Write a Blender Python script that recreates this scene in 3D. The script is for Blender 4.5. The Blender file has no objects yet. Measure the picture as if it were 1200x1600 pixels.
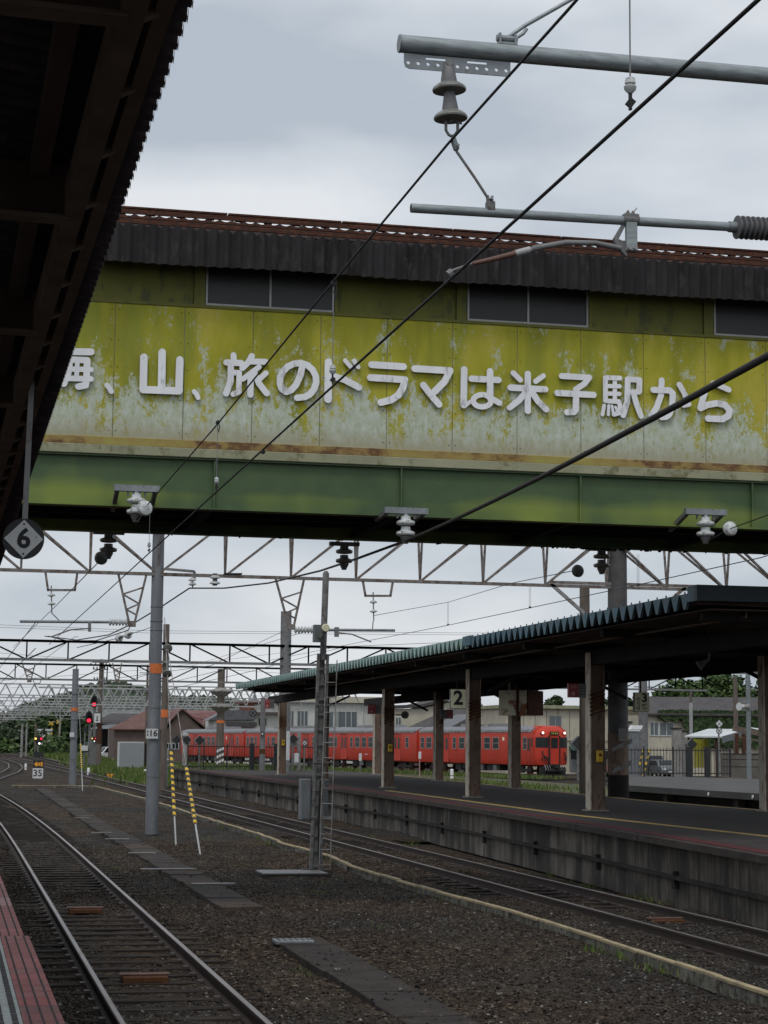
import bpy, bmesh, math, random
from mathutils import Vector, Matrix
import numpy as np
R_ = random.Random(7)
SC = bpy.context.scene
COL = SC.collection
rad = math.radians

# ------------------------------------------------------------------ camera
FPX, EYE = 3000.0, 2.37                      # focal length in photo pixels (1600 px tall), eye height above rail
AZ, PITCH, ROLL = rad(12.5), math.atan(363 / 3000), 0.010
_f = Vector((math.sin(AZ) * math.cos(PITCH), math.cos(AZ) * math.cos(PITCH), math.sin(PITCH)))
_r = Vector((math.cos(AZ), -math.sin(AZ), 0)); _u = _r.cross(_f)
CR = math.cos(ROLL) * _r + math.sin(ROLL) * _u
CU = -math.sin(ROLL) * _r + math.cos(ROLL) * _u
CF = _f
cd = bpy.data.cameras.new("camera"); cam = bpy.data.objects.new("camera", cd); COL.objects.link(cam)
cam.matrix_world = Matrix(((CR.x, CU.x, -CF.x, 0), (CR.y, CU.y, -CF.y, 0), (CR.z, CU.z, -CF.z, EYE), (0, 0, 0, 1)))
cd.sensor_fit = 'VERTICAL'; cd.sensor_height = 36.0; cd.sensor_width = 27.0; cd.lens = FPX / 1600 * 36
cd.clip_start = 0.1; cd.clip_end = 6000
SC.camera = cam

# ------------------------------------------------------------------ sky, sun, exposure
SUN_EL, SUN_AZ = rad(58), rad(205)           # high, behind the camera, veiled by cloud
w = bpy.data.worlds.new("World"); SC.world = w; w.use_nodes = True
nt = w.node_tree; nt.nodes.clear(); N = nt.nodes.new; L = nt.links.new
out = N('ShaderNodeOutputWorld')
sky = N('ShaderNodeTexSky'); sky.sky_type = 'NISHITA'; sky.sun_disc = False
sky.sun_elevation = SUN_EL; sky.sun_rotation = SUN_AZ; sky.dust_density = 3.0
bg1 = N('ShaderNodeBackground'); bg1.inputs[1].default_value = 0.09; L(sky.outputs[0], bg1.inputs[0])
tc = N('ShaderNodeTexCoord'); mp = N('ShaderNodeMapping'); mp.inputs['Scale'].default_value = (1.0, 1.0, 2.6)
mp.inputs['Location'].default_value = (0.33, 0.1, 0.05)
L(tc.outputs['Generated'], mp.inputs[0])
nz = N('ShaderNodeTexNoise'); nz.inputs['Scale'].default_value = 4.2; nz.inputs['Detail'].default_value = 6; nz.inputs['Roughness'].default_value = 0.46
nz.inputs['Distortion'].default_value = 0.0
L(mp.outputs[0], nz.inputs['Vector'])
cr = N('ShaderNodeValToRGB'); L(nz.outputs['Fac'], cr.inputs[0])
cr.color_ramp.elements[0].position = 0.38; cr.color_ramp.elements[0].color = (0.51, 0.57, 0.64, 1)
cr.color_ramp.elements[1].position = 0.62; cr.color_ramp.elements[1].color = (0.86, 0.885, 0.915, 1)
# an overcast sky is brighter round the veiled sun, which stands behind the photographer
dt = N('ShaderNodeVectorMath'); dt.operation = 'DOT_PRODUCT'; L(tc.outputs['Generated'], dt.inputs[0])
sd = Vector((math.sin(SUN_AZ) * math.cos(SUN_EL), math.cos(SUN_AZ) * math.cos(SUN_EL), math.sin(SUN_EL)))
dt.inputs[1].default_value = sd
mr = N('ShaderNodeMapRange'); L(dt.outputs['Value'], mr.inputs[0])
mr.inputs[1].default_value = 0.35; mr.inputs[2].default_value = 1.0; mr.inputs[3].default_value = 1.0; mr.inputs[4].default_value = 1.5
bg2 = N('ShaderNodeBackground'); L(cr.outputs[0], bg2.inputs[0]); L(mr.outputs[0], bg2.inputs[1])
mx = N('ShaderNodeMixShader'); mx.inputs[0].default_value = 0.86
L(bg1.outputs[0], mx.inputs[1]); L(bg2.outputs[0], mx.inputs[2]); L(mx.outputs[0], out.inputs[0])
sl = bpy.data.lights.new("sun", 'SUN'); sl.energy = 1.0; sl.angle = rad(14); sl.color = (1.0, 0.96, 0.9)
so = bpy.data.objects.new("sun", sl); COL.objects.link(so); so.location = (0, 0, 60)
so.rotation_euler = (-sd).to_track_quat('-Z', 'Y').to_euler()
SC.view_settings.view_transform = 'Standard'; SC.view_settings.look = 'None'
SC.view_settings.exposure = 0.0; SC.view_settings.gamma = 1.0
try:
    SC.cycles.max_bounces = 6; SC.cycles.use_denoising = True
    SC.cycles.volume_bounces = 0
except Exception: pass

# ------------------------------------------------------------------ measuring: where a line of sight meets a plane of the place
def ray(px, py): return CF + (px - 600) / FPX * CR + (800 - py) / FPX * CU
def ony(px, py, y): d = ray(px, py); k = y / d.y; return Vector((d.x * k, y, EYE + d.z * k))
def onz(px, py, z): d = ray(px, py); k = (z - EYE) / d.z; return Vector((d.x * k, d.y * k, z))
def mpp(y): return y / FPX * 1.02            # metres per photo pixel at a depth

# ------------------------------------------------------------------ mesh building
ORG = {}
def V(*a): return Vector(a)
class MB:
    def __init__(s, xf=None): s.v = []; s.f = []; s.xf = xf
    def add(s, vs, fs):
        b = len(s.v)
        for p in vs:
            p = Vector(p)
            s.v.append(s.xf @ p if s.xf else p)
        s.f += [tuple(b + i for i in q) for q in fs]; return s
    def box(s, x0, x1, y0, y1, z0, z1):
        return s.add([(x0, y0, z0), (x1, y0, z0), (x1, y1, z0), (x0, y1, z0), (x0, y0, z1), (x1, y0, z1), (x1, y1, z1), (x0, y1, z1)],
                     [(0, 3, 2, 1), (4, 5, 6, 7), (0, 1, 5, 4), (1, 2, 6, 5), (2, 3, 7, 6), (3, 0, 4, 7)])
    def cbox(s, c, sx, sy, sz): return s.box(c[0] - sx / 2, c[0] + sx / 2, c[1] - sy / 2, c[1] + sy / 2, c[2] - sz / 2, c[2] + sz / 2)
    def bar(s, p, q, w, h, up=(0, 0, 1)):
        p = Vector(p); q = Vector(q); d = (q - p).normalized(); up = Vector(up)
        if abs(d.dot(up)) > 0.98: up = Vector((0, 1, 0))
        a = d.cross(up).normalized() * (w / 2); b = a.cross(d).normalized() * (h / 2)
        return s.add([p - a - b, p + a - b, p + a + b, p - a + b, q - a - b, q + a - b, q + a + b, q - a + b],
                     [(0, 1, 2, 3), (7, 6, 5, 4), (0, 4, 5, 1), (1, 5, 6, 2), (2, 6, 7, 3), (3, 7, 4, 0)])
    def tube(s, pts, r, n=8, caps=True):
        pts = [Vector(p) for p in pts]; m = len(pts); vs = []; fs = []
        rs = r if isinstance(r, (list, tuple)) else [r] * m
        d0 = (pts[1] - pts[0]).normalized()
        up = Vector((0, 0, 1)) if abs(d0.z) < 0.9 else Vector((0, 1, 0))
        for i, p in enumerate(pts):
            d = (pts[min(i + 1, m - 1)] - pts[max(i - 1, 0)]).normalized()
            a = d.cross(up).normalized(); b = a.cross(d)
            for k in range(n):
                t = 2 * math.pi * k / n; vs.append(p + (a * math.cos(t) + b * math.sin(t)) * rs[i])
        for i in range(m - 1):
            for k in range(n): fs.append((i * n + k, i * n + (k + 1) % n, (i + 1) * n + (k + 1) % n, (i + 1) * n + k))
        if caps: fs.append(tuple(range(n - 1, -1, -1))); fs.append(tuple((m - 1) * n + k for k in range(n)))
        return s.add(vs, fs)
    def lathe(s, prof, o, ax=(0, 0, 1), n=20):
        return s.tube([Vector(o) + Vector(ax).normalized() * h for r, h in prof], [max(r, 0.0005) for r, h in prof], n) if len(prof) > 1 else s
    def revolve(s, prof, o, ax=(0, 0, 1), n=20):
        """profile (radius, height) that may step straight outwards"""
        ax = Vector(ax).normalized(); up = Vector((0, 0, 1)) if abs(ax.z) < 0.9 else Vector((0, 1, 0))
        a = ax.cross(up).normalized(); b = a.cross(ax); vs = []; fs = []; o = Vector(o)
        for r, h in prof:
            for k in range(n):
                t = 2 * math.pi * k / n; vs.append(o + ax * h + (a * math.cos(t) + b * math.sin(t)) * max(r, 0.0005))
        for i in range(len(prof) - 1):
            for k in range(n): fs.append((i * n + k, i * n + (k + 1) % n, (i + 1) * n + (k + 1) % n, (i + 1) * n + k))
        fs.append(tuple(range(n))); fs.append(tuple((len(prof) - 1) * n + k for k in range(n)))
        return s.add(vs, fs)
    def extr(s, poly, vec):
        poly = [Vector(p) for p in poly]; n = len(poly); vec = Vector(vec)
        return s.add(poly + [p + vec for p in poly],
                     [tuple(range(n)), tuple(range(2 * n - 1, n - 1, -1))] + [(i, i + n, (i + 1) % n + n, (i + 1) % n) for i in range(n)])
    def sweep(s, path, prof):
        """profile (across, up) carried along a level path"""
        path = [Vector(p) for p in path]; m = len(path); n = len(prof); vs = []; fs = []
        for i, p in enumerate(path):
            d = path[min(i + 1, m - 1)] - path[max(i - 1, 0)]; d.z = 0; d.normalize(); a = Vector((d.y, -d.x, 0))
            vs += [p + a * x + Vector((0, 0, z)) for x, z in prof]
        for i in range(m - 1):
            for k in range(n): fs.append((i * n + k, i * n + (k + 1) % n, (i + 1) * n + (k + 1) % n, (i + 1) * n + k))
        fs.append(tuple(range(n - 1, -1, -1))); fs.append(tuple((m - 1) * n + k for k in range(n)))
        return s.add(vs, fs)
    def build(s, name, mat, parent=None, smooth=False, normals=True, bevel=0):
        o = ORG.get(parent.name, Vector()) if parent else Vector()
        me = bpy.data.meshes.new(name)
        me.from_pydata([tuple(p - o) for p in s.v], [], s.f)
        if normals:
            bm = bmesh.new(); bm.from_mesh(me)
            bmesh.ops.recalc_face_normals(bm, faces=bm.faces)
            if bevel: bmesh.ops.bevel(bm, geom=list(bm.edges), offset=bevel, segments=1, affect='EDGES')
            bm.to_mesh(me); bm.free()
        if smooth:
            me.polygons.foreach_set('use_smooth', [True] * len(me.polygons)); me.set_sharp_from_angle(angle=rad(38))
        me.materials.append(MT[mat] if isinstance(mat, str) else mat)
        ob = bpy.data.objects.new(name, me); COL.objects.link(ob)
        if parent: ob.parent = parent
        ORG[ob.name] = o.copy()
        return ob
def tag(o, label, cat, group=None):
    o['label'] = label; o['category'] = cat
    if group: o['group'] = group
    return o
def thing(name, label, cat, loc=(0, 0, 0), group=None):
    o = bpy.data.objects.new(name, None); COL.objects.link(o); o.location = loc; o.empty_display_size = 0.3
    ORG[o.name] = Vector(loc); return tag(o, label, cat, group)
def structure(o): o['kind'] = 'structure'; return o
def stuff(o): o['kind'] = 'stuff'; return o
def dup(root, loc, label=None):
    def cp(o, par):
        c = o.copy(); COL.objects.link(c)
        if par: c.parent = par
        for ch in list(o.children): cp(ch, c)
        return c
    r = cp(root, None); r.location = loc
    if label: r['label'] = label
    return r
def lettering(txt, size, mat, parent, origin, xdir, ydir, name='lettering', bold=0.0, depth=0.004, align='CENTER'):
    cu = bpy.data.curves.new('lettering', 'FONT'); cu.body = txt; cu.size = size; cu.align_x = align; cu.align_y = 'CENTER'
    cu.extrude = depth; cu.offset = bold * size; cu.resolution_u = 4
    t = bpy.data.objects.new('lettering_curve', cu); COL.objects.link(t)
    dg = bpy.context.evaluated_depsgraph_get(); dg.update()
    me = bpy.data.meshes.new_from_object(t.evaluated_get(dg))
    bpy.data.objects.remove(t); bpy.data.curves.remove(cu)
    x = Vector(xdir).normalized(); y = Vector(ydir).normalized(); z = x.cross(y); o = ORG.get(parent.name, Vector())
    for v in me.vertices: v.co = Vector(origin) + x * v.co.x + y * v.co.y + z * v.co.z - o
    me.materials.clear(); me.materials.append(MT[mat])
    ob = bpy.data.objects.new(name, me); COL.objects.link(ob); ob.parent = parent; ORG[ob.name] = o.copy(); return ob

# ------------------------------------------------------------------ materials
MT = {}
def base(name, rough=0.7, metal=0.0):
    m = bpy.data.materials.new(name); m.use_nodes = True; n = m.node_tree; b = n.nodes['Principled BSDF']
    b.inputs['Roughness'].default_value = rough; b.inputs['Metallic'].default_value = metal; MT[name] = m
    return m, n, b
def nnoise(n, scale, detail=4, vec=None, stretch=None, rough=0.55, coord='Object'):
    t = n.nodes.new('ShaderNodeTexCoord'); m = n.nodes.new('ShaderNodeMapping'); x = n.nodes.new('ShaderNodeTexNoise')
    n.links.new(t.outputs[coord], m.inputs[0]); n.links.new(m.outputs[0], x.inputs['Vector'])
    if stretch: m.inputs['Scale'].default_value = stretch
    x.inputs['Scale'].default_value = scale; x.inputs['Detail'].default_value = detail; x.inputs['Roughness'].default_value = rough
    return x.outputs['Fac']
def nramp(n, fac, stops):
    r = n.nodes.new('ShaderNodeValToRGB'); n.links.new(fac, r.inputs[0]); e = r.color_ramp.elements
    while len(e) < len(stops): e.new(0.5)
    for i, (p, c) in enumerate(stops): e[i].position = p; e[i].color = (*c, 1) if len(c) == 3 else c
    return r.outputs[0]
def nmix(n, fac, a, b, mode='MIX'):
    m = n.nodes.new('ShaderNodeMix'); m.data_type = 'RGBA'; m.blend_type = mode
    for s, x in ((0, fac), (6, a), (7, b)):
        if isinstance(x, (int, float)): m.inputs[s].default_value = x
        elif isinstance(x, tuple): m.inputs[s].default_value = (*x, 1)
        else: n.links.new(x, m.inputs[s])
    return m.outputs[2]
def nmath(n, op, a, b=0.0, c=None):
    m = n.nodes.new('ShaderNodeMath'); m.operation = op
    for s, x in enumerate((a, b, c)):
        if x is None: continue
        if isinstance(x, (int, float)): m.inputs[s].default_value = x
        else: n.links.new(x, m.inputs[s])
    return m.outputs[0]
def nbump(n, b, h, strength=0.3, dist=0.02):
    k = n.nodes.new('ShaderNodeBump'); k.inputs['Strength'].default_value = strength; k.inputs['Distance'].default_value = dist
    n.links.new(h, k.inputs['Height']); n.links.new(k.outputs[0], b.inputs['Normal'])
def coordz(n, axis='Z', coord='Object'):
    t = n.nodes.new('ShaderNodeTexCoord'); s = n.nodes.new('ShaderNodeSeparateXYZ'); n.links.new(t.outputs[coord], s.inputs[0]); return s.outputs[axis]
def plain(name, c, rough=0.7, metal=0.0, var=0.25, scale=5, c2=None, amount=0.35, bump=0.0, bscale=60, stretch=None):
    """paint / steel / timber: a colour with soft unevenness, worn towards a second colour in patches"""
    m, n, b = base(name, rough, metal); c = Vector(c)
    f = nnoise(n, scale, 5, stretch=stretch)
    col = nramp(n, f, [(0.3, tuple(c * (1 - var))), (0.7, tuple(c * (1 + var)))])
    if c2:
        g = nnoise(n, scale * 2.3, 6, stretch=stretch, rough=0.7)
        k = nramp(n, g, [(0.62 - amount * 0.3, (0, 0, 0)), (0.72 - amount * 0.3, (1, 1, 1))])
        col = nmix(n, k, col, tuple(c2))
    n.links.new(col, b.inputs['Base Color'])
    if rough >= 0.85: b.inputs['Specular IOR Level'].default_value = 0.2
    if bump: nbump(n, b, nnoise(n, bscale, 3), bump, 0.01)
    return m
def emit(name, c, s):
    m, n, b = base(name, 0.4); b.inputs['Base Color'].default_value = (*c, 1); b.inputs['Emission Color'].default_value = (*c, 1); b.inputs['Emission Strength'].default_value = s
def island(name, stops, rough=0.9, extra=None, trans=0.0):
    """each loose stone, leaf or blade takes a tone of its own"""
    m, n, b = base(name, rough); g = n.nodes.new('ShaderNodeNewGeometry')
    col = nramp(n, g.outputs['Random Per Island'], stops)
    if extra:
        f = nnoise(n, extra[0], 3); col = nmix(n, nramp(n, f, [(0.4, (0, 0, 0)), (0.62, (1, 1, 1))]), col, nmix(n, 1.0, col, extra[1], 'MULTIPLY'))
    n.links.new(col, b.inputs['Base Color']); b.inputs['Specular IOR Level'].default_value = 0.2
    return m

plain('galvanised', (0.20, 0.22, 0.23), 0.5, 0.45, 0.2, 6, (0.13, 0.12, 0.11), 0.2)
plain('galvanised_tube', (0.24, 0.27, 0.28), 0.5, 0.3, 0.25, 9, (0.34, 0.36, 0.36), 0.15, stretch=(1, 6, 6))
plain('steel_grey', (0.17, 0.17, 0.172), 0.6, 0.3, 0.2, 4, (0.12, 0.09, 0.07), 0.25)
plain('steel_far', (0.26, 0.26, 0.26), 0.7, 0.1, 0.25, 1.5, (0.16, 0.12, 0.10), 0.4)
plain('steel_silver', (0.35, 0.35, 0.35), 0.6, 0.2, 0.2, 1.0)
plain('truss_brown', (0.19, 0.175, 0.165), 0.7, 0.2, 0.3, 3, (0.11, 0.075, 0.055), 0.45)
plain('pole_grey', (0.15, 0.162, 0.175), 0.6, 0.15, 0.16, 3, (0.20, 0.205, 0.21), 0.25, stretch=(1, 1, 0.3))
plain('pole_brown', (0.12, 0.10, 0.085), 0.85, 0, 0.3, 5, stretch=(1, 1, 0.2))
plain('post_dark', (0.07, 0.068, 0.068), 0.7, 0.1, 0.25, 3)
plain('mast_grey', (0.15, 0.15, 0.15), 0.65, 0.2, 0.25, 5, (0.07, 0.055, 0.045), 0.3)
plain('cabinet_grey', (0.13, 0.14, 0.15), 0.6, 0.1, 0.15, 3)
plain('orange_band', (0.55, 0.14, 0.03), 0.6)
plain('wire_black', (0.012, 0.012, 0.014), 0.6, 0.3, 0.1)
plain('wire_grey', (0.045, 0.047, 0.05), 0.6, 0.3, 0.2, 3)
plain('wire_pale', (0.2, 0.2, 0.2), 0.6, 0.3, 0.2, 3)
plain('cable_black', (0.017, 0.014, 0.013), 0.75, 0, 0.3, 8)
plain('porcelain', (0.54, 0.56, 0.56), 0.22, 0, 0.2, 9, (0.20, 0.19, 0.17), 0.3)
plain('porcelain_grey', (0.16, 0.165, 0.15), 0.35, 0, 0.2, 8, (0.36, 0.36, 0.32), 0.1)
plain('rubber_grey', (0.10, 0.10, 0.105), 0.8, 0, 0.15)
plain('copper_brown', (0.13, 0.07, 0.055), 0.6, 0.3, 0.2, 10)
plain('black_paint', (0.012, 0.012, 0.013), 0.5, 0, 0.2)
plain('white_paint', (0.72, 0.72, 0.72), 0.6, 0, 0.06, 6)
plain('sign_white', (0.55, 0.56, 0.56), 0.6, 0, 0.08, 9, (0.35, 0.33, 0.30), 0.1)
plain('letter_white', (0.72, 0.73, 0.75), 0.55, 0, 0.10, 3.5, (0.42, 0.42, 0.43), 0.22, stretch=(1, 1, 0.3))
plain('letter_side', (0.42, 0.43, 0.46), 0.7, 0, 0.1)
plain('ink', (0.012, 0.012, 0.014), 0.7, 0, 0.05)
plain('yellow_paint', (0.62, 0.40, 0.03), 0.6, 0, 0.12, 8, (0.30, 0.20, 0.05), 0.12)
plain('orange_sign', (0.70, 0.30, 0.02), 0.6, 0, 0.1)
plain('rust', (0.085, 0.034, 0.021), 0.9, 0, 0.45, 6, (0.05, 0.026, 0.02), 0.5, bump=0.3)
plain('rust_orange', (0.085, 0.038, 0.016), 0.9, 0, 0.4, 8, (0.09, 0.04, 0.02), 0.4)
plain('roof_rust', (0.075, 0.030, 0.021), 0.9, 0, 0.5, 2.2, (0.028, 0.019, 0.017), 0.8, stretch=(0.4, 1, 3))
plain('eave_slate', (0.024, 0.022, 0.023), 0.9, 0, 0.4, 2.0, (0.042, 0.039, 0.038), 0.3, bump=0.3, stretch=(1.4, 1, 0.5))
plain('canopy_slate', (0.05, 0.042, 0.045), 0.9, 0, 0.3, 3, (0.08, 0.07, 0.07), 0.25)
plain('timber_dark', (0.075, 0.054, 0.043), 0.85, 0, 0.3, 4, stretch=(1, 0.2, 1))
plain('timber_rafter', (0.13, 0.10, 0.08), 0.85, 0, 0.25, 4)
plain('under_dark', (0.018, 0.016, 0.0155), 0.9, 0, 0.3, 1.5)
plain('roof_under', (0.062, 0.048, 0.041), 0.9, 0, 0.3, 1.0)
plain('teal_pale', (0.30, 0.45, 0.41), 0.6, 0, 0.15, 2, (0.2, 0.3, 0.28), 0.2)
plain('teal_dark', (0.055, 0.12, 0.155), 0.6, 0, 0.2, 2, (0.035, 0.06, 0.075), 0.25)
plain('fascia_blue', (0.02, 0.035, 0.045), 0.6, 0, 0.2, 2)
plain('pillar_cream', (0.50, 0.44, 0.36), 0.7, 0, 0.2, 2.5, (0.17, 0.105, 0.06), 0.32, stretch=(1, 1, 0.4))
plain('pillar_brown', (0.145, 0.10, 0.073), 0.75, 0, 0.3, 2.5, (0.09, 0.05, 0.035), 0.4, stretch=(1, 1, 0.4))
plain('concrete', (0.26, 0.25, 0.235), 0.9, 0, 0.25, 3, (0.16, 0.15, 0.14), 0.35, bump=0.25)
plain('concrete_dark', (0.045, 0.038, 0.034), 0.92, 0, 0.3, 1.6, (0.075, 0.066, 0.058), 0.25, bump=0.3)
plain('slab_dark', (0.034, 0.029, 0.027), 0.92, 0, 0.35, 2.2, (0.055, 0.045, 0.038), 0.3, bump=0.3)
plain('slab_mid', (0.040, 0.034, 0.030), 0.92, 0, 0.35, 2.2, (0.03, 0.027, 0.025), 0.3, bump=0.3)
plain('plate_steel', (0.15, 0.145, 0.15), 0.5, 0.3, 0.25, 3, (0.09, 0.08, 0.075), 0.3)
plain('slab_brown', (0.062, 0.046, 0.036), 0.92, 0, 0.35, 2.2, (0.04, 0.034, 0.03), 0.3, bump=0.3)
plain('kerb_cream', (0.33, 0.27, 0.17), 0.85, 0, 0.25, 2.5, (0.22, 0.19, 0.13), 0.35, bump=0.3)
plain('kerb_side', (0.15, 0.145, 0.125), 0.9, 0, 0.35, 3, (0.06, 0.055, 0.045), 0.5)
plain('asphalt', (0.040, 0.036, 0.035), 0.95, 0, 0.25, 1.3, (0.052, 0.042, 0.037), 0.4, bump=0.25, bscale=120)
plain('asphalt_pale', (0.075, 0.073, 0.072), 0.9, 0, 0.2, 0.5)
plain('tile_red', (0.27, 0.030, 0.030), 0.5, 0, 0.22, 5, (0.32, 0.11, 0.11), 0.25)
plain('tile_red_old', (0.085, 0.020, 0.023), 0.9, 0, 0.25, 2, (0.040, 0.018, 0.019), 0.35)
plain('tile_pink', (0.36, 0.20, 0.20), 0.6, 0, 0.12)
plain('tile_white', (0.36, 0.39, 0.38), 0.55, 0, 0.12, 6, (0.26, 0.28, 0.27), 0.25)
plain('tile_groove', (0.045, 0.04, 0.042), 0.8, 0, 0.2)
plain('line_yellow', (0.42, 0.29, 0.10), 0.9, 0, 0.2, 1.5, (0.25, 0.18, 0.09), 0.25)
plain('rail_side', (0.036, 0.020, 0.016), 0.75, 0.2, 0.3, 4, (0.028, 0.018, 0.016), 0.4)
plain('rail_top', (0.27, 0.24, 0.225), 0.38, 0.75, 0.25, 1.4, (0.15, 0.10, 0.085), 0.3, stretch=(1, 0.15, 1))
plain('fastening', (0.085, 0.075, 0.07), 0.6, 0.4, 0.3, 6)
plain('sleeper', (0.026, 0.021, 0.018), 0.92, 0, 0.4, 2, (0.050, 0.042, 0.036), 0.3, bump=0.4, stretch=(0.3, 2, 1))
plain('train_red', (0.47, 0.040, 0.020), 0.5, 0, 0.07, 0.8, (0.36, 0.036, 0.02), 0.3, stretch=(1, 1, 0.4))
plain('train_roof', (0.17, 0.17, 0.185), 0.7, 0, 0.15, 1.5)
plain('train_black', (0.016, 0.015, 0.015), 0.8, 0, 0.3, 4)
plain('train_frame', (0.32, 0.30, 0.29), 0.5, 0.3, 0.1)
MT['train_red'].node_tree.nodes['Principled BSDF'].inputs['Specular IOR Level'].default_value = 0.3
m_, n_, b_ = base('glass_dark', 0.12); b_.inputs['Base Color'].default_value = (0.018, 0.021, 0.022, 1); b_.inputs['Specular IOR Level'].default_value = 0.25
m_, n_, b_ = base('glass_house', 0.15); b_.inputs['Base Color'].default_value = (0.10, 0.12, 0.13, 1)
m_, n_, b_ = base('glass_bridge', 0.3); b_.inputs['Base Color'].default_value = (0.030, 0.030, 0.029, 1); b_.inputs['Specular IOR Level'].default_value = 0.25
plain('frame_alu', (0.27, 0.27, 0.255), 0.5, 0.3, 0.15)
plain('upper_green', (0.115, 0.115, 0.016), 0.75, 0, 0.2, 2, (0.06, 0.07, 0.02), 0.3, stretch=(1, 1, 0.4))
plain('wall_white', (0.52, 0.53, 0.50), 0.85, 0, 0.1, 1.2, (0.40, 0.41, 0.38), 0.25, stretch=(1, 1, 0.3))
plain('wall_beige', (0.43, 0.40, 0.32), 0.85, 0, 0.1, 0.8, (0.33, 0.30, 0.24), 0.25, stretch=(1, 1, 0.3))
plain('wall_brown', (0.125, 0.095, 0.085), 0.85, 0, 0.15, 1.0)
plain('wall_brick', (0.22, 0.10, 0.07), 0.85, 0, 0.2, 2)
plain('roof_red', (0.13, 0.062, 0.052), 0.75, 0, 0.25, 1.0, (0.08, 0.045, 0.04), 0.3)
plain('roof_tile_red', (0.13, 0.045, 0.04), 0.6, 0, 0.3, 1.5)
plain('roof_tile_grey', (0.085, 0.085, 0.095), 0.5, 0, 0.25, 1.5)
plain('roof_dark', (0.05, 0.046, 0.046), 0.8, 0, 0.25, 0.8, (0.075, 0.065, 0.06), 0.3)
plain('roof_pale', (0.50, 0.52, 0.53), 0.6, 0, 0.12, 1)
plain('sheet_yellow', (0.36, 0.33, 0.03), 0.7, 0, 0.15)
plain('awning_green', (0.04, 0.10, 0.075), 0.7, 0, 0.15)
plain('block_wall', (0.11, 0.10, 0.09), 0.9, 0, 0.25, 1.2)
plain('car_white', (0.70, 0.71, 0.72), 0.25, 0, 0.04)
plain('car_red', (0.35, 0.02, 0.02), 0.25, 0, 0.04)
plain('car_dark', (0.03, 0.032, 0.04), 0.25, 0, 0.04)
plain('tyre', (0.015, 0.015, 0.015), 0.85, 0, 0.1)
plain('bark', (0.085, 0.066, 0.05), 0.9, 0, 0.3, 4, bump=0.4)
plain('earth', (0.085, 0.075, 0.05), 0.95, 0, 0.3, 0.6, (0.06, 0.085, 0.03), 0.5)
plain('hill_green', (0.035, 0.055, 0.03), 0.95, 0, 0.4, 0.15)
emit('lamp_red', (1.0, 0.02, 0.06), 1.6); emit('lamp_yellow', (1.0, 0.62, 0.12), 1.8); emit('lamp_white', (0.95, 1.0, 0.95), 1.6)
emit('tube_white', (0.95, 1.0, 0.97), 2.2); emit('headlight', (1.0, 0.95, 0.8), 1.6)
plain('sign_cream', (0.78, 0.77, 0.55), 0.5, 0, 0.06, 4)
island('leaf', [(0, (0.022, 0.042, 0.012)), (0.5, (0.045, 0.080, 0.022)), (1, (0.085, 0.125, 0.038))], 0.7)
island('leaf_dark', [(0, (0.018, 0.032, 0.014)), (0.6, (0.036, 0.060, 0.024)), (1, (0.062, 0.092, 0.035))], 0.8)
island('leaf_far', [(0, (0.030, 0.048, 0.028)), (0.5, (0.050, 0.074, 0.042)), (1, (0.085, 0.108, 0.06))], 0.9)
island('grass_blade', [(0, (0.035, 0.062, 0.014)), (0.5, (0.075, 0.120, 0.026)), (0.85, (0.13, 0.17, 0.045)), (1, (0.21, 0.20, 0.09))], 0.8)
island('stone', [(0, (0.012, 0.010, 0.009)), (0.5, (0.046, 0.034, 0.026)), (0.86, (0.085, 0.065, 0.050)), (0.97, (0.14, 0.12, 0.10)), (1, (0.28, 0.27, 0.25))], 0.92, (0.22, (0.55, 0.55, 0.57)))

m_, n_, b_ = base('tile_red', 0.5); g_ = n_.nodes.new('ShaderNodeNewGeometry')
tc_ = nramp(n_, g_.outputs['Random Per Island'], [(0, (0.11, 0.020, 0.022)), (0.35, (0.20, 0.026, 0.027)), (0.8, (0.27, 0.032, 0.032)), (1, (0.31, 0.07, 0.068))])
n_.links.new(nmix(n_, nramp(n_, nnoise(n_, 6, 6), [(0.5, (0, 0, 0)), (0.72, (1, 1, 1))]), tc_, (0.24, 0.09, 0.085)), b_.inputs['Base Color'])

# gravel: broken stone with rust-brown dust, greyer chippings in broad patches
m_, n_, b_ = base('gravel', 0.95); b_.inputs['Specular IOR Level'].default_value = 0.15
t_ = n_.nodes.new('ShaderNodeTexCoord'); vo = n_.nodes.new('ShaderNodeTexVoronoi'); vo.inputs['Scale'].default_value = 22
n_.links.new(t_.outputs['Object'], vo.inputs['Vector'])
vo2 = n_.nodes.new('ShaderNodeTexVoronoi'); vo2.inputs['Scale'].default_value = 40; n_.links.new(t_.outputs['Object'], vo2.inputs['Vector'])
sp = n_.nodes.new('ShaderNodeSeparateColor'); n_.links.new(vo.outputs['Color'], sp.inputs[0])
brown = nramp(n_, sp.outputs[0], [(0, (0.014, 0.010, 0.007)), (0.5, (0.052, 0.036, 0.025)), (0.9, (0.098, 0.071, 0.050)), (1, (0.20, 0.17, 0.14))])
sp2 = n_.nodes.new('ShaderNodeSeparateColor'); n_.links.new(vo2.outputs['Color'], sp2.inputs[0])
grey = nramp(n_, sp2.outputs[1], [(0, (0.011, 0.0105, 0.010)), (0.6, (0.037, 0.034, 0.031)), (0.92, (0.072, 0.068, 0.062)), (1, (0.20, 0.19, 0.18))])
big = nramp(n_, nnoise(n_, 0.16, 4), [(0.42, (0, 0, 0)), (0.58, (1, 1, 1))])
col_ = nmix(n_, big, brown, grey)
fine = nnoise(n_, 1.1, 5); col_ = nmix(n_, 1.0, col_, nramp(n_, fine, [(0.3, (0.6, 0.58, 0.56)), (0.7, (1.2, 1.16, 1.1))]), 'MULTIPLY')
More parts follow.
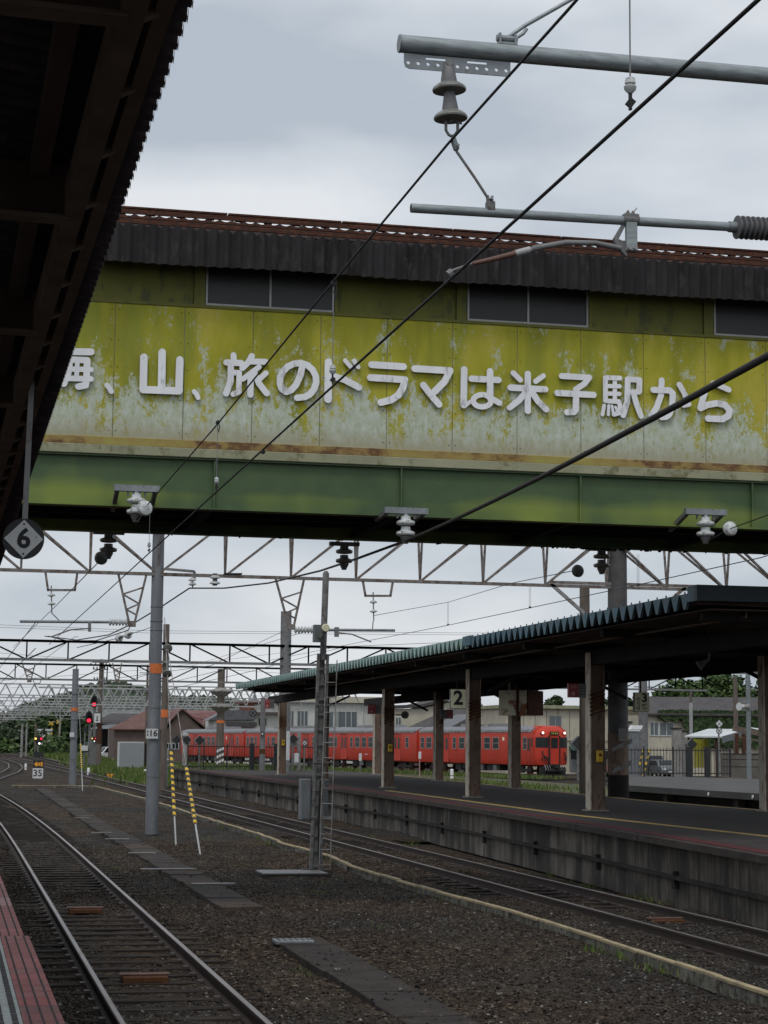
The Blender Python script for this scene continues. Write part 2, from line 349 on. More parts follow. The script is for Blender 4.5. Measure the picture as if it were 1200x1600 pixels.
n_.links.new(col_, b_.inputs['Base Color'])
nbump(n_, b_, nmath(n_, 'ADD', vo.outputs['Distance'], vo2.outputs['Distance']), 0.9, 0.03)

# painted bridge panels: olive yellow paint that has weathered off in flakes, most of all towards the foot of the wall
m_, n_, b_ = base('bridge_panel', 0.8)
z_ = coordz(n_, 'Z'); hgt = nmath(n_, 'DIVIDE', nmath(n_, 'SUBTRACT', z_, 6.72), 2.0)
paint = nramp(n_, nnoise(n_, 1.6, 6, stretch=(1, 1, 0.35)), [(0.32, (0.21, 0.205, 0.010)), (0.5, (0.32, 0.305, 0.015)), (0.66, (0.44, 0.375, 0.055))])
green = nramp(n_, nnoise(n_, 1.1, 5, stretch=(1.4, 1, 0.3)), [(0.5, (0, 0, 0)), (0.66, (1, 1, 1))])
paint = nmix(n_, nmath(n_, 'MULTIPLY', green, 0.6), paint, (0.16, 0.20, 0.022))
flake = nnoise(n_, 8.0, 14, stretch=(1.5, 1, 1.0), rough=0.86); broad = nnoise(n_, 1.35, 7, stretch=(1.5, 1, 0.7), rough=0.70)
amt = nmath(n_, 'ADD', nmath(n_, 'MULTIPLY', flake, 1.15), nmath(n_, 'MULTIPLY', broad, 1.0))
hh = nramp(n_, hgt, [(0.0, (0.25,) * 3), (0.18, (0.21,) * 3), (0.36, (0.125,) * 3), (0.55, (0.03,) * 3), (1.0, (0.0,) * 3)])
amt = nmath(n_, 'ADD', amt, hh)
peel = nramp(n_, nmath(n_, 'SUBTRACT', amt, 0.32), [(0.865, (0, 0, 0)), (0.90, (1, 1, 1))])
pale = nramp(n_, nnoise(n_, 7, 10, stretch=(1.6, 1, 0.8), rough=0.8), [(0.34, (0.23, 0.27, 0.12)), (0.44, (0.37, 0.41, 0.30)), (0.60, (0.48, 0.52, 0.46)), (0.70, (0.57, 0.60, 0.55))])
col_ = nmix(n_, peel, paint, pale)
foot = nramp(n_, nmath(n_, 'ADD', hgt, nmath(n_, 'MULTIPLY', nnoise(n_, 3, 6, stretch=(2, 1, 0.5)), 0.16)), [(0.10, (1, 1, 1)), (0.24, (0, 0, 0))])
col_ = nmix(n_, nmath(n_, 'MULTIPLY', foot, 0.75), col_, (0.30, 0.27, 0.17))
spots = nramp(n_, nnoise(n_, 16, 2), [(0.755, (0, 0, 0)), (0.775, (1, 1, 1))])
col_ = nmix(n_, spots, col_, (0.10, 0.055, 0.02))
n_.links.new(col_, b_.inputs['Base Color']); nbump(n_, b_, peel, 0.25, 0.004)

# rusting angle under the panels
m_, n_, b_ = base('rust_band', 0.85)
a_ = nramp(n_, nnoise(n_, 1.1, 7, stretch=(0.6, 1, 1), rough=0.7), [(0.36, (0.30, 0.27, 0.07)), (0.48, (0.27, 0.19, 0.06)), (0.55, (0.10, 0.042, 0.018)), (0.61, (0.25, 0.17, 0.06)), (0.72, (0.20, 0.065, 0.045))])
n_.links.new(a_, b_.inputs['Base Color'])
plain('ledge_grey', (0.27, 0.27, 0.18), 0.85, 0, 0.2, 1.5, (0.16, 0.16, 0.09), 0.35)

# girder: deep green repainted over the old yellow green, which shows through in broad soft patches
m_, n_, b_ = base('girder_green', 0.62)
zz = nmath(n_, 'DIVIDE', nmath(n_, 'SUBTRACT', coordz(n_, 'Z'), 5.72), 0.75)
zz = nramp(n_, zz, [(0.05, (0.18,) * 3), (0.28, (0.22,) * 3), (0.58, (0.03,) * 3), (0.8, (0.0,) * 3)])
pt = nramp(n_, nmath(n_, 'ADD', nnoise(n_, 0.42, 3, stretch=(1, 1, 0.5)), zz), [(0.60, (0, 0, 0)), (0.80, (1, 1, 1))])
gcol = nmix(n_, pt, nramp(n_, nnoise(n_, 3, 5), [(0.3, (0.036, 0.072, 0.025)), (0.7, (0.055, 0.098, 0.033))]), (0.17, 0.22, 0.034))
st = nramp(n_, nnoise(n_, 5, 6, stretch=(3, 1, 0.25), rough=0.7), [(0.62, (0, 0, 0)), (0.75, (1, 1, 1))])
gcol = nmix(n_, nmath(n_, 'MULTIPLY', st, 0.55), gcol, (0.05, 0.045, 0.02))
n_.links.new(gcol, b_.inputs['Base Color'])

# platform wall: concrete with dark run-off streaks
m_, n_, b_ = base('platform_wall', 0.92)
cb = nramp(n_, nnoise(n_, 1.2, 5), [(0.3, (0.085, 0.074, 0.060)), (0.7, (0.215, 0.19, 0.155))])
sk = nramp(n_, nmath(n_, 'ADD', nmath(n_, 'MULTIPLY', nnoise(n_, 1.3, 9, stretch=(1.4, 1.4, 0.16), rough=0.76), 0.8), nmath(n_, 'MULTIPLY', nnoise(n_, 0.30, 4), 0.5)), [(0.60, (1, 1, 1)), (0.74, (0, 0, 0))])
cb = nmix(n_, nmath(n_, 'MULTIPLY', sk, 0.93), cb, (0.022, 0.018, 0.016))
n_.links.new(cb, b_.inputs['Base Color']); nbump(n_, b_, nnoise(n_, 30, 4), 0.3, 0.01)
# rusty enamel box
m_, n_, b_ = base('rusty_enamel', 0.7)
rk = nramp(n_, nnoise(n_, 2.2, 6, rough=0.65), [(0.52, (0, 0, 0)), (0.58, (1, 1, 1))])
n_.links.new(nmix(n_, rk, (0.74, 0.69, 0.54), nramp(n_, nnoise(n_, 9, 4), [(0.3, (0.12, 0.05, 0.025)), (0.7, (0.36, 0.14, 0.05))])), b_.inputs['Base Color'])

# ================================================================== GROUND
g = MB(); g.add([(-900, -60, -0.24), (1500, -60, -0.24), (1500, 1900, -0.24), (-900, 1900, -0.24)], [(0, 1, 2, 3)])
structure(g.build('ground', 'gravel', normals=False))
def wav(x, y):
    return (0.018 * math.sin(x * 2.1 + y * 0.7) + 0.014 * math.sin(x * 5.3 - y * 1.9) + 0.02 * math.sin(y * 0.43 + x * 0.31))
def grid(x0, x1, y0, y1, st, z, amp):
    nx = int((x1 - x0) / st) + 1; ny = int((y1 - y0) / st) + 1; b = MB()
    b.v = [Vector((x0 + i * st, y0 + j * st, z - (0.012 if 1.0 < x0 + i * st < 3.2 else 0) + wav(x0 + i * st, y0 + j * st) * (0.4 if 1.0 < x0 + i * st < 3.2 else 1) + R_.uniform(-amp, amp))) for j in range(ny) for i in range(nx)]
    b.f = [(j * nx + i, j * nx + i + 1, (j + 1) * nx + i + 1, (j + 1) * nx + i) for j in range(ny - 1) for i in range(nx - 1)]
    return b
structure(grid(0.62, 11.4, 13, 50, 0.09, -0.135, 0.014).build('gravel_bed', 'gravel', normals=False))
structure(grid(-1.5, 12.5, 49.8, 150, 0.35, -0.15, 0.03).build('gravel_bed', 'gravel', normals=False))
def stones(n, y0, y1, smin, smax):
    b = MB(); k = 0
    while k < n:
        y = y0 + (y1 - y0) * R_.random() ** 1.5; x = R_.uniform(0.7, 11.2)
        if 4.0 < x < 4.7 and (12 < y < 24.2 or y > 29) and R_.random() < .9: continue
        if abs(x - 1.49) < 0.09 or abs(x - 2.72) < 0.09 or abs(x - 9.25) < 0.09 or abs(x - 10.5) < 0.09: continue
        px = (x * math.cos(AZ) - y * math.sin(AZ)) / (x * math.sin(AZ) + y * math.cos(AZ))
        if abs(px) > 0.215: continue
        s = R_.uniform(smin, smax) * (1.3 if R_.random() < 0.08 else 1); inn = 1.3 < x < 2.9
        ons = 4.0 < x < 4.7 and (y < 24.2 or y > 29)
        c = Vector((x, y, (-0.085 if ons else -0.135 + wav(x, y)) + s * R_.uniform(0.0, 0.35) - (0.02 if inn else 0)))
        rot = Matrix.Rotation(R_.uniform(0, 6.28), 3, 'Z') @ Matrix.Rotation(R_.uniform(-0.6, 0.6), 3, 'X')
        pts = [(1, 0, 0), (0, 1, 0), (-1, 0, 0), (0, -1, 0), (0.25, 0.2, 0.72), (-0.2, -0.15, -0.6)]
        b.add([c + rot @ (Vector(p) * s * R_.uniform(0.65, 1.15)) for p in pts],
              [(0, 1, 4), (1, 2, 4), (2, 3, 4), (3, 0, 4), (1, 0, 5), (2, 1, 5), (3, 2, 5), (0, 3, 5)]); k += 1
    return b
stuff(stones(52000, 14, 48, 0.011, 0.026).build('ballast_stones', 'stone', normals=False))
def grass(regions, name):
    b = MB()
    for fn, n, h0, h1 in regions:
        for _ in range(n):
            c = fn(); h = R_.uniform(h0, h1); a = R_.uniform(0, 6.28); wd = h * R_.uniform(0.05, 0.12)
            t = Vector((math.cos(a), math.sin(a), 0)); l = Vector((R_.uniform(-.45, .45), R_.uniform(-.45, .45), 1)) * h
            b.add([c - t * wd, c + t * wd, c + l * 0.6 + t * wd * 0.7, c + l, c + l * 0.6 - t * wd * 0.7], [(0, 1, 2, 3, 4)])
    return stuff(b.build(name, 'grass_blade', normals=False))
def reg(x0, x1, y0, y1, z=-0.2): return lambda: Vector((R_.uniform(x0, x1) if not callable(x0) else x0(), R_.uniform(y0, y1), z))
def clump(x0, x1, y0, y1, z, n=40):
    near = y1 <= 60; cs = [(R_.uniform(x0, x1), R_.uniform(y0, y1), R_.uniform(0.04, 0.12) if near else R_.uniform(0.3, 1.6)) for _ in range(n)]
    def f():
        c = R_.choice(cs); return Vector((c[0] + R_.gauss(0, c[2]), c[1] + R_.gauss(0, c[2] * 2.5), z))
    return f
b = MB(); b.add([(11.6, 112, -0.12), (40, 112, -0.12), (46, 420, -0.12), (13.2, 420, -0.12)], [(0, 1, 2, 3)])
structure(b.build('verge', 'earth', normals=False))
b = MB(); b.add([(22.6, 50, -0.125), (90, 50, -0.125), (90, 111.9, -0.125), (22.6, 111.9, -0.125)], [(0, 1, 2, 3)])
structure(b.build('yard_ground', 'earth', normals=False))
grass([(clump(13.2, 17.5, 125, 215, -0.15, 90), 34000, 0.12, 0.55), (reg(12.2, 18, 116, 230), 26000, 0.12, 0.4),
       (clump(12.5, 16.0, 116, 135, -0.15, 22), 8000, 0.2, 0.7), (reg(13.5, 19, 230, 360), 9000, 0.3, 0.9)], 'trackside_grass')
def along_train():
    t = R_.uniform(-6, 75); k = R_.uniform(-3.6, -1.2) if R_.random() < 0.8 else R_.uniform(-1.2, 0.4)
    return Vector((43 - 0.208 * t + 0.978 * k, 142 + 0.978 * t + 0.208 * k, -0.05))
grass([(along_train, 12000, 0.10, 0.36), (clump(24, 34, 105, 130, -0.15, 30), 7000, 0.12, 0.4), (clump(12.8, 19, 106, 112, 0.9, 22), 2600, 0.08, 0.3),
       (clump(7.7, 8.3, 18, 60, -0.13, 26), 900, 0.03, 0.12), (clump(11.0, 11.5, 26, 60, -0.13, 14), 350, 0.03, 0.10), (clump(3.2, 7.2, 20, 60, -0.13, 16), 300, 0.02, 0.09)], 'weeds_by_the_sidings')

# ================================================================== TRACKS
RAILP = [(-0.062, -0.145), (0.062, -0.145), (0.062, -0.132), (0.012, -0.118), (0.012, -0.04), (0.033, -0.032), (0.033, -0.004)]
RAILP = RAILP + [(-x, z) for x, z in reversed(RAILP[2:])]
HEAD = [(-0.025, -0.0035), (0.025, -0.0035), (0.021, 0.001), (-0.021, 0.001)]
def resample(pts, st):
    o = [Vector(pts[0])]
    for a, b in zip(pts, pts[1:]):
        a = Vector(a); b = Vector(b); n = max(1, round((b - a).length / st)); o += [a.lerp(b, (i + 1) / n) for i in range(n)]
    return o
def track(label, centre, gauge, sl_pts, zoff=0.0, cat='track', group='railway tracks through the yard'):
    t = thing('railway_track', label, cat, centre[0], group)
    path = [Vector(p) for p in centre]
    def off(k):
        r = []
        for i, p in enumerate(path):
            d = path[min(i + 1, len(path) - 1)] - path[max(i - 1, 0)]; d.z = 0; d.normalize(); r.append(p + Vector((d.y, -d.x, 0)) * k)
        return r
    for s in (-1, 1):
        r = MB().sweep(off(s * gauge / 2), RAILP).build('rail', 'rail_side', t)
        MB().sweep(off(s * gauge / 2), HEAD).build('running_surface', 'rail_top', r)
    b = MB(); fz = MB(); cnt = 0; rest = MB()
    for (c, d) in sl_pts:
        d = Vector(d).normalized(); a = Vector((d.y, -d.x, 0)); c = Vector(c)
        j = R_.uniform(-0.04, 0.04); x = MB()
        x.bar(c + a * (-1.06 + j) - Vector((0, 0, 0.20)), c + a * (1.06 + j) - Vector((0, 0, 0.20)), 0.21, 0.135)
        if cnt < 90: x.build('sleeper', 'sleeper', t)
        else: rest.v, rest.f = rest.v + x.v, rest.f + [tuple(i + len(rest.v) for i in q) for q in x.f]
        cnt += 1
        for s in (-1, 1):
            for k in (-1, 1):
                fz.cbox(c + a * (s * gauge / 2 + k * 0.085) - Vector((0, 0, 0.128)), 0.06, 0.13, 0.03)
    if rest.v: stuff(rest.build('sleepers', 'sleeper', t))
    if fz.v: stuff(fz.build('rail_fastenings', 'fastening', t))
    return t
def shift(y): return -0.60 * max(0, (y - 42) / 45) ** 2 if y < 87 else -0.6 - 0.0267 * (y - 87)
c1 = [(2.105 + shift(y), y, 0) for y in list(range(4, 44, 8)) + list(range(44, 140, 6))]
sp1 = [((2.105 + shift(y), y, 0), (0, 1, 0)) for y in np.arange(12, 92, 0.66)]
track('nearest track beside the red tiled platform, with dark sleepers and shiny rail heads', c1, 1.23, sp1)
c2 = [(9.87 - 0.000035 * max(0, y - 40) ** 2, y, 0) for y in list(range(4, 60, 10)) + list(range(60, 300, 10))]
sp2 = [((p[0], p[1], 0), (0, 1, 0)) for p in [(9.87 - 0.000035 * max(0, y - 40) ** 2, y) for y in np.arange(16, 95, 0.7)]]
track('second track running along the stained concrete wall of the platform opposite', c2, 1.22, sp2)
TD = Vector((-0.208, 0.978, 0)); TP = Vector((0.978, 0.208, 0)); T0 = Vector((43.0, 142.0, 0))
ct = [T0 + TP * 1.45 + TD * k for k in range(-14, 200, 8)]
track('far siding track that the red train stands on', ct, 1.1, [])
c4 = [(22.6 + 0.02 * (y - 40) - 0.0011 * max(0, y - 60) ** 2 * 0.6, y, 0) for y in range(20, 170, 6)]
track('track between the two far platforms, half hidden by weeds', c4, 1.1, [])
for lab, pp in (('curved turnout track at the far left edge beyond the speed board', [(-60, 1232), (-8, 1214), (16, 1206), (25, 1199), (22, 1193), (5, 1187), (-30, 1181)]),
                ('distant track crossing to the left in front of the level crossing', [(-40, 1179), (0, 1177), (40, 1180), (75, 1187), (110, 1196)])):
    pts = resample([onz(x, y, 0) for x, y in pp], 6.0)
    track(lab, pts, 1.2, [])
def transponder(x, y, label):
    t = thing('track_transponder', label, 'track device', (x, y, 0), 'rusty transponder boxes between rails')
    MB().box(x - .24, x + .24, y - .13, y + .13, -0.135, -0.075).build('box', 'rust_orange', t, bevel=0.008)
    MB().box(x - .27, x + .27, y + .02, y + .12, -0.073, -0.052).build('cover_board', 'copper_brown', t, bevel=0.006)
    b = MB()
    for k in (-1, 1): b.box(x + k * .2 - .03, x + k * .2 + .03, y - .2, y + .2, -0.138, -0.128)
    b.build('foot_rail', 'rust', t)
transponder(2.06, 20.7, 'rusty brown box between the near rails, closest to the viewer')
transponder(1.99, 29.0, 'rusty brown box between the near rails, further away by the pale platform tile')
transponder(10.05, 26.4, 'brown box between the rails in front of the stained platform wall')

# ================================================================== CABLE TROUGH, KERB, PLATES
t = thing('cable_trough', 'path of dark concrete trough covers lying in the gravel beside the near track', 'cable trough', (4.3, 17, -0.1))
y = 12.0; i = 0
while y < 103:
    ln = 0.9
    if not (24.2 < y < 28.6):
        x0 = 4.35 + 0.01 * math.sin(y) + R_.uniform(-.015, .015) + (0.0 if y < 60 else (y - 60) * 0.006); z = -0.09 + R_.uniform(-.010, .008)
        xf = Matrix.Translation((x0, y, z)) @ Matrix.Rotation(R_.uniform(-.03, .03), 4, 'Z') @ Matrix.Rotation(R_.uniform(-.012, .012), 4, 'Y')
        MB(xf).box(-.32, .32, 0, ln - R_.uniform(.02, .05), -0.10, 0.012).build('cover', R_.choice(['slab_dark', 'slab_dark', 'slab_dark', 'slab_mid', 'slab_mid', 'slab_brown']), t, bevel=0.008)
    y += ln; i += 1
for (px, py, wd) in ((262, 1358, 1.05), (333, 1381, .75), (158, 1301, .55), (183, 1311, .6), (222, 1333, .6), (128, 1278, .5)):
    p = onz(px, py, -0.07); MB().box(p.x - wd / 2, p.x + wd / 2, p.y - .11, p.y + .11, -0.075, -0.058).build('cover_plate', 'plate_steel', t)
p = onz(458, 1470, -0.07)
t = thing('drain_cover', 'pale perforated steel cover at the head of the nearest trough slabs', 'cover', (p.x, p.y, -0.1))
MB().box(p.x - .24, p.x + .24, p.y - .16, p.y + .16, -.1, -0.055).build('plate', 'galvanised', t, bevel=.006)
b = MB()
for k in range(6): b.box(p.x - .2 + k * .075, p.x - .165 + k * .075, p.y - .1, p.y + .1, -.056, -.051)
b.build('slots', 'black_paint', t)
p = onz(455, 1362, -0.08)
t = thing('inspection_cover', 'flat grey steel inspection cover in the gravel at the mast foot', 'cover', (p.x, p.y, -0.1))
MB().box(p.x - .62, p.x + .62, p.y - .55, p.y + .45, -.13, -0.07).build('plate', 'plate_steel', t, bevel=.01)
MB().box(p.x - .66, p.x + .66, p.y - .59, p.y + .49, -.16, -0.09).build('frame', 'slab_mid', t)
kp = [(7.86, 12), (7.88, 18), (7.95, 21.8), (8.02, 27.3), (7.86, 31), (7.78, 35), (7.80, 38), (7.98, 41.0), (7.86, 46), (8.03, 51.7), (7.98, 58), (8.0, 65.7), (8.06, 74), (8.06, 82), (7.8, 94), (7.55, 105), (6.2, 106.4), (5.0, 106.2), (3.2, 106.5)]
t = thing('low_kerb', 'low cream coloured concrete kerb winding through the gravel between the tracks', 'kerb', (7.86, 12, -0.1))
pk = resample([(x, y, 0) for x, y in kp], 1.25)
for i, (a, c) in enumerate(zip(pk, pk[1:])):
    d = (c - a).normalized(); j = Vector((R_.uniform(-.02, .02), 0, R_.uniform(-.008, .008)))
    if i < 80: MB().bar(a + d * .008 + j + V(0, 0, -0.02), c - d * .008 + j + V(0, 0, -0.02), 0.08, 0.04).build('kerb_stone', 'kerb_cream', t, bevel=0.006)
b = MB(); 
for a, c in zip(pk, pk[1:]): b.bar(a + V(0, 0, -.10), c + V(0, 0, -.10), 0.06, 0.15)
b.build('side_board', 'kerb_side', t)
b = MB()
for i, a in enumerate(pk):
    if i % 2 == 0: b.bar(a + V(-.045, 0, -.17), a + V(-.045, 0, -0.045), .03, .03)
b.build('stakes', 'kerb_side', t)

# ================================================================== NEAR PLATFORM (bottom left)
t = thing('near_platform', 'near platform edge with red and white tactile tiles at the bottom left', 'platform', (0, 0, 0))
MB().box(-5, 0.50, -6, 120, -.2, .86).build('platform_body', 'concrete_dark', t)
b = MB(); b.box(-5, .19, -6, 120, .862, .905); b.build('paving', 'asphalt', t)
ex = lambda y: 0.62 - 0.0028 * (y - 10)
red, wht, pink, old = MB(), MB(), MB(), MB(); gr = MB()
y = 5.0
while y < 40:
    far = y > 14.62; e = ex(y) - (0.035 if far else 0)
    tgt = pink if 17.6 < y < 18.5 else red
    rw = .30 if far else .21; tgt.box(e - rw, e, y + .003, y + .297, .80, .92)
    if far: red.box(e - .60, e - .303, y + .003, y + .297, .80, .919)
    else: wht.box(e - .60, e - .213, y + .003, y + .297, .80, .919)
    for k in range(3):
        for q in range(4):
            x = e - .04 - k * .066; yy = y + .02 + q * .072
            gr.box(x - .006, x + .006, yy, yy + .046, .9195, .9235)
    for k in range(2):
        for q in range(4):
            x = e - (.345 if far else .25) - k * .075; yy = y + .02 + q * .072
            gr.box(x - .016, x + .016, yy, yy + .052, .9185, .9225)
    y += 0.30
red.build('red_tiles', 'tile_red', t, bevel=.002); wht.build('white_tiles', 'tile_white', t, bevel=.002); pink.build('faded_tiles', 'tile_pink', t)
stuff(gr.build('tactile_bars', 'tile_groove', t))

# ================================================================== ISLAND PLATFORM OPPOSITE
NE = [(10.9, 8), (11.0, 25), (11.65, 35), (12.1, 45), (12.5, 56), (12.62, 70), (12.6, 85), (12.45, 100), (12.35, 112)]
FE = [(20.2, 112), (20.9, 92), (20.2, 76), (19.4, 63), (18.7, 50), (19.0, 42), (20.0, 20), (20.0, 8)]
t = thing('island_platform', 'long island platform opposite with streaked concrete wall and dark asphalt top', 'platform', (0, 0, 0))
def strip(path, x0, x1, z0, z1, m, name):
    return MB().sweep([(x, y, 0) for x, y in path], [(x0, z0), (x1, z0), (x1, z1), (x0, z1)]).build(name, m, t)
MB().extr([(x + .12, y, -.2) for x, y in NE] + [(x, y, -.2) for x, y in FE], (0, 0, 0.99)).build('platform_wall', 'platform_wall', t)
MB().extr([(x + .42, y, .80) for x, y in NE] + [(x - .02, y, .80) for x, y in FE], (0, 0, 0.115)).build('paving', 'asphalt', t)
strip(NE, -0.10, 0.10, .80, .905, 'concrete_dark', 'coping')
strip(NE, 0.101, 0.42, .78, .914, 'tile_red_old', 'red_edge_tiles')
strip([(13.4, 10), (13.35, 28), (12.95, 40), (13.3, 52), (13.5, 60)], -.10, .10, .9, .919, 'line_yellow', 'yellow_line')
strip([(19.6, 10), (18.75, 42), (18.45, 50), (19.15, 63), (19.95, 76), (20.6, 90)], -.08, .08, .9, .919, 'line_yellow', 'far_line')
b = MB(); b.sweep([(x - .0, y, 0) for x, y in NE], [(.03, .27), (.1, .27), (.1, .33), (.03, .33)]); b.build('cable_ledge', 'slab_dark', t)
for yy in np.arange(20, 110, 4.7):
    x = np.interp(yy, [q[1] for q in NE], [q[0] for q in NE]); MB().box(x + .035, x + .115, yy, yy + .10, .12, .40).build('ledge_bracket', 'slab_dark', t)

# pillars
def pillar(x, y, label, zt=4.5, stripe=True, group='pillars under the island platform roof'):
    t = thing('platform_pillar', label, 'pillar', (x, y, .915), group); h = .165
    for s in (-1, 1): MB().box(x + s * h - .014, x + s * h + .014, y - h, y + h, .915, zt).build('flange', 'pillar_cream' if s < 0 else 'pillar_brown', t)  # left flange coloured paler to stand for the skylight it catches
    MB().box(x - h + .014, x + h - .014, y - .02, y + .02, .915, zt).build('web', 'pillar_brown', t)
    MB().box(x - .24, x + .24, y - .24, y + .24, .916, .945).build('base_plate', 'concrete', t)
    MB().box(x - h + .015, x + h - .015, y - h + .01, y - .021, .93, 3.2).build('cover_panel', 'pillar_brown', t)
    if stripe:
        b = MB()
        for k in range(6):
            z = 3.05 + k * .09
            b.add([(x - h - .02, y - h - .004, z), (x + h + .02, y - h - .004, z + .12), (x + h + .02, y - h - .004, z + .165), (x - h - .02, y - h - .004, z + .045)], [(0, 1, 2, 3)])
        b.build('hazard_stripes', 'rust_orange', t)
    return t
front = [(14.3, 42.0, 'broad pillar in the front row nearest the viewer, with orange rust near its top'), (14.3, 52.6, 'front row pillar right of the hanging number 2 sign'),
         (14.36, 63.8, 'front row pillar with a pale left flange standing before the coupling of the train'), (14.55, 76.4, 'front row pillar half hidden behind the grey mast with ladder'),
         (14.9, 88.6, 'last front row pillar at the far left end of the platform roof')]
for a in front: pillar(*a)
back = [(18.45, 41.8, 'pillar cut by the right edge of the view'), (18.75, 63.6, 'rear row pillar in front of the rusty box'), (19.3, 76.4, 'rear row pillar left of the number 2 sign'), (20.1, 91.7, 'rear row pillar beside the red emergency board near the round cross marker')]
for a in back: pillar(*a, stripe=False)

# roof of the island platform
t = thing('island_platform_roof', 'long dark canopy over the island platform with teal saw tooth eaves', 'canopy', (12.3, 30, 4.9))
Y0, Y1, PT = 30.6, 85.6, 0.45
vs = []; y = Y0; k = 0; prof = []
while y < Y1: prof += [(y, 4.98), (y + PT * .40, 4.98), (y + PT * .5, 4.80), (y + PT * .9, 4.80)]; y += PT
def xe(y): return 12.3
def xb(y): return 19.9 + max(0, (y - 60)) * 0.03
b = MB(); n = len(prof)
for yy, z in prof: b.v += [V(xe(yy), yy, z), V(xb(yy), yy, z - .12)]
b.f = [(2 * i, 2 * i + 1, 2 * i + 3, 2 * i + 2) for i in range(n - 1)]
b.build('roof_sheet', 'roof_under', t, normals=False)
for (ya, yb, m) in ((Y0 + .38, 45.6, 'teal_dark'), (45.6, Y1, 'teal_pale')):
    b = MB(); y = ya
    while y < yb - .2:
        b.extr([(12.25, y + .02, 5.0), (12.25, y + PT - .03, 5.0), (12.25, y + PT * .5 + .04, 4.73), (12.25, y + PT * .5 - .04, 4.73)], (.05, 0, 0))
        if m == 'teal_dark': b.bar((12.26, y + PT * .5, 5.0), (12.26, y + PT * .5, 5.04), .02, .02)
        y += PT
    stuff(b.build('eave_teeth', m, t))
MB().box(12.22, 12.30, 45.3, 46.0, 4.80, 5.03).build('eave_joint_cover', 'teal_dark', t)
MB().box(12.2, 20.2, Y0 - .1, Y0 + 0.02, 4.84, 5.11).build('end_fascia', 'fascia_blue', t)
MB().box(12.2, 12.28, Y0 + .021, Y0 + .34, 4.84, 5.11).build('side_fascia', 'teal_dark', t)
MB().box(12.5, 19.9, Y0 + .1, Y1, 4.70, 4.725).build('soffit', 'roof_under', t)
for (x, a, c) in ((14.3, 30.7, 64), (14.55, 64, 90), (19.0, 30.7, 64), (19.6, 64, 92)):
    MB().box(x - .12, x + .12, a, c - .01, 4.22, 4.55).build('long_beam', 'under_dark', t)
MB().box(19.85, 20.1, Y0, Y1, 4.45, 4.75).build('rear_eave', 'under_dark', t)
for y in [31.3, 36.6, 42, 47.3, 52.6, 58.2, 63.8, 70.1, 76.4, 82.5]:
    MB().box(12.6, 19.8, y - .09, y + .09, 4.551, 4.69).build('cross_beam', 'under_dark', t)
for y in [42, 52.6, 63.8, 76.4]:
    for x, s in ((14.3, 1), (19.0, -1)): MB().bar((x + s * .15, y, 3.75), (x + s * 1.3, y, 4.3), .08, .08).build('knee_brace', 'under_dark', t)
pts = [V(13.3, 31, 4.62), V(13.3, 40, 4.60), V(13.3, 52, 4.55), V(13.4, 62, 4.52), V(13.5, 75, 4.5)]
t = thing('roof_conduit', 'thin brown conduit pipe slung under the island canopy', 'conduit', pts[0])
MB().tube(pts, .025, 6).build('pipe', 'timber_rafter', t)
b = MB()
for p in pts: b.bar(p, p + V(0, 0, .1), .02, .02)
b.build('hanger', 'timber_rafter', t)

def tube_lamp(px0, py0, px1, py1, Y, label):
    a = ony(px0, py0, Y); c = ony(px1, py1, Y * 1.02)
    t = thing('fluorescent_lamp', label, 'lamp', (a + c) / 2, 'tube lamps under the island canopy')
    MB().bar(a + V(0, 0, .05), c + V(0, 0, .05), .12, .06).build('housing', 'sign_white', t)
    m = (a + c) / 2; d = (c - a).normalized()
    MB().tube([a, m - d * .04], .02, 6).build('tube', 'tube_white', t); MB().tube([m + d * .04, c], .02, 6).build('tube', 'tube_white', t)
tube_lamp(752, 1058, 797, 1054, 52, 'lit pair of tube lamps above the rusty box')
tube_lamp(518, 1085, 545, 1082, 80, 'lit tube lamps under the roof beside the grey mast')

# hanging number signs
def board_sign(px, py, wpx, hpx, Y, label, faces, group=None, yaw=0.0, dpx=10):
    c = ony(px, py, Y); k = mpp(Y); W, H = wpx * k, hpx * k
    t = thing('platform_number_sign', label, 'sign', c, group)
    xf = Matrix.Translation(c) @ Matrix.Rotation(-yaw, 4, 'Z')
    MB(xf).box(-W / 2, W / 2, .012, .22, -H / 2, H / 2).build('box', 'mast_grey', t)
    MB(xf).box(-W / 2 + .012, W / 2 - .012, 0.0, .011, -H / 2 + .012, H / 2 - .012).build('face', 'sign_cream', t)
    MB().bar(c + V(0, .1, H / 2), V(c.x, c.y + .1, 4.6), .03, .03).build('hanger', 'under_dark', t)
    xd = xf.to_3x3() @ V(1, 0, 0)
    for (txt, fx, fz, sz, bold) in faces:
        lettering(txt, sz * H, 'ink', t, c + xd * (fx * W) + V(0, 0, fz * H) + xf.to_3x3() @ V(0, -.003, 0), xd, (0, 0, 1), bold=bold)
    return t
board_sign(716, 1092, 25, 31, 50, 'cream box sign with a black number 2 hanging under the canopy', [('2', 0, 0.02, .98, .03)], 'platform number signs', yaw=rad(9))
board_sign(1003, 1097, 24, 31, 47.5, 'cream box sign with a black 3 and small japanese characters', [('3', .18, .2, .62, .03), ('番', .18, -.27, .36, .01), ('の', -.24, .13, .24, .012), ('り', -.24, -.1, .24, .012), ('ば', -.24, -.32, .24, .012)], 'platform number signs', yaw=rad(9))
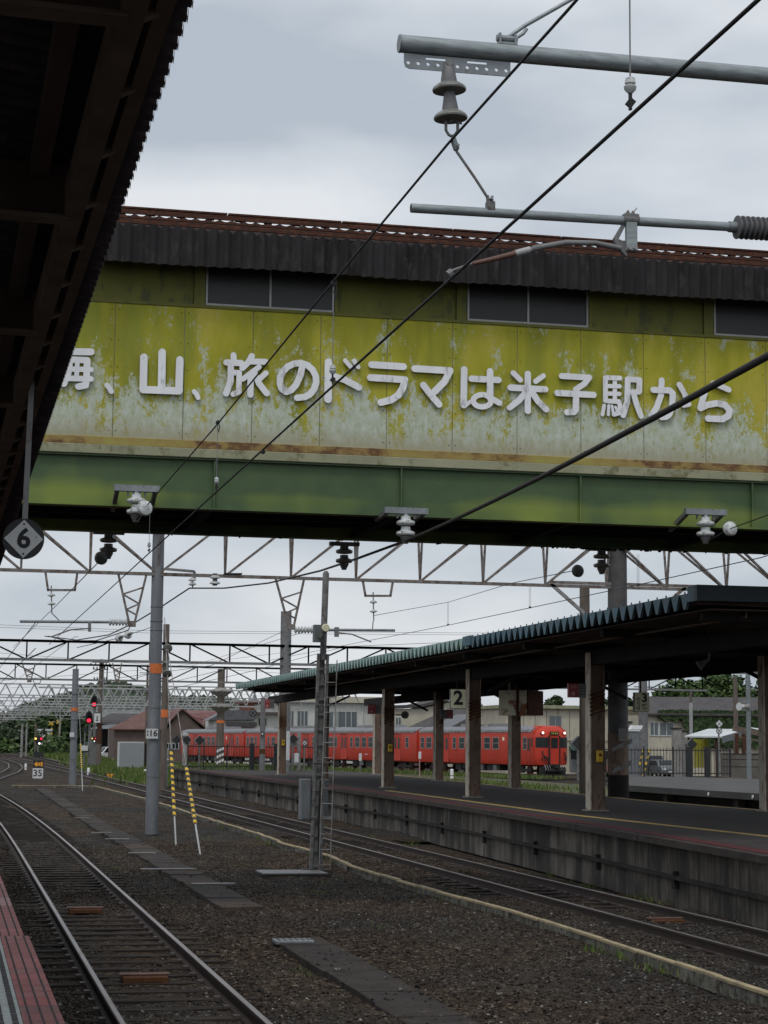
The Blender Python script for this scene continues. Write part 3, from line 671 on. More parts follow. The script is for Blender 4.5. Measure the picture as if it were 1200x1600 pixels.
# rusty box
c = ony(824, 1098, 59); t = thing('rusty_box_sign', 'large rust eaten enamel box hanging from the canopy', 'box', c)
xf = Matrix.Translation(c) @ Matrix.Rotation(rad(-46), 4, 'Z')
MB(xf).box(-1.02, .0, -.05, .95, -.40, .40).build('box', 'rusty_enamel', t)
MB(xf).box(.004, .06, -.04, .94, -.39, .39).build('end_cover', 'rust', t)
MB(xf).box(-.36, -.28, -.085, -.052, -.41, .50).build('strap', 'rust', t)
for s in (-.8, -.1): MB(xf).bar((s, .4, .4), (s, .4, 1.15), .05, .05).build('hanger', 'under_dark', t)
# emergency boards
def sos(px, py, wr, ww, hpx, Y, label, left=False):
    c = ony(px, py, Y); k = mpp(Y); H = hpx * k
    t = thing('emergency_board', label, 'sign', c, 'red emergency call boards on the pillars')
    MB().box(c.x - wr * k / 2, c.x + wr * k / 2, c.y, c.y + .08, c.z - H / 2, c.z + H / 2).build('red_board', 'tile_red', t)
    s = -1 if left else 1
    x0, x1 = sorted((c.x + s * (wr * k / 2 + .004), c.x + s * (wr * k / 2 + ww * k)))
    MB().box(x0, x1, c.y + .01, c.y + .07, c.z - H / 2, c.z + H / 2).build('notice_board', 'steel_grey', t)
    lettering('SOS', H * .30, 'tile_pink', t, c + V(0, -.004, H * .26), (1, 0, 0), (0, 0, 1), bold=.01)
    b = MB(); b.box(c.x - H * .10, c.x + H * .10, c.y - .006, c.y - .001, c.z - H * .36, c.z - H * .16)
    for q in range(4): b.box(c.x - H * .10 + q * H * .052, c.x - H * .062 + q * H * .052, c.y - .006, c.y - .001, c.z - H * .158, c.z - H * (.06 if q == 1 else .11))
    b.build('hand_mark', 'tile_pink', t)
    b = MB(); rr = R_.random
    for q in range(4):
        for j in range(3): b.box(x0 + (x1 - x0) * (.12 + .28 * j), x0 + (x1 - x0) * (.32 + .28 * j), c.y + .002, c.y + .008, c.z + H * (.3 - q * .2), c.z + H * (.36 - q * .2))
    b.build('notice_marks', 'ink', t)
sos(896, 1079, 17, 13, 22, 41.7, 'red emergency board with notice panel on the nearest broad pillar')
sos(581, 1108, 12, 9, 15, 63.5, 'small red emergency board left of the pillar before the train coupling')
sos(703, 1116, 10, 10, 14, 66, 'small red emergency board under the number 2 sign', True)
sos(418, 1100, 8, 7, 14, 88, 'small red emergency board on the last pillar at the left end')
def ebox(x, y, z, label):
    t = thing('button_box', label, 'box', (x, y, z), 'yellow button boxes on the pillars')
    MB().box(x - .07, x + .07, y - .09, y - .004, z - .13, z + .13).build('case', 'yellow_paint', t, bevel=.01)
    MB().revolve([(.035, 0), (.035, .02)], (x, y - .09, z + .03), (0, -1, 0), 10).build('button', 'rust', t)
ebox(14.33, 41.83, 2.15, 'small yellow button box on the nearest broad pillar')
ebox(14.39, 63.63, 2.25, 'small yellow button box on the pillar before the train coupling')
ebox(14.93, 88.43, 2.4, 'small yellow button box on the last pillar at the left')
c = ony(1108, 1030, 36); t = thing('hanging_loudspeaker', 'dark loudspeaker hanging under the canopy at right', 'loudspeaker', c)
MB().revolve([(.04, 0), (.05, .10), (.10, .24), (.11, .25)], c, (-.8, .1, -.5), 14).build('horn', 'post_dark', t)
MB().bar(c, V(c.x, c.y, 4.69), .03, .03).build('bracket', 'mast_grey', t)

# ================================================================== FOOTBRIDGE
YB = 27.5
BR = thing('footbridge', 'weathered yellow green covered footbridge crossing above the tracks', 'footbridge', (0, YB, 0))
X0, X1, YR = -7.0, 24.2, 31.0
for yy, nm in ((YB + .05, 'girder'), (YR - .07, 'rear_girder')):
    g = MB().box(X0, X1, yy, yy + .02, 5.745, 6.44).build(nm, 'girder_green', BR)
    f = MB(); f.box(X0, X1, yy - .07, yy + .15, 5.72, 5.744); f.box(X0, X1, yy - .07, yy + .15, 6.441, 6.465); f.build('flange', 'girder_green', BR)
xs = [3.57 + 2.785 * k for k in range(-3, 8)]
for x in xs: MB().box(x - .012, x + .012, YB - .015, YB + .049, 5.746, 6.438).build('stiffener', 'girder_green', BR)
MB().box(X0, X1, YB + .2, YR - .2, 5.95, 6.10).build('deck', 'under_dark', BR)
for k in range(11):
    x = 3.57 + 2.785 * (k - 3); MB().box(x - .06, x + .06, YB + .08, YR - .08, 5.75, 5.94).build('floor_beam', 'under_dark', BR)
b = MB()
for yy in (28.4, 29.2, 30.0): b.box(X0, X1, yy - .05, yy + .05, 5.80, 5.93)
b.build('floor_joists', 'under_dark', BR)
b = MB(); x = 3.0
for _ in range(90):
    x = R_.uniform(0, 14) if R_.random() < .4 else R_.gauss(10.8, .8); hh = R_.uniform(.005, .035); b.box(x, x + R_.uniform(.01, .06), YR - .06, YR - .03, 5.72 - hh, 5.72)
stuff(b.build('hanging_moss', 'under_dark', BR))
MB().box(X0, X1, YB - .05, YB + .12, 6.466, 6.60).build('ledge', 'ledge_grey', BR, bevel=.008)
MB().box(X0, X1, YB - .025, YB + .1, 6.602, 6.72).build('rust_angle', 'rust_band', BR, bevel=.006)
k = -8
while 1.07 + 1.01 * k < X1 - 1.1:
    x = 1.07 + 1.01 * k; j = R_.uniform(-.004, .004)
    MB().box(x + .006, x + 1.004, YB + j * .5, YB + .0115, 6.722, 8.69).build('wall_panel', 'bridge_panel', BR); k += 1
MB().box(X0, X1, YB + .012, YB + .016, 6.722, 8.69).build('joint_strip', 'ledge_grey', BR)
b = MB(); 
for q in range(-8, 22):
    x = 1.07 + 1.01 * q
    for xx in (x + .05, x + .96):
        for z in (6.82, 7.3, 7.75, 8.15, 8.6): b.revolve([(.008, 0), (.006, .006)], (xx, YB - .003, z), (0, -1, 0), 6)
b.build('panel_screws', 'rust', BR)
MB().box(X0, X1, YB - .02, YB + .07, 8.692, 8.735).build('sill_rail', 'upper_green', BR)
WP = 3.975
for q in range(-3, 6):
    xw = 3.39 + WP * q
    w = MB(); x0, x1 = xw, xw + 1.92; y = YB + .05
    w.box(x0, x1, y - .02, y + .03, 8.737, 8.775); w.box(x0, x1, y - .02, y + .03, 9.36, 9.40)
    for xx in (x0 + .0, x0 + .945, x1 - .03): w.box(xx, xx + .03, y - .02, y + .03, 8.776, 9.359)
    wf = w.build('window', 'frame_alu', BR)
    MB().box(x0 + .03, x1 - .03, y + .0, y + .008, 8.776, 9.359).build('pane', 'glass_bridge', wf)
    MB().box(x0 - .17, x0 - .012, YB + .02, YB + .12, 8.737, 9.42).build('window_post', 'upper_green', BR)
    MB().box(x1 + .012, x1 + .06, YB + .02, YB + .12, 8.737, 9.42).build('window_post', 'upper_green', BR)
    MB().box(x1 + .062, xw + WP - .175, YB + .06, YB + .09, 8.737, 9.42).build('upper_panel', 'upper_green', BR)
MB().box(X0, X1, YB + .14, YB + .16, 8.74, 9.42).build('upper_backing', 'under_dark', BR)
MB().box(X0, X1, YR - .05, YR, 6.466, 9.42).build('rear_wall', 'bridge_panel', BR)
# corrugated asbestos eave, roof, ridge
def corr(x0, x1, pitch, amp, y, z0, z1, n=6):
    b = MB(); xs_ = np.arange(x0, x1, pitch / n)
    for x in xs_:
        ph = (x - x0) / pitch * 2 * math.pi; yy = y - amp * (0.5 + 0.5 * math.cos(ph)); zt = z1 - .02 + .055 * abs(math.cos(ph / 2)) ** .6 + .012 * math.sin(x * .9)
        b.v += [V(x, yy, z0 + .01 * math.sin(x * 1.7)), V(x, yy + .0, zt), V(x, yy + .06, zt + .01)]
    b.f = [q for i in range(len(xs_) - 1) for q in ((3 * i, 3 * i + 3, 3 * i + 4, 3 * i + 1), (3 * i + 1, 3 * i + 4, 3 * i + 5, 3 * i + 2))]
    return b
corr(X0, X1, .177, .06, YB - .42, 9.205, 9.725, 10).build('eave_sheet', 'eave_slate', BR, smooth=True)
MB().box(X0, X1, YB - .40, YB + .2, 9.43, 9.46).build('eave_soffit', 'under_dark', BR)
b = MB()
for i, x in enumerate(np.arange(X0, X1, .05)):
    a = .018 * math.cos(x / .19 * 2 * math.pi); b.v += [V(x, YB - .38, 9.73 + a), V(x, 29.25, 10.50 + a), V(x, YR + .5, 9.73 + a)]
n = len(b.v) // 3; b.f = [q for i in range(n - 1) for q in ((3 * i, 3 * i + 3, 3 * i + 4, 3 * i + 1), (3 * i + 1, 3 * i + 4, 3 * i + 5, 3 * i + 2))]
b.build('roof', 'roof_rust', BR, normals=False)
for x in np.arange(X0, X1, .46): MB().box(x, x + .13, 29.2, 29.3, 10.51, 10.577).build('ridge_spacer', 'rust', BR)
x = X0
while x < X1:
    ln = 1.82; MB().box(x, x + ln - .02, 29.13, 29.37, 10.578 + R_.uniform(-.003, .004), 10.605).build('ridge_cap', 'rust', BR); x += ln
b = MB(); b.box(X0, X1, YB - .34, YB - .30, 9.80, 9.835)
for z, yy in ((9.86, YB - .2), (10.02, YB + .2), (10.24, YB + .75), (10.40, YB + 1.2)): b.box(X0, X1, yy - .02, yy + .02, z, z + .035)
b.build('roof_battens', 'rust', BR)

# the lettering: rounded boards standing proud of the wall
SGN = thing('lettering_sign', 'row of raised white japanese letters along the footbridge wall', 'lettering', (6, YB, 7.6))
LN = [0]
def letter(origin, strokes):
    me = MB(); sd_ = MB(); ox, oy = origin
    for wz, pts in strokes:
        r = wz / 4.8 / 2 * 27.5 / 3000 * 1.005
        P = [ony(ox + x / 4.8, oy + y / 4.8, YB - .055) for x, y in pts]
        for i in range(len(P) - 1):
            LN[0] += 1; yy = YB - .055 - (LN[0] % 23) * .00035
            a, c = P[i], P[i + 1]; d = c - a; d.y = 0
            if d.length < 1e-4: continue
            d.normalize(); nrm = V(-d.z, 0, d.x); poly = []
            for k in range(9): q = math.pi / 2 + math.pi * k / 8; poly.append(a + (d * math.cos(q) + nrm * math.sin(q)) * r)
            for k in range(9): q = -math.pi / 2 + math.pi * k / 8; poly.append(c + (d * math.cos(q) + nrm * math.sin(q)) * r)
            me.extr([V(p.x, yy, p.z) for p in poly], (0, .028, 0))
            if i % 2 == 0: sd_.bar(V((a.x + c.x) / 2, YB - .026, (a.z + c.z) / 2), V((a.x + c.x) / 2, YB + .01, (a.z + c.z) / 2), .03, .03)
    o = me.build('letter', 'letter_white', SGN); sd_.build('stand_off', 'letter_side', o)
def arc(cx, cy, rx, ry, a0, a1, n=10): return [(cx + rx * math.cos(rad(a0 + (a1 - a0) * i / n)), cy + ry * math.sin(rad(a0 + (a1 - a0) * i / n))) for i in range(n + 1)]
A, B, C, D, E_ = (80, 530), (330, 535), (570, 550), (780, 565), (920, 570)
letter(A, [(48, [(0, 60), (40, 95)]), (48, [(-15, 150), (25, 180)]), (48, [(-20, 330), (0, 290), (30, 230)]), (46, [(158, 50), (130, 100), (100, 130)]), (52, [(110, 92), (298, 95)]),
           (50, [(140, 155), (128, 250), (95, 333)]), (48, [(140, 152), (268, 158)]), (50, [(270, 158), (265, 300), (258, 345), (205, 355)]), (40, [(70, 222), (297, 228)]), (42, [(85, 293), (297, 298)]), (34, [(197, 150), (190, 295)])])
letter(A, [(38, [(418, 345), (436, 365), (450, 392)])])
letter(A, [(56, [(695, 135), (690, 378)]), (56, [(690, 378), (958, 388)]), (56, [(965, 155), (958, 388)]), (56, [(832, 98), (827, 375)])])
letter(A, [(36, [(1073, 392), (1090, 412), (1102, 438)])])
letter(B, [(46, [(168, 96), (170, 150)]), (48, [(115, 150), (225, 155)]), (48, [(148, 150), (146, 290), (112, 383)]), (42, [(150, 225), (210, 228), (208, 370), (165, 388)]),
           (46, [(305, 102), (278, 150), (234, 192)]), (46, [(285, 142), (408, 146)]), (40, [(358, 185), (290, 235), (238, 275)]), (48, [(296, 240), (294, 392)]), (42, [(410, 230), (352, 285)]), (48, [(330, 240), (360, 310), (416, 382)])])
letter(B, [(50, [(685, 170), (668, 250), (635, 320), (600, 358), (562, 372), (530, 350), (516, 310), (518, 262), (540, 215), (575, 180), (620, 160), (670, 154), (720, 170), (762, 205), (785, 255), (788, 300), (772, 350), (740, 390), (700, 410), (645, 415)])])
letter(B, [(58, [(880, 148), (876, 427)]), (52, [(905, 250), (1000, 280), (1108, 337)]), (34, [(1005, 135), (1045, 182)]), (34, [(1072, 138), (1103, 185)])])
letter(C, [(54, [(52, 95), (290, 110)]), (54, [(42, 192), (300, 208)]), (54, [(300, 208), (285, 270), (250, 325), (200, 358), (122, 378)])])
letter(C, [(54, [(375, 124), (640, 140)]), (54, [(640, 140), (600, 220), (515, 305)]), (52, [(440, 248), (495, 320), (558, 393)])])
letter(C, [(52, [(746, 130), (742, 398)]), (30, [(748, 408), (790, 372)]), (50, [(800, 200), (1003, 210)]), (52, [(940, 145), (940, 345)]), (42, arc(880, 366, 68, 46, 0, 360, 16)), (46, [(935, 340), (1010, 382)])])
letter(D, [(50, [(215, 92), (215, 370)]), (50, [(85, 195), (346, 208)]), (42, [(106, 85), (160, 138)]), (42, [(330, 107), (275, 148)]), (48, [(195, 235), (150, 290), (78, 345)]), (50, [(250, 235), (290, 295), (352, 358)])])
letter(D, [(48, [(470, 108), (675, 120)]), (46, [(675, 120), (640, 165), (575, 208)]), (50, [(578, 208), (574, 360), (560, 378), (510, 380)]), (50, [(435, 235), (708, 250)])])
letter(D, [(38, [(797, 122), (797, 292)]), (38, [(797, 120), (905, 124)]), (34, [(797, 183), (903, 186)]), (34, [(797, 239), (903, 242)]), (38, [(797, 294), (900, 300)]), (34, [(868, 120), (868, 294)]), (38, [(900, 300), (908, 340), (898, 385), (862, 395)]),
           (28, [(788, 328), (776, 398)]), (24, [(822, 330), (819, 398)]), (22, [(846, 332), (856, 388)]), (20, [(872, 340), (884, 370)]),
           (46, [(965, 132), (1050, 137)]), (46, [(965, 132), (960, 300), (930, 402)]), (46, [(1052, 137), (1050, 222)]), (42, [(965, 230), (1050, 228)]), (46, [(1008, 240), (1030, 320), (1064, 408)])])
letter(E_, [(50, [(485, 188), (605, 192), (630, 215), (625, 310), (605, 370), (580, 390), (545, 393)]), (48, [(548, 116), (542, 230), (510, 320), (470, 380)]), (44, [(680, 148), (718, 215), (742, 285)]), (40, [(742, 285), (752, 296), (712, 304)])])
letter(E_, [(46, [(935, 138), (985, 158), (1050, 187)]), (50, [(872, 200), (852, 270), (838, 325)]), (52, [(838, 325), (890, 300), (960, 288), (1020, 300), (1056, 340), (1048, 382), (1005, 408), (895, 403)])])

# insulator brackets on the bridge
def post_insulator(b_metal, parent, o, n=2, r=.15, mat='porcelain'):
    b = MB(); z = 0
    for i in range(n):
        b.revolve([(.07, z), (.075, z - .05), (r, z - .075), (r * 1.02, z - .105), (r * .9, z - .125), (.07, z - .135)], o, (0, 0, 1), 18); z -= .155
    b.build('insulator', mat, parent, smooth=True)
    MB().revolve([(.075, z + .02), (.08, z), (.05, z - .06), (.04, z - .09)], o, (0, 0, 1), 12).build('clamp', b_metal, parent)
    return o + V(0, 0, z - .08)
def bridge_bracket(px0, px1, py, label, ball):
    a = ony(px0, py, YB - .45); c = ony(px1, py, YB - .45); z = a.z
    t = thing('insulator_bracket', label, 'bracket', ((a + c) / 2), 'insulator brackets on the bridge girder')
    MB().box(a.x, c.x, a.y - .05, a.y + .05, z - .045, z + .045).build('cross_channel', 'galvanised', t)
    for x in (a.x + .05, c.x - .05): MB().bar((x, a.y + .051, z - .02), (x, YB + .3, 5.70), .06, .07).build('arm', 'mast_grey', t)
    b = MB()
    for x in (a.x + .2, c.x - .2): b.bar((x, a.y, z - .045), (x, a.y, z - .11), .03, .03)
    b.build('bolts', 'mast_grey', t)
    o = V((a.x + c.x) / 2 - .0, a.y, z - .05); MB().revolve([(.05, 0), (.06, -.03)], o, (0, 0, 1), 12).build('cap', 'galvanised', t)
    e = post_insulator('mast_grey', t, o + V(0, 0, -.03), 2, .135)
    if ball:
        q = ony(*ball, YB - .8)
        MB().revolve([(.03, -.09), (.10, -.05), (.115, 0), (.10, .04), (.04, .07)], q, (0.35, -1, .1), 18).build('strain_insulator', 'porcelain', t, smooth=True)
        MB().tube([e, q + V(0, .09, 0)], .012, 6).build('link', 'wire_black', t)
    return e
e1 = bridge_bracket(178, 249, 762, 'left bracket with stacked white insulators and a ball insulator on the green girder', (226, 794))
e2 = bridge_bracket(600, 668, 797, 'middle bracket with white insulators carrying the thick black cable', None)
e3 = bridge_bracket(1070, 1134, 799, 'right bracket with white insulators and a white ball on its right', (1141, 826))
for px, py, lab, bl in ((170, 832, 'dark insulator hanging below the far left edge of the bridge', (158, 872)), (538, 850, 'dark insulator below the bridge holding the thick cable', None), (940, 858, 'dark insulator hanging below the bridge by the tall round post', (903, 892))):
    o = ony(px, py, YR + .1); t = thing('bridge_insulator', lab, 'insulator', o, 'dark insulators under the far side of the bridge')
    MB().cbox(o + V(0, 0, .0), .5, .12, .06).build('mount', 'mast_grey', t)
    e = post_insulator('mast_grey', t, o + V(0, 0, -.03), 2, .14, 'porcelain_grey')
    if bl:
        q = ony(*bl, YR + .9); MB().revolve([(.03, -.09), (.10, -.05), (.115, 0), (.10, .04), (.04, .07)], q, (.3, -1, .15), 16).build('strain_insulator', 'rubber_grey', t, smooth=True)

# ================================================================== NEAR CANOPY (top left)
NC = thing('near_canopy', 'dark corrugated canopy over the near platform filling the top left corner', 'canopy', (0.65, 10, 4.7))
def cedge(y): return 0.66 - 0.006 * (y - 6)
b = MB(); ys = np.arange(2.2, 26.4, .13 / 6)
for i, y in enumerate(ys):
    a = .036 * math.cos(i / 6 * 2 * math.pi); b.v += [V(cedge(y) - .01 * R_.random() * (i % 6 == 0), y, 4.74 + a), V(-4.2, y, 5.35 + a)]
b.f = [(2 * i, 2 * i + 1, 2 * i + 3, 2 * i + 2) for i in range(len(ys) - 1)]
b.build('roof_sheet', 'canopy_slate', NC, smooth=False, normals=False)
b = MB(); ys = np.arange(2.2, 26.4, .13 / 6)
for i, y in enumerate(ys):
    a = .036 * math.cos(i / 6 * 2 * math.pi); b.v += [V(cedge(y) + .004, y, 4.735 + a), V(cedge(y) + .004, y, 4.762 + a)]
b.f = [(2 * i, 2 * i + 1, 2 * i + 3, 2 * i + 2) for i in range(len(ys) - 1)]
b.build('sheet_edge', 'canopy_slate', NC, normals=False)
def line(pxa, pxb, z, ya=2.2, yb=26.0):
    a = onz(*pxa, z); c = onz(*pxb, z); d = (c - a) / (c.y - a.y); return a + d * (ya - a.y), a + d * (yb - a.y)
for pa, pb, z, wd, hh, m in (((215, 0), (80, 460), 4.50, .075, .15, 'timber_rafter'), ((262, 0), (91, 525), 4.60, .055, .09, 'timber_rafter'), ((112, 14), (59, 290), 4.66, .07, .10, 'timber_dark')):
    a, c = line(pa, pb, z); MB().bar(a + V(0, 0, hh / 2), c + V(0, 0, hh / 2), wd, hh).build('long_purlin', m, NC)
a0, c0 = line((225, 0), (88, 460), 4.56); a1, c1_ = line((262, 0), (91, 525), 4.60)
for y in np.arange(5.0, 22, .72):
    k = (y - 2.2) / 23.8; p = a0.lerp(c0, k); q = a1.lerp(c1_, k); MB().bar(p + V(0, 0, .03), q + V(0, 0, .03), .045, .045).build('spacer', 'timber_rafter', NC)
for y in np.arange(3.25, 26, 2.28):
    k = (y - 2.2) / 23.8; p = a0.lerp(c0, k)
    MB().bar((p.x - .05, y, 4.62), (-4.2, y, 4.72), .02, .22).build('rafter', 'timber_dark', NC)
    MB().bar((p.x - .05, y, 4.50), (-4.2, y, 4.60), .10, .018).build('rafter_flange', 'timber_rafter', NC)  # light on the lower flange is put in as a paler timber colour
MB().bar((-0.3, 5.0, 4.62), (-2.6, 7.8, 4.5), .12, .10).build('diagonal_brace', 'timber_dark', NC)
for x in (-1.2, -2.3, -3.4): MB().box(x - .04, x + .04, 2.2, 26, 4.86 + (0.66 - x) * .03, 4.94 + (0.66 - x) * .03).build('purlin', 'timber_dark', NC)
for y in (5.6, 12.4, 19.2): MB().box(-3.3, -3.0, y - .15, y + .15, .905, 4.9).build('canopy_post', 'pillar_brown', NC)
# sign 6
c = ony(37, 842, 12); t = thing('stop_position_sign', 'round black sign with a white diamond and number 6 hanging from the canopy', 'sign', c)
MB().revolve([(.126, 0), (.126, .012)], c, (0, 1, 0), 40).build('disc', 'black_paint', t)
s = .119; MB().extr([c + V(-s, -.004, 0), c + V(0, -.004, -s), c + V(s, -.004, 0), c + V(0, -.004, s)], (0, .0035, 0)).build('diamond', 'sign_white', t)
lettering('6', .168, 'ink', t, c + V(0, -.0055, -.002), (1, 0, 0), (0, 0, 1), bold=.028, depth=.001)
b = MB()
for dz in (-.092, .092): b.revolve([(.006, 0), (.006, .005)], c + V(0, -.004, dz), (0, -1, 0), 8)
b.build('screws', 'ink', t)
MB().bar(c + V(.004, .02, .12), V(c.x + .02, c.y + .02, 4.70), .034, .034).build('hanger_pole', 'steel_far', t)
MB().bar(c + V(.0, .02, -.05), V(c.x + .0, c.y + .02, c.z + .16), .02, .02).build('bracket', 'black_paint', t)

# ================================================================== OVERHEAD EQUIPMENT IN FRONT OF THE BRIDGE
def sag(a, c, s, n=14): return [Vector(a).lerp(Vector(c), i / n) - V(0, 0, s * 4 * (i / n) * (1 - i / n)) for i in range(n + 1)]
def wire(label, pts, r, m='wire_black', group=None, n=6, name='overhead_wire'):
    t = MB().tube(pts, r, max(n, 8)).build(name, m, smooth=True); return tag(t, label, 'wire', group)
XW = 2.6
wire('black contact wire running diagonally down from the top right corner past the bracket arm', [V(XW, y, 4.90 + .10 * min(1, (y - 3) / 22) + (.12 * (y - 25) / 30 if y > 25 else 0)) for y in (3, 6, 10.14, 14, 18, 25, 34, 45, 56)], .0085)
wire('upper messenger wire running diagonally from the top edge to the left bridge bracket', [V(XW, y, z) for y, z in ((4, 5.62), (8, 5.68), (10.16, 5.73), (13.5, 5.73), (20, 5.70))] + [ony(230, 789, YB - .80)], .0075)
wire('continuing messenger wire from the bridge to the left cantilever insulator', [ony(160, 872, YR + .9), ony(88, 946, 53), ony(20, 1012, 98)], .009)
def dropper(y, label, top=None, ins=True):
    z0 = 4.93 + .004 * y; z1 = top if top else 5.715
    t = thing('wire_hanger', label, 'wire hanger', (XW, y, z0), 'insulated hangers between the two wires')
    MB().tube([V(XW, y, z0 + .12), V(XW, y, z1)], .0035, 5).build('rod', 'wire_pale', t)
    MB().revolve([(.010, .055), (.024, .07), (.027, .083), (.014, .092), (.023, .097), (.020, .118), (.009, .124)], (XW, y, z0), (0, 0, 1), 12).build('insulator', 'porcelain', t, smooth=True)
    MB().bar((XW, y, z0 - .015), (XW, y, z0 + .056), .011, .016).build('clamp', 'wire_black', t); MB().bar((XW - .01, y, z0 + .0), (XW + .012, y, z0 + .03), .012, .03).build('clamp_jaw', 'wire_black', t)
    b = MB().tube([V(XW, y, z1 + .02), V(XW + .02, y, z1 - .05), V(XW + .012, y, z1 - .11), V(XW, y, z1 - .06)], .006, 5); b.revolve([(.022, -.02), (.022, .02)], (XW, y, z1), (0, 1, 0), 8); b.build('hook', 'wire_black', t)
dropper(7.17, 'hanger with white insulator near the upper right, dropping from above the frame', 6.6)
dropper(13.5, 'hanger in front of the raised lettering, its white insulator just above the contact wire')
dropper(19.85, 'hanger in front of the green girder left of centre')
dropper(27.0, 'hanger beside the left bridge bracket, its insulator against the dark underside')
b = MB(); p = ony(411, 706, 16.7); 
t = tag(MB().revolve([(.018, -.018), (.022, 0), (.018, .018)], p, (0, 1, 0), 10).build('wire_clip', 'wire_black'), 'small black clip on the contact wire above the green girder', 'clip')
# cantilever
YC = 10.1
def pc(px, py, y=YC): return ony(px, py, y)
t = thing('bracket_arm', 'grey steel tube with a perforated plate and hanging insulators at the top right', 'bracket arm', pc(1200, 118))
a, c = pc(624, 68), pc(1200, 119); d = (c - a).normalized()
MB().tube([V(6.75, YC, -.15), V(6.75, YC, 7.4)], .15, 20).build('support_post', 'pole_grey', t, smooth=True)
MB().tube([a, a + d * 4.4], .0505, 24).build('main_tube', 'galvanised_tube', t, smooth=True)
MB().revolve([(.049, -.004), (.052, -.002), (.052, .006)], a, d, 24).build('end_cap', 'galvanised', t)
# perforated plate: built as a sheet with round holes and two slots
def plate(pa, pb, hgt, th):
    u = (pb - pa); Lh = u.length; u.normalize(); up = V(0, 0, 1); up = (up - u * up.dot(u)).normalized(); nrm = u.cross(up)
    bm = bmesh.new(); loops = []
    def ring(pts):
        vs = [bm.verts.new(pa + u * x + up * z) for x, z in pts]; return [bm.edges.new((vs[i], vs[(i + 1) % len(vs)])) for i in range(len(vs))]
    es = ring([(0, 0), (Lh, 0), (Lh, -hgt), (.03, -hgt), (.008, -hgt + .01), (0, -hgt + .035)])
    for k in range(11):
        x = .025 + k * (Lh - .05) / 10; es += ring([(x + .0105 * math.cos(q), -hgt * .60 + .0105 * math.sin(q)) for q in [i * math.pi / 6 for i in range(12)]])
    for x in (.125, .365): es += ring([(x, -.012), (x + .115, -.012), (x + .115, -.026), (x, -.026)])
    bmesh.ops.triangle_fill(bm, use_beauty=True, use_dissolve=False, edges=es)
    r = bmesh.ops.extrude_face_region(bm, geom=list(bm.faces)); bmesh.ops.translate(bm, verts=[v for v in r['geom'] if isinstance(v, bmesh.types.BMVert)], vec=nrm * th)
    m = MB(); bm.verts.index_update(); m.add([v.co.copy() for v in bm.verts], [tuple(v.index for v in f.verts) for f in bm.faces]); bm.free(); return m
pa, pb = pc(631, 84, YC - .0), pc(797, 98, YC - .0)
plate(pa, pb, .085, .008).build('perforated_plate', 'galvanised', t)
# clevis and stay on top of the tube
q = pc(792, 62); b = MB(); b.bar(q + V(-.045, -.0, -.04), q + V(-.045, 0, .03), .012, .05); b.bar(q + V(.045, 0, -.04), q + V(.045, 0, .03), .012, .05); b.bar(q + V(-.055, 0, -.03), q + V(.055, 0, -.03), .06, .012)
b.revolve([(.02, -.06), (.02, .06)], q + V(0, 0, .005), (1, 0, 0), 10); b.build('clevis', 'galvanised', t)
MB().tube([q + V(.0, 0, .01), pc(820, 40), pc(905, -8), pc(960, -40)], .012, 8).build('stay_rod', 'galvanised_tube', t)
MB().tube([q + V(.035, 0, -.0), pc(818, 52), pc(823, 45)], .01, 8).build('stay_end', 'galvanised', t)
# suspension insulators
ax = (pc(704, 205) - pc(699, 100)); Ls = ax.length; axn = ax.normalized(); o = pc(700, 98)
def disc(o, m='porcelain_grey'):
    MB().revolve([(.028, .0), (.034, .03), (.047, .112), (.045, .118)], o, axn, 20).build('metal_cap', 'steel_grey', t, smooth=True)
    MB().revolve([(.05, .118), (.062, .122), (.090, .142), (.0965, .155), (.094, .164), (.05, .160), (.03, .166)], o, axn, 28).build('insulator_disc', m, t, smooth=True)
    MB().revolve([(.0455, .1165), (.052, .121), (.05, .124)], o, axn, 20).build('cement_ring', 'porcelain', t)
disc(o + axn * .0); disc(o + axn * .163)
MB().revolve([(.018, -.035), (.018, .035)], o + axn * .01, (0, -1, 0), 10).build('pin', 'steel_grey', t)
k = pc(706, 192); b = MB()
for s in (-1, 1): b.tube([k + V(s * .034, 0, .01), k + V(s * .034, 0, -.045), k + V(s * .018, 0, -.07), k + V(0, 0, -.078)], .009, 6)
b.tube([k + V(-.01, 0, .03), k + V(-.005, 0, -.0)], .012, 6); b.tube([k + V(.02, 0, .015), k + V(.055, -.01, -.005)], .006, 6); b.build('shackle', 'steel_grey', t)
l0, l1 = pc(707, 215), pc(714, 235); MB().bar(l0, l1, .03, .035, (0, 1, 0)).build('link_plate', 'galvanised', t, bevel=.006)
MB().revolve([(.009, -.02), (.009, .03)], pc(714, 229), (0, -1, 0), 8).build('link_bolt', 'steel_far', t)
MB().tube([pc(713, 236), pc(742, 278), pc(762, 309)], .0085, 8).build('suspension_rod', 'steel_grey', t)
q = pc(766, 320); b = MB(); b.bar(q + V(0, 0, -.05), q + V(0, 0, .015), .045, .05); b.bar(q + V(-.015, 0, .01), q + V(-.015, 0, .05), .01, .03); b.bar(q + V(.01, 0, .01), q + V(.01, 0, .05), .01, .03); b.build('tube_clamp', 'mast_grey', t)
MB().revolve([(.008, -.02), (.008, .02)], q + V(0, -.02, .03), (0, -1, 0), 8).build('clamp_bolt', 'steel_silver', t)
t2 = thing('pull_off_arm', 'thinner grey steel tube with a registration arm and grey ribbed insulator at right', 'bracket arm', pc(1150, 355))
a, c = pc(642, 325), pc(1150, 355); d = (c - a).normalized()
MB().tube([a, c], .0262, 20).build('tube', 'galvanised_tube', t2, smooth=True)
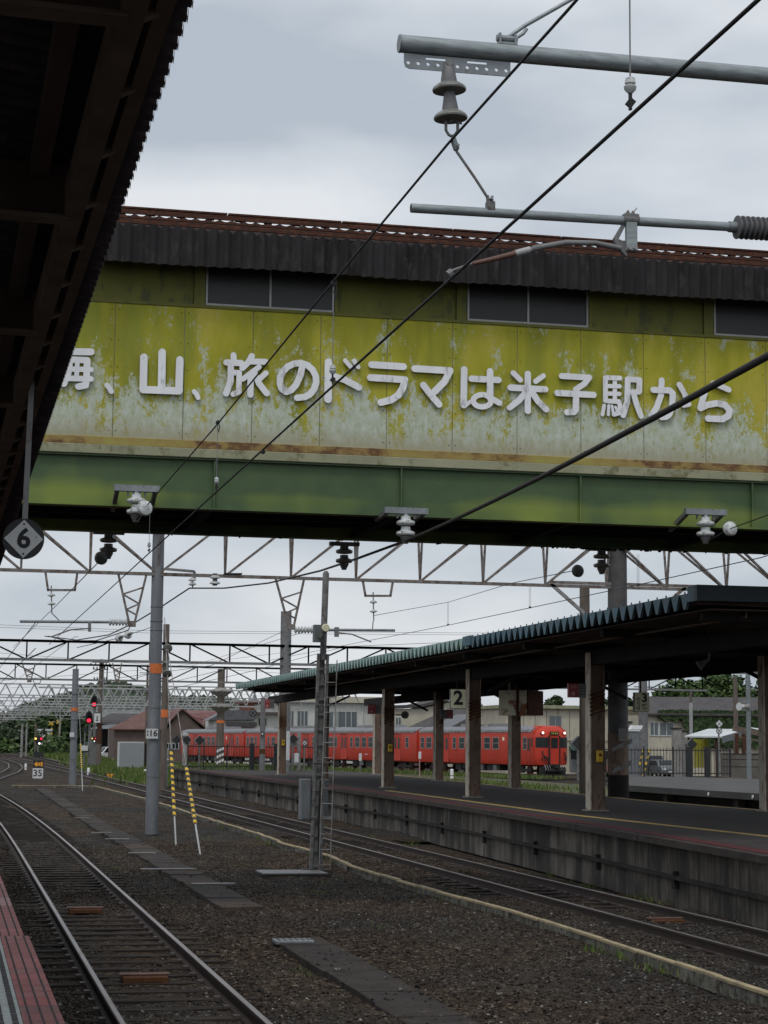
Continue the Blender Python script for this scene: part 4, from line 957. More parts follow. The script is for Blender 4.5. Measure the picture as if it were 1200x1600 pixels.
MB().tube([a, a - d * .001], .022, 16).build('tube_bore', 'ink', t2)
MB().tube([c - d * .045, c + d * .06], .032, 16).build('socket', 'galvanised', t2, smooth=True)
pf = []
for k in range(9): pf += [(.045, k * .031), (.068, k * .031 + .004), (.068, k * .031 + .011), (.045, k * .031 + .017)]
MB().revolve(pf, c + d * .0, d, 26).build('ribbed_insulator', 'rubber_grey', t2)
q = pc(985, 352); MB().cbox(q + V(0, -.012, -.06), .066, .03, .19).build('drop_plate', 'galvanised_tube', t2, bevel=.004)
b = MB(); b.revolve([(.033, -.045), (.033, .045)], pc(985, 344), d, 16); b.cbox(pc(985, 340) + V(0, 0, .006), .085, .06, .02); b.build('clamp', 'mast_grey', t2)
MB().tube([c + d * .27, V(6.62, YC, (c + d * (6.62 - c.x)).z)], .03, 12).build('end_fitting', 'galvanised', t2)
b = MB()
for dx in (-.014, .016): b.tube([q + V(dx, -.0, .04), q + V(dx, 0, .085)], .007, 6); b.revolve([(.012, 0), (.012, .014)], q + V(dx, 0, .062), (0, 0, 1), 6)
for dx in (-.018, .018): b.revolve([(.012, 0), (.012, .012)], q + V(dx, -.03, -.14), (0, -1, 0), 6)
b.tube([q + V(.02, 0, .08), q + V(.04, 0, .105)], .003, 5); b.build('bolts', 'steel_far', t2)
b = MB(); b.extr([pc(*p) + V(0, -.01, 0) for p in ((973, 349), (977, 352), (966, 374), (979, 380), (979, 402), (962, 384), (959, 372))], (0, .03, 0)); b.build('hinge', 'mast_grey', t2)
MB().tube([pc(970, 388), pc(930, 380), pc(885, 379), pc(850, 385), pc(826, 391)], .0165, 12).build('arm_tube', 'steel_grey', t2, smooth=True)
MB().tube([pc(828, 390), pc(805, 396)], .019, 12).build('ferrule', 'steel_silver', t2)
MB().tube([pc(845, 386), pc(832, 389)], .0185, 12).build('collar', 'mast_grey', t2)
MB().tube([pc(806, 396), pc(770, 405), pc(738, 412)], [.0165, .015, .012], 12).build('tip_tube', 'copper_brown', t2, smooth=True)
b = MB(); b.tube([pc(738, 412), V(XW, YC + .02, pc(712, 424).z), pc(700, 432)], .009, 6); b.revolve([(.022, -.015), (.022, .015)], pc(703, 427, YC - .03), (.6, 0, .5), 8); b.build('wire_clamp', 'mast_grey', t2)
# thick feeder cable
p1 = ony(1200, 556, 9.0); p2 = e2 + V(0, 0, .03); p0 = p1 + (p1 - p2).normalized() * 14; p3 = ony(560, 872, YR + .2)
mid = [p1.lerp(p2, k / 8) - V(0, 0, .05 * 4 * (k / 8) * (1 - k / 8)) for k in range(9)]
FEED = [p0] + mid + [p3, ony(500, 892, 40), ony(420, 911, 50), ony(350, 919, 53.3), ony(296, 919, 53.5), ony(255, 946, 56), ony(212, 972, 62), ony(170, 992, 70), ony(120, 1000, 78), ony(70, 994, 88)]
wire('thick black cable crossing the lettering down to the middle bridge bracket', FEED, .021, 'cable_black', n=10, name='feeder_cable')
b = MB()
for k in (2.2, 4.6): i = int(k); q = mid[i].lerp(mid[i + 1], k - i); b.tube([q - (p2 - p1).normalized() * .02, q + (p2 - p1).normalized() * .02], .024, 10)
wire('thin wire from the white ball insulator of the right bridge bracket to the right edge', [ony(1141, 826, YB - .8), ony(1210, 801, 22), ony(1300, 768, 18)], .008)
wire('wire from the dark insulator by the round post down to the far left', [ony(905, 890, YR + 1), ony(800, 911, 42), ony(700, 941, 62), ony(583, 962, 53)], .008, 'wire_grey')
for lab, z, r in (('contact wire over the second track, rising behind the bridge', 5.05, .010), ):
    wire(lab, [ony(1260, 848, 30), ony(1190, 871, 33), ony(1000, 913, 40), ony(860, 943, 48), ony(690, 979, 62), ony(560, 1004, 80), ony(420, 1032, 110)], r, 'wire_grey')
for i, (px, pa_, pb_, Y) in enumerate(((828, 917, 949, 50), (700, 941, 976, 60), (997, 866, 914, 40))):
    t = thing('wire_hanger', ('thin double hanger wire above the teal eaves', 'thin double hanger wire left of the teal eaves', 'hanger with a small insulator right of the tall round post')[i], 'wire hanger', ony(px, pb_, Y), 'hangers behind the bridge')
    b = MB()
    for dx in (-.02, .02): b.tube([ony(px, pa_, Y) + V(dx, 0, 0), ony(px, pb_, Y) + V(dx, 0, 0)], .004, 5)
    b.revolve([(.03, -.03), (.03, .03)], ony(px, pb_, Y), (0, 1, 0), 8); b.build('hanger_wire', 'wire_grey', t)

# ================================================================== GANTRIES
def gantry(name, label, Y, X0, X1, zb, zt, pitch, x_node, falls, dw=.28, m='truss_brown', group='overhead line gantries across the yard', cw=.09, mw=.06, warren=False, dbl=True):
    t = thing('overhead_gantry', label, 'gantry', (x_node, Y, zb), group)
    b = MB(); tops = (-dw, dw) if dbl else (0,)
    b.box(X0, X1, Y - cw / 2, Y + cw / 2, zb - cw / 2, zb + cw / 2)
    for s in tops: b.box(X0, X1, Y + s - cw / 2, Y + s + cw / 2, zt - cw / 2, zt + cw / 2)
    k0 = int((X0 - x_node) / pitch); k1 = int((X1 - x_node) / pitch)
    for k in range(k0, k1 + 1):
        x = x_node + k * pitch
        for s in tops:
            if warren:
                b.bar((x, Y, zb), (x + pitch / 2, Y + s, zt), mw, mw); b.bar((x + pitch / 2, Y + s, zt), (x + pitch, Y, zb), mw, mw)
            else:
                b.bar((x, Y, zb), (x, Y + s, zt), mw, mw * .8)
                if falls(x): b.bar((x, Y + s, zt), (x + pitch, Y, zb), mw * 1.1, mw)
                else: b.bar((x, Y, zb), (x + pitch, Y + s, zt), mw * 1.1, mw)
    b.build('truss_beam', m, t)
    return t
def round_post(t, x, y, r, z0, z1, m='pole_grey'):
    return MB().tube([V(x, y, z0), V(x, y, z1)], [r, r * .93], 24).build('post', m, t, smooth=True)
def v_drop(t, Y, pxa, pxb, pya, pxc, pyc, m='truss_brown'):
    a, c, e = ony(pxa, pya, Y), ony(pxb, pya, Y), ony(pxc, pyc, Y); b = MB()
    ea, ec = e + V(-.08, 0, 0), e + V(.08, 0, 0); b.bar(a, ea, .06, .06); b.bar(c, ec, .06, .06)
    for u, v_ in ((.42, .28), (.42, .62), (.74, .62), (.74, .85)): b.bar(a.lerp(ea, u), c.lerp(ec, v_), .045, .045)
    b.cbox(e + V(0, 0, -.05), .22, .1, .16); b.build('drop_bracket', m, t); return e
def u_drop(t, Y, px0, px1, pya, pyb, m='truss_brown'):
    a, c = ony(px0, pya, Y), ony(px1, pya, Y); e, f = ony(px0 + 4, pyb, Y), ony(px1 - 4, pyb, Y); b = MB(); b.bar(a, e, .06, .06); b.bar(c, f, .06, .06); b.bar(e + V(-.03, 0, 0), f + V(.03, 0, 0), .06, .06); b.build('drop_frame', m, t)
def string_ins(t, Y, px, p0, p1):
    a, c = ony(px, p0, Y), ony(px + 1, p1, Y); d = (c - a); n = 3; b = MB()
    b.tube([a, c], .018, 6); b.build('insulator_rod', 'steel_far', t); b = MB()
    for k in range(2): b.revolve([(.04, .0), (.11, .05), (.11, .075), (.03, .10)], a + d * (.28 + .32 * k), d.normalized(), 14)
    b.build('insulator', 'porcelain', t, smooth=True)
def reg_tube(t, Y, pxv, pxe, py, ins0, ins1):
    MB().tube([ony(pxv, py, Y), ony(pxe, py + (-1 if pxe < pxv else 1), Y)], .04, 10).build('cantilever_tube', 'galvanised', t)
    a, c = ony(ins0, py, Y), ony(ins1, py, Y); d = c - a; b = MB(); pf = []
    for k in range(6): pf += [(.045, k / 6 * d.length), (.10, k / 6 * d.length + .02), (.10, k / 6 * d.length + .05), (.045, k / 6 * d.length + .08)]
    b.revolve(pf, a, d, 14); b.build('ribbed_insulator', 'porcelain', t)
G1 = gantry('', 'nearest lattice gantry behind the bridge, on a grey post with an orange band', 53.5, -9, 30, 7.02, 8.55, 1.88, 5.42, lambda x: x < 5.0 or x > 18.5)
MB().box(16.86, 30, 53.45, 53.55, 7.08, 7.16).build('splice_plate', 'truss_brown', G1)
PG = round_post(G1, 5.42, 53.6, .178, -.15, 8.7)
MB().revolve([(.181, 0), (.181, .27)], (5.43, 53.6, 4.26), (0, 0, 1), 24).build('orange_band', 'orange_band', G1)
b = MB()
for z in (6.1, 5.7, 5.45, 3.3, 2.4, 1.4): b.revolve([(.182, 0), (.182, .02)], (5.42, 53.6, z), (0, 0, 1), 24)
b.build('post_ring', 'mast_grey', G1)
c = ony(238, 1146, 53.39); MB().box(c.x - .17, c.x + .15, 53.36, 53.40, c.z - .14, c.z + .13).build('number_plate', 'sign_white', G1)
lettering('16', .24, 'ink', G1, c + V(.02, -.035, 0), (1, 0, 0), (0, 0, 1), bold=.015)
b = MB(); b.cbox(c + V(-.13, -.035, .05), .035, .004, .05); b.cbox(c + V(-.13, -.035, -.04), .035, .004, .05); b.build('plate_marks', 'ink', G1)
round_post(G1, 18.95, 53.6, .30, .915, 8.7, 'post_dark')
b = MB()
for s in (-1, 1):
    b.bar((18.95 - s * 2.09, 53.5, 7.08), (18.95 - s * .3, 53.5, 5.6), .09, .09)
b.build('knee_brace', 'steel_far', G1)
MB().tube([V(18.95, 53.6, .93), V(18.95, 53.6, 1.55)], .305, 24).build('post_foot', 'under_dark', G1)
MB().tube([V(18.95, 53.6, 1.56), V(18.95, 53.6, 2.75)], .304, 24).build('pale_paint', 'pillar_brown', G1)
b = MB()
for k in range(2): b.add([(18.65, 53.27, 1.6 + k * .62), (19.25, 53.27, 1.85 + k * .62), (19.25, 53.27, 2.0 + k * .62), (18.65, 53.27, 1.72 + k * .62)], [(0, 1, 2, 3)])
b.build('warning_stripe', 'mast_grey', G1)
c = ony(965, 1148, 53.2); MB().box(c.x + .02, c.x + .24, 53.16, 53.2, c.z - .18, c.z + .18).build('notice_plate', 'steel_grey', G1)
u_drop(G1, 53.5, 71, 121, 894, 922); string_ins(G1, 53.5, 80, 915, 957); reg_tube(G1, 53.5, 170, 31, 972, 170, 200); v_drop(G1, 53.5, 185, 229, 897, 206, 972)
u_drop(G1, 53.5, 567, 614, 908, 931); string_ins(G1, 53.5, 583, 925, 970); reg_tube(G1, 53.5, 488, 617, 984, 460, 490); v_drop(G1, 53.5, 431, 475, 905, 455, 977)
b = MB(); b.tube([ony(80, 957, 53.5), ony(95, 972, 53.5)], .015, 6); b.tube([ony(139, 982, 53.5), ony(110, 984, 53.5), ony(80, 995, 53.5)], .02, 8); b.bar(ony(140, 972, 53.5), ony(140, 987, 53.5), .08, .08); b.build('registration_arm', 'steel_grey', G1); b = MB()
b.tube([ony(583, 970, 53.5), ony(582, 984, 53.5)], .015, 6); b.tube([ony(530, 989, 53.5), ony(550, 991, 53.5), ony(580, 1003, 53.5)], .02, 8); b.bar(ony(526, 980, 53.5), ony(526, 995, 53.5), .12, .1); b.build('registration_arm', 'steel_grey', G1)
a = ony(304, 893, 53.3); b = MB(); b.bar(ony(258, 889, 53.3), a, .07, .07); b.bar(a, a + V(0, 0, -.25), .07, .07); b.build('side_arm', 'steel_grey', G1)
string_ins(G1, 53.3, 300, 897, 918); e = ony(336, 896, 53.4); b = MB()
for k in range(2): b.revolve([(.08, 0), (.145, -.03), (.15, -.07), (.08, -.09)], e + V(0, 0, -.06 - .16 * k), (0, 0, 1), 16)
b.build('post_insulator', 'porcelain', G1, smooth=True)
b = MB(); b.bar(e, e + V(0, 0, -.34), .12, .12)
b.build('insulator_stem', 'mast_grey', G1)
b = MB(); p = []
for k in range(40): p.append(ony(349 + k * .75, 897 + 1.6 * math.sin(k * 1.6), 53.35))
b.tube(p, .02, 5); b.build('coiled_cable', 'wire_black', G1)
# guys of the banded post
def guy(label, top, foot, s0, s1, disc_at):
    t = thing('guy_wire', label, 'guy wire', foot, 'guys with yellow and black sleeves'); top = Vector(top); foot = Vector(foot); d = foot - top
    MB().tube([top, foot], .012, 6).build('wire', 'steel_far', t)
    MB().tube([top + d * s1, foot], .022, 8).build('anchor_rod', 'steel_silver', t)
    n = 22; y_, k_ = MB(), MB(); dn = d.normalized(); a0 = top + d * s0; Ls = d.length * (s1 - s0); r = .042; u = dn.cross(V(0, 1, 0)).normalized(); v_ = u.cross(dn)
    for i in range(n):
        for q in range(8):
            p = [a0 + dn * (Ls * (i + e_ + (qq / 8.0) * .9) / (n + 1)) + (u * math.cos(qq * math.pi / 4) + v_ * math.sin(qq * math.pi / 4)) * r for e_, qq in ((0, q), (0, q + 1), (1, q + 1), (1, q))]
            (y_ if i % 2 else k_).add(p, [(0, 1, 2, 3)])
    sl = y_.build('sleeve', 'yellow_paint', t, normals=False); k_.build('black_stripes', 'black_paint', sl, normals=False)
    if disc_at: MB().revolve([(.03, -.05), (.13, -.02), (.13, .01), (.05, .05)], top + d * disc_at, dn, 16).build('insulator', 'porcelain_grey', t, smooth=True)
ft = onz(275, 1322, -.14); guy('left guy of the banded post with yellow and black sleeve', (5.60, 53.2, ony(246, 965, 53.2).z), ft, .60, .885, .27)
ft = onz(313, 1336, -.14); guy('right guy of the banded post with yellow and black sleeve', (5.62, 53.1, ony(248, 990, 53.1).z), ft, .64, .885, .08)
# further gantries
G2 = gantry('', 'second lattice gantry with bolted knee plates, seen above the platform roof', 98, -14, 62, 6.42, 7.36, 2.05, 9.6, lambda x: int((x - 9.6) / 2.05) % 6 in (0, 1, 2), dw=.0, cw=.13, mw=.075, m='steel_grey')
round_post(G2, ony(446, 1100, 98).x, 98.2, .30, .9, ony(445, 955, 98).z, 'steel_grey'); round_post(G2, ony(258, 1100, 98).x, 98.2, .17, -.2, ony(258, 975, 98).z, 'pole_brown')
MB().revolve([(.176, 0), (.176, .4)], (ony(258, 1100, 98).x, 98.2, ony(258, 1121, 98).z), (0, 0, 1), 16).build('orange_band', 'orange_band', G2)
MB().tube([V(ony(446, 1100, 98).x, 98.2, .93), V(ony(446, 1100, 98).x, 98.2, 1.5)], .305, 16).build('post_foot', 'steel_grey', G2)
MB().tube([V(ony(446, 1100, 98).x, 98.2, 1.51), V(ony(446, 1100, 98).x, 98.2, 3.0)], .303, 16).build('pale_paint', 'sign_white', G2)
v_drop(G2, 98, 35, 55, 1037, 46, 1062); v_drop(G2, 98, 176, 190, 1036, 183, 1062)
G3 = gantry('', 'third lattice gantry below and behind the second one', 148, -20, 60, 7.0, 8.15, 2.3, 9.0, lambda x: int(x / 2.3) % 4 < 2, dw=.0, cw=.14, mw=.085, m='steel_grey')
u_drop(G3, 148, 50, 66, 1059, 1068)
for px, z0, w_ in ((115, 0, .30),):
    pass
G4 = gantry('', 'pale triangulated gantry on a post with wing plates behind the iron fence', 168, ony(60, 1090, 168).x, ony(470, 1090, 168).x, ony(300, 1103, 168).z, ony(300, 1078, 168).z, 1.25, 20, None, dw=.25, cw=.10, mw=.075, m='steel_silver', warren=True)
x = ony(345, 1100, 168).x; round_post(G4, x, 168, .34, -.2, ony(345, 1045, 168).z, 'pole_brown')
for py in (1080, 1104): MB().revolve([(.34, -.5), (1.0, -.05), (1.0, .05), (.36, .3)], (x, 168, ony(345, py, 168).z), (0, 0, 1), 8).build('wing_plate', 'steel_far', G4)
MB().revolve([(.36, 0), (.36, .25)], (x, 168, ony(345, 1130, 168).z), (0, 0, 1), 16).build('orange_band', 'orange_band', G4)
b = MB()
for k in range(3): b.add([(x - .33, 167.6, .5 + k * .5), (x + .33, 167.6, .8 + k * .5), (x + .33, 167.6, 1.02 + k * .5), (x - .33, 167.6, .72 + k * .5)], [(0, 1, 2, 3)])
b.build('warning_stripes', 'sign_white', G4)
for i, (Y, xa, xb_, zb, zt) in enumerate(((208, -20, 42, 6.9, 8.35), (248, -20, 40, 6.7, 8.1), (285, -20, 48, 6.7, 8.1), (322, -20, 50, 6.6, 8.0), (360, -20, 52, 6.6, 8.1), (400, -20, 55, 6.6, 8.0), (440, -18, 58, 6.6, 8.1), (485, -15, 60, 6.6, 8.1), (530, -12, 60, 6.6, 8.1))):
    g = gantry('', 'pale triangulated gantry, one of the row shrinking into the distance at the left' if i > 0 else 'first of the row of pale triangulated gantries receding at the left', Y, xa, xb_, zb, zt, 1.5, 3.0, None, dw=.3, cw=.12, mw=.09, m='steel_silver', warren=True)
    for xx in ((13.5 + i * 1.2,) if i > 2 else (xb_ - 2,)): round_post(g, xx, Y, .13, -.2, zt + .5, 'steel_far')
    for xx in (1.5, 8.5, 17): 
        b = MB(); b.bar((xx - .7, Y, zb), (xx, Y, zb - 1.1), .07, .07); b.bar((xx + .7, Y, zb), (xx, Y, zb - 1.1), .07, .07); b.bar((xx, Y, zb - 1.1), (xx - 1.9, Y, zb - 1.1), .06, .06)
        b.build('drop_bracket', 'steel_silver', g)
# running wires in the distance
for i, (x, z, lab) in enumerate(((2.3, 5.1, 'distant contact wire following the nearest track'), (2.3, 5.9, 'distant messenger wire following the nearest track'), (9.6, 5.1, 'distant contact wire following the second track'), (9.6, 5.9, 'distant messenger wire following the second track'), (6.0, 7.6, 'distant feeder wire high over the yard'), (14, 6.2, 'distant wire over the verge'))):
    if i in (2, 3): pts = [V(x + .3, 100, z), V(x, 150, z), V(x, 250, z), V(x, 400, z)]
    else: pts = [V(x, 58 if i < 4 else 98, z), V(x - .2, 98, z), V(x - .6, 148, z), V(x - 1.5, 250, z), V(x - 4, 400, z)]
    wire(lab, pts, .013, 'wire_grey', 'distant overhead wires', 5)
for i, (ya, yb, Y, lab) in enumerate(((975, 990, 120, 'upper of two thin wires crossing the sky level with the mast bracket'), (979, 993, 120, 'lower of two thin wires crossing the sky level with the mast bracket'), (1018, 1052, 135, 'thin wire slanting across the left sky above the hill'), (1066, 1020, 140, 'thin wire rising to the right above the hill'))):
    a, c = ony(-30, ya, Y), ony(230, (ya + yb) / 2 + 3, Y + 2); e = ony(900 if i < 2 else 440, yb, Y + 4)
    wire(lab, [a, c, e], .012, 'wire_pale', 'thin wires crossing the sky', 5)
wire('slack black wire between cantilever and left bridge side', [ony(75, 994, 53.5), ony(104, 1001, 54), ony(150, 1001, 55), ony(200, 985, 54), ony(206, 974, 53.5)], .014)
for px, py, lab in ((186, 997, 'left of two pale ball insulators beside the banded post'), (200, 992, 'right of two pale ball insulators beside the banded post')):
    c = ony(px, py, 70); t = thing('ball_insulator', lab, 'insulator', c, 'ball insulators left of the banded post'); MB().revolve([(.03, -.12), (.13, -.07), (.15, 0), (.13, .06), (.04, .1)], c, (.25, -1, .15), 16).build('shell', 'porcelain', t, smooth=True); MB().tube([c + V(0, -.12, 0), c + V(.1, -.35, .04)], .05, 8).build('cap', 'mast_grey', t)
wire('wire through the pale ball insulators beside the banded post', [ony(120, 1012, 70), ony(186, 997, 70), ony(200, 992, 70), ony(228, 983, 70), ony(236, 980, 66)], .012)
i = 0
for lab, pts in (('thin wire descending from the platform roof to the middle gantries', [(800, 1000, 110), (540, 1010, 100), (380, 1052, 100), (250, 1080, 104)]), ('thin wire from the wide post down to the left', [(445, 985, 98), (330, 1040, 98), (180, 1060, 100)]),
                 ('thin wire from the mast bracket to the wide post', [(500, 980, 60), (450, 995, 98), (300, 1040, 148)]), ('thin wire low over the brown sheds', [(10, 1075, 200), (200, 1068, 200), (430, 1090, 200)])):
    wire(lab, [ony(*p) for p in pts], .012, 'wire_grey', 'thin wires crossing the sky', 5)

# ================================================================== MAST WITH LADDER
b0, tp = V(7.03, 37.6, -.13), V(7.06 + .10, 37.6, 5.80)
t = thing('signal_mast', 'tall grey steel mast with a ladder standing between the tracks', 'mast', b0)
d = (tp - b0); sx = V(.095, 0, 0)
for s in (-1, 1): MB().bar(b0 + sx * s + V(0, 0, 0), b0 + d * .72 + sx * s * .95, .05, .10, (0, 1, 0)).build('channel', 'mast_grey', t)
b = MB()
for k in range(14): q = b0 + d * (.02 + .05 * k); b.bar(q - sx, q + sx, .02, .05)
b.bar(b0 + V(0, .04, 0), b0 + d * .72 + V(0, .04, 0), .1, .01, (0, 1, 0)); b.build('lacing', 'steel_grey', t)
MB().tube([b0 + d * .70, tp - V(0, 0, .05), tp], [.065, .065, .03], 16).build('top_tube', 'mast_grey', t, smooth=True)
b = MB(); l0 = b0 + V(.15, -.16, 0); l1 = b0 + d * .70 + V(.15, -.14, 0)
for s in (-.11, .11): b.tube([l0 + V(s, 0, 0), l1 + V(s, 0, 0)], .011, 6)
for k in range(14): q = l0.lerp(l1, (k + .5) / 14); b.tube([q - V(.11, 0, 0), q + V(.11, 0, 0)], .009, 5)
b.build('ladder', 'steel_far', t)
b = MB()
for k in (.18, .36, .55): q = b0 + d * k; b.bar(q + V(-.14, -.06, 0), q + V(.28, -.06, 0), .03, .03)
b.build('ladder_bracket', 'mast_grey', t)
MB().tube([b0 + V(.05, -.1, .2), b0 + V(.03, -.1, 1.0), b0 + d * .30 + V(.02, -.1, 0)], .02, 6).build('cable', 'wire_black', t)
MB().box(6.75, 7.32, 37.3, 37.9, -.2, -.07).build('foundation', 'concrete_dark', t)
c = ony(497, 990, 37.5); MB().cbox(c + V(0, -.02, 0), .19, .2, .34).build('clamp', 'cabinet_grey', t)
MB().bar(c + V(.0, -.12, -.08), c + V(.16, -.16, .08), .08, .06).build('lamp_arm', 'mast_grey', t)
MB().revolve([(.05, -.10), (.075, -.05), (.08, 0), (.07, .02)], ony(509, 981, 37.25), (0, -1, 0), 18).build('lamp', 'sign_cream', t, smooth=True)
c = ony(476, 1249, 37.8); t = thing('equipment_box', 'tall grey equipment box fixed on the left of the mast', 'box', c, 'grey boxes fixed to the mast'); MB().cbox(c, .19, .34, .80).build('case', 'cabinet_grey', t, bevel=.012); MB().cbox(c + V(.0, -.18, 0), .15, .014, .74).build('door', 'cabinet_grey', t); MB().bar(c + V(.1, .1, .1), c + V(.3, .1, .1), .04, .04).build('arm', 'mast_grey', t)
c = ony(504, 1249, 38.2); t = thing('equipment_box', 'grey equipment box behind the ladder of the mast', 'box', c, 'grey boxes fixed to the mast'); MB().cbox(c, .17, .3, .80).build('case', 'cabinet_grey', t, bevel=.012); MB().cbox(c + V(.0, -.16, 0), .13, .014, .74).build('door', 'cabinet_grey', t); MB().bar(c + V(-.08, 0, .1), c + V(-.2, 0, .1), .04, .04).build('arm', 'mast_grey', t)

# ================================================================== POLES, SIGNALS, MARKERS
def pole(px, pyt, pyb, Y, r, label, m='pole_grey', band=None, group='poles and posts in the yard', zb=-.15, extra=None):
    a = ony(px, 1160, Y); t = thing('line_pole', label, 'pole', (a.x, Y, zb), group)
    MB().tube([V(a.x, Y, zb), V(a.x, Y, ony(px, pyt, Y).z)], [r, r * .85], 16).build('shaft', m, t, smooth=True)
    if band:
        for p0, p1, mm in band: MB().tube([V(a.x, Y, ony(px, p1, Y).z), V(a.x, Y, ony(px, p0, Y).z)], r * 1.03, 16).build('band', mm, t)
    return t, V(a.x, Y, 0)
t, q = pole(115, 1045, 1225, 114, .21, 'second grey post with an orange band, left of the banded post', band=[(1106, 1111, 'orange_band')])
b = MB()
for py in (1085, 1125, 1155, 1187): b.tube([V(q.x, 114, ony(115, py, 114).z), V(q.x, 114, ony(115, py, 114).z + .05)], .222, 16)
b.build('post_ring', 'mast_grey', t); MB().cbox(V(q.x - .12, 113.75, ony(112, 1148, 114).z), .26, .03, .26).build('number_plate', 'sign_white', t)
guy('guy of the second grey post with a yellow and black sleeve', (q.x + .2, 114, ony(118, 1080, 114).z), onz(129, 1236, -.12), .55, .80, None)
def lamp_head(t, c, r, m, hood=True):
    MB().revolve([(r, 0), (r, .03)], c, (0, -1, 0), 14).build('lamp', m, t)
    if hood: MB().revolve([(r * 1.25, 0), (r * 1.3, .2)], c + V(0, 0, 0), (0, -1, .0), 14) if False else None
def oval(c, rx, rz, dpt, n=20): return MB().extr([c + V(rx * math.cos(2 * math.pi * k / n), 0, rz * math.sin(2 * math.pi * k / n)) for k in range(n)], (0, dpt, 0))
def tri_signal(label, pc_, Y, r, plate=None):
    c = ony(pc_[0], pc_[1], Y); k = mpp(Y)
    t = thing('position_signal', label, 'signal', (c.x, Y, -.15), 'three lamp signals showing yellow red and white')
    MB().tube([V(c.x, Y + .1, -.15), V(c.x, Y + .1, c.z)], .05, 8).build('post', 'steel_grey', t)
    s = r; n = 8; poly = []
    for (ux, uz) in ((-s * 1.0, .55 * s), (s * 1.0, .55 * s), (0.2 * s, -1.1 * s)):
        poly.append((ux, uz))
    hull = []
    for (ux, uz), a0 in zip(((-.9 * s, .4 * s), (.25 * s, -1.15 * s), (.9 * s, .4 * s)), (90, 210, -40)):
        for q in range(7): an = rad(a0 + q * 20); hull.append(c + V(ux + .75 * s * math.cos(an), 0, uz + .75 * s * math.sin(an)))
    hull.append(c + V(.25 * s, 0, 1.75 * s)); hull.insert(0, hull.pop())
    MB().extr(hull, (0, .15, 0)).build('backboard', 'black_paint', t)
    for (ux, uz), m in zip(((-.95 * s, .4 * s), (.95 * s, .4 * s), (.35 * s, -1.2 * s)), ('lamp_yellow', 'lamp_red', 'lamp_white')):
        MB().revolve([(s * .36, .0), (s * .36, .04)], c + V(ux, -.002, uz), (0, -1, 0), 14).build('lamp', m, t)
        hood = MB().tube([c + V(ux, -.04, uz), c + V(ux, -.22, uz - .01)], s * .52, 14, caps=False); hood.build('hood', 'black_paint', t)
    return t, c
t, c = tri_signal('position signal with yellow, red and white lamps above the 35 board', (60, 1156), 133, .20)
k = mpp(133)
MB().cbox(ony(60, 1179, 133), .70, .12, .36).build('dark_box', 'black_paint', t); 
c = ony(60, 1194, 133); MB().cbox(c, .68, .12, .52).build('arrow_box', 'black_paint', t)
b = MB(); b.extr([c + V(x, -.065, z) for x, z in ((-.30, 0), (-.12, .19), (-.12, .11), (-.04, .11), (-.04, -.11), (-.12, -.11), (-.12, -.19))], (0, -.01, 0)); b.box(c.x - .0, c.x + .13, c.y - .075, c.y - .065, c.z - .11, c.z + .11); b.box(c.x + .16, c.x + .28, c.y - .075, c.y - .065, c.z - .15, c.z + .15); b.build('arrow', 'orange_sign', t)
t = thing('speed_board', 'white speed board reading 35 under the orange arrow', 'sign', ony(59, 1209, 132.9)); c = ony(59, 1209, 132.9); k = mpp(133)
MB().extr([c + V(x * k, 0, z * k) for x, z in ((-7.6, 8.2), (7.8, 8.2), (7.8, -5.5), (4.5, -8.2), (-7.6, -8.2))], (0, .03, 0)).build('board', 'sign_white', t)
lettering('35', .62, 'ink', t, c + V(-.01, -.006, .03), (1, 0, 0), (0, 0, 1), bold=.012); MB().bar(c + V(0, .06, 0), V(c.x, c.y + .06, -.15), .06, .06).build('post', 'mast_grey', t)
t, c = tri_signal('further position signal with three lamps on a dark post by the verge', (146.5, 1155), 183, .155)
MB().box(c.x - .3, c.x + .3, 183.0, 183.25, -.2, 2.2).build('post_base', 'mast_grey', t)
def oval_signal(px, py, label, Y=186):
    c = ony(px, py, Y); t = thing('colour_light_signal', label, 'signal', (c.x, Y, -.15), 'tall black signals showing red')
    oval(c, .36, .60, .12).build('backboard', 'black_paint', t); MB().revolve([(.18, 0), (.18, .05)], c + V(0, -.0, -.28), (0, -1, 0), 14).build('lamp', 'lamp_red', t)
    b = MB()
    for dz in (.28, -.0, -.28): b.tube([c + V(0, -.05, dz), c + V(0, -.35, dz)], .22, 14, caps=False)
    b.build('hood', 'black_paint', t); MB().tube([V(c.x + .1, Y + .2, -.15), V(c.x + .1, Y + .2, c.z + .4)], .11, 8).build('post', 'steel_grey', t)
oval_signal(147, 1096, 'upper black oval signal with a red light'); oval_signal(139, 1121, 'lower black oval signal with a red light', 184)
c = ony(133, 1139, 184); t = thing('round_signal', 'dark round signal disc left of the lit signals', 'signal', (c.x, 184, -.15)); MB().revolve([(.24, 0), (.24, .06)], c, (0, -1, 0), 18).build('disc', 'black_paint', t); MB().tube([V(c.x, 184.1, -.15), V(c.x, 184.1, c.z)], .07, 8).build('post', 'steel_grey', t); MB().box(c.x - .35, c.x + .3, 183.8, 184, ony(133, 1173, 184).z, ony(133, 1165, 184).z).build('box', 'sign_white', t)
t, q = pole(155, 1030, 1200, 182, .22, 'brown utility pole with crossarms and a red lower section', 'pole_brown', band=[(1130, 1162, 'rust')])
b = MB()
for py, w_ in ((1035, .9), (1040, 1.1), (1046, .8), (1062, .7)): z = ony(155, py, 182).z; b.bar((q.x - w_, 181.8, z), (q.x + w_ * .8, 181.8, z), .09, .09); [b.revolve([(.06, 0), (.08, .1), (.04, .2)], (q.x + dx * w_, 181.8, z + .05), (0, 0, 1), 8) for dx in (-.9, -.5, .4, .7)]
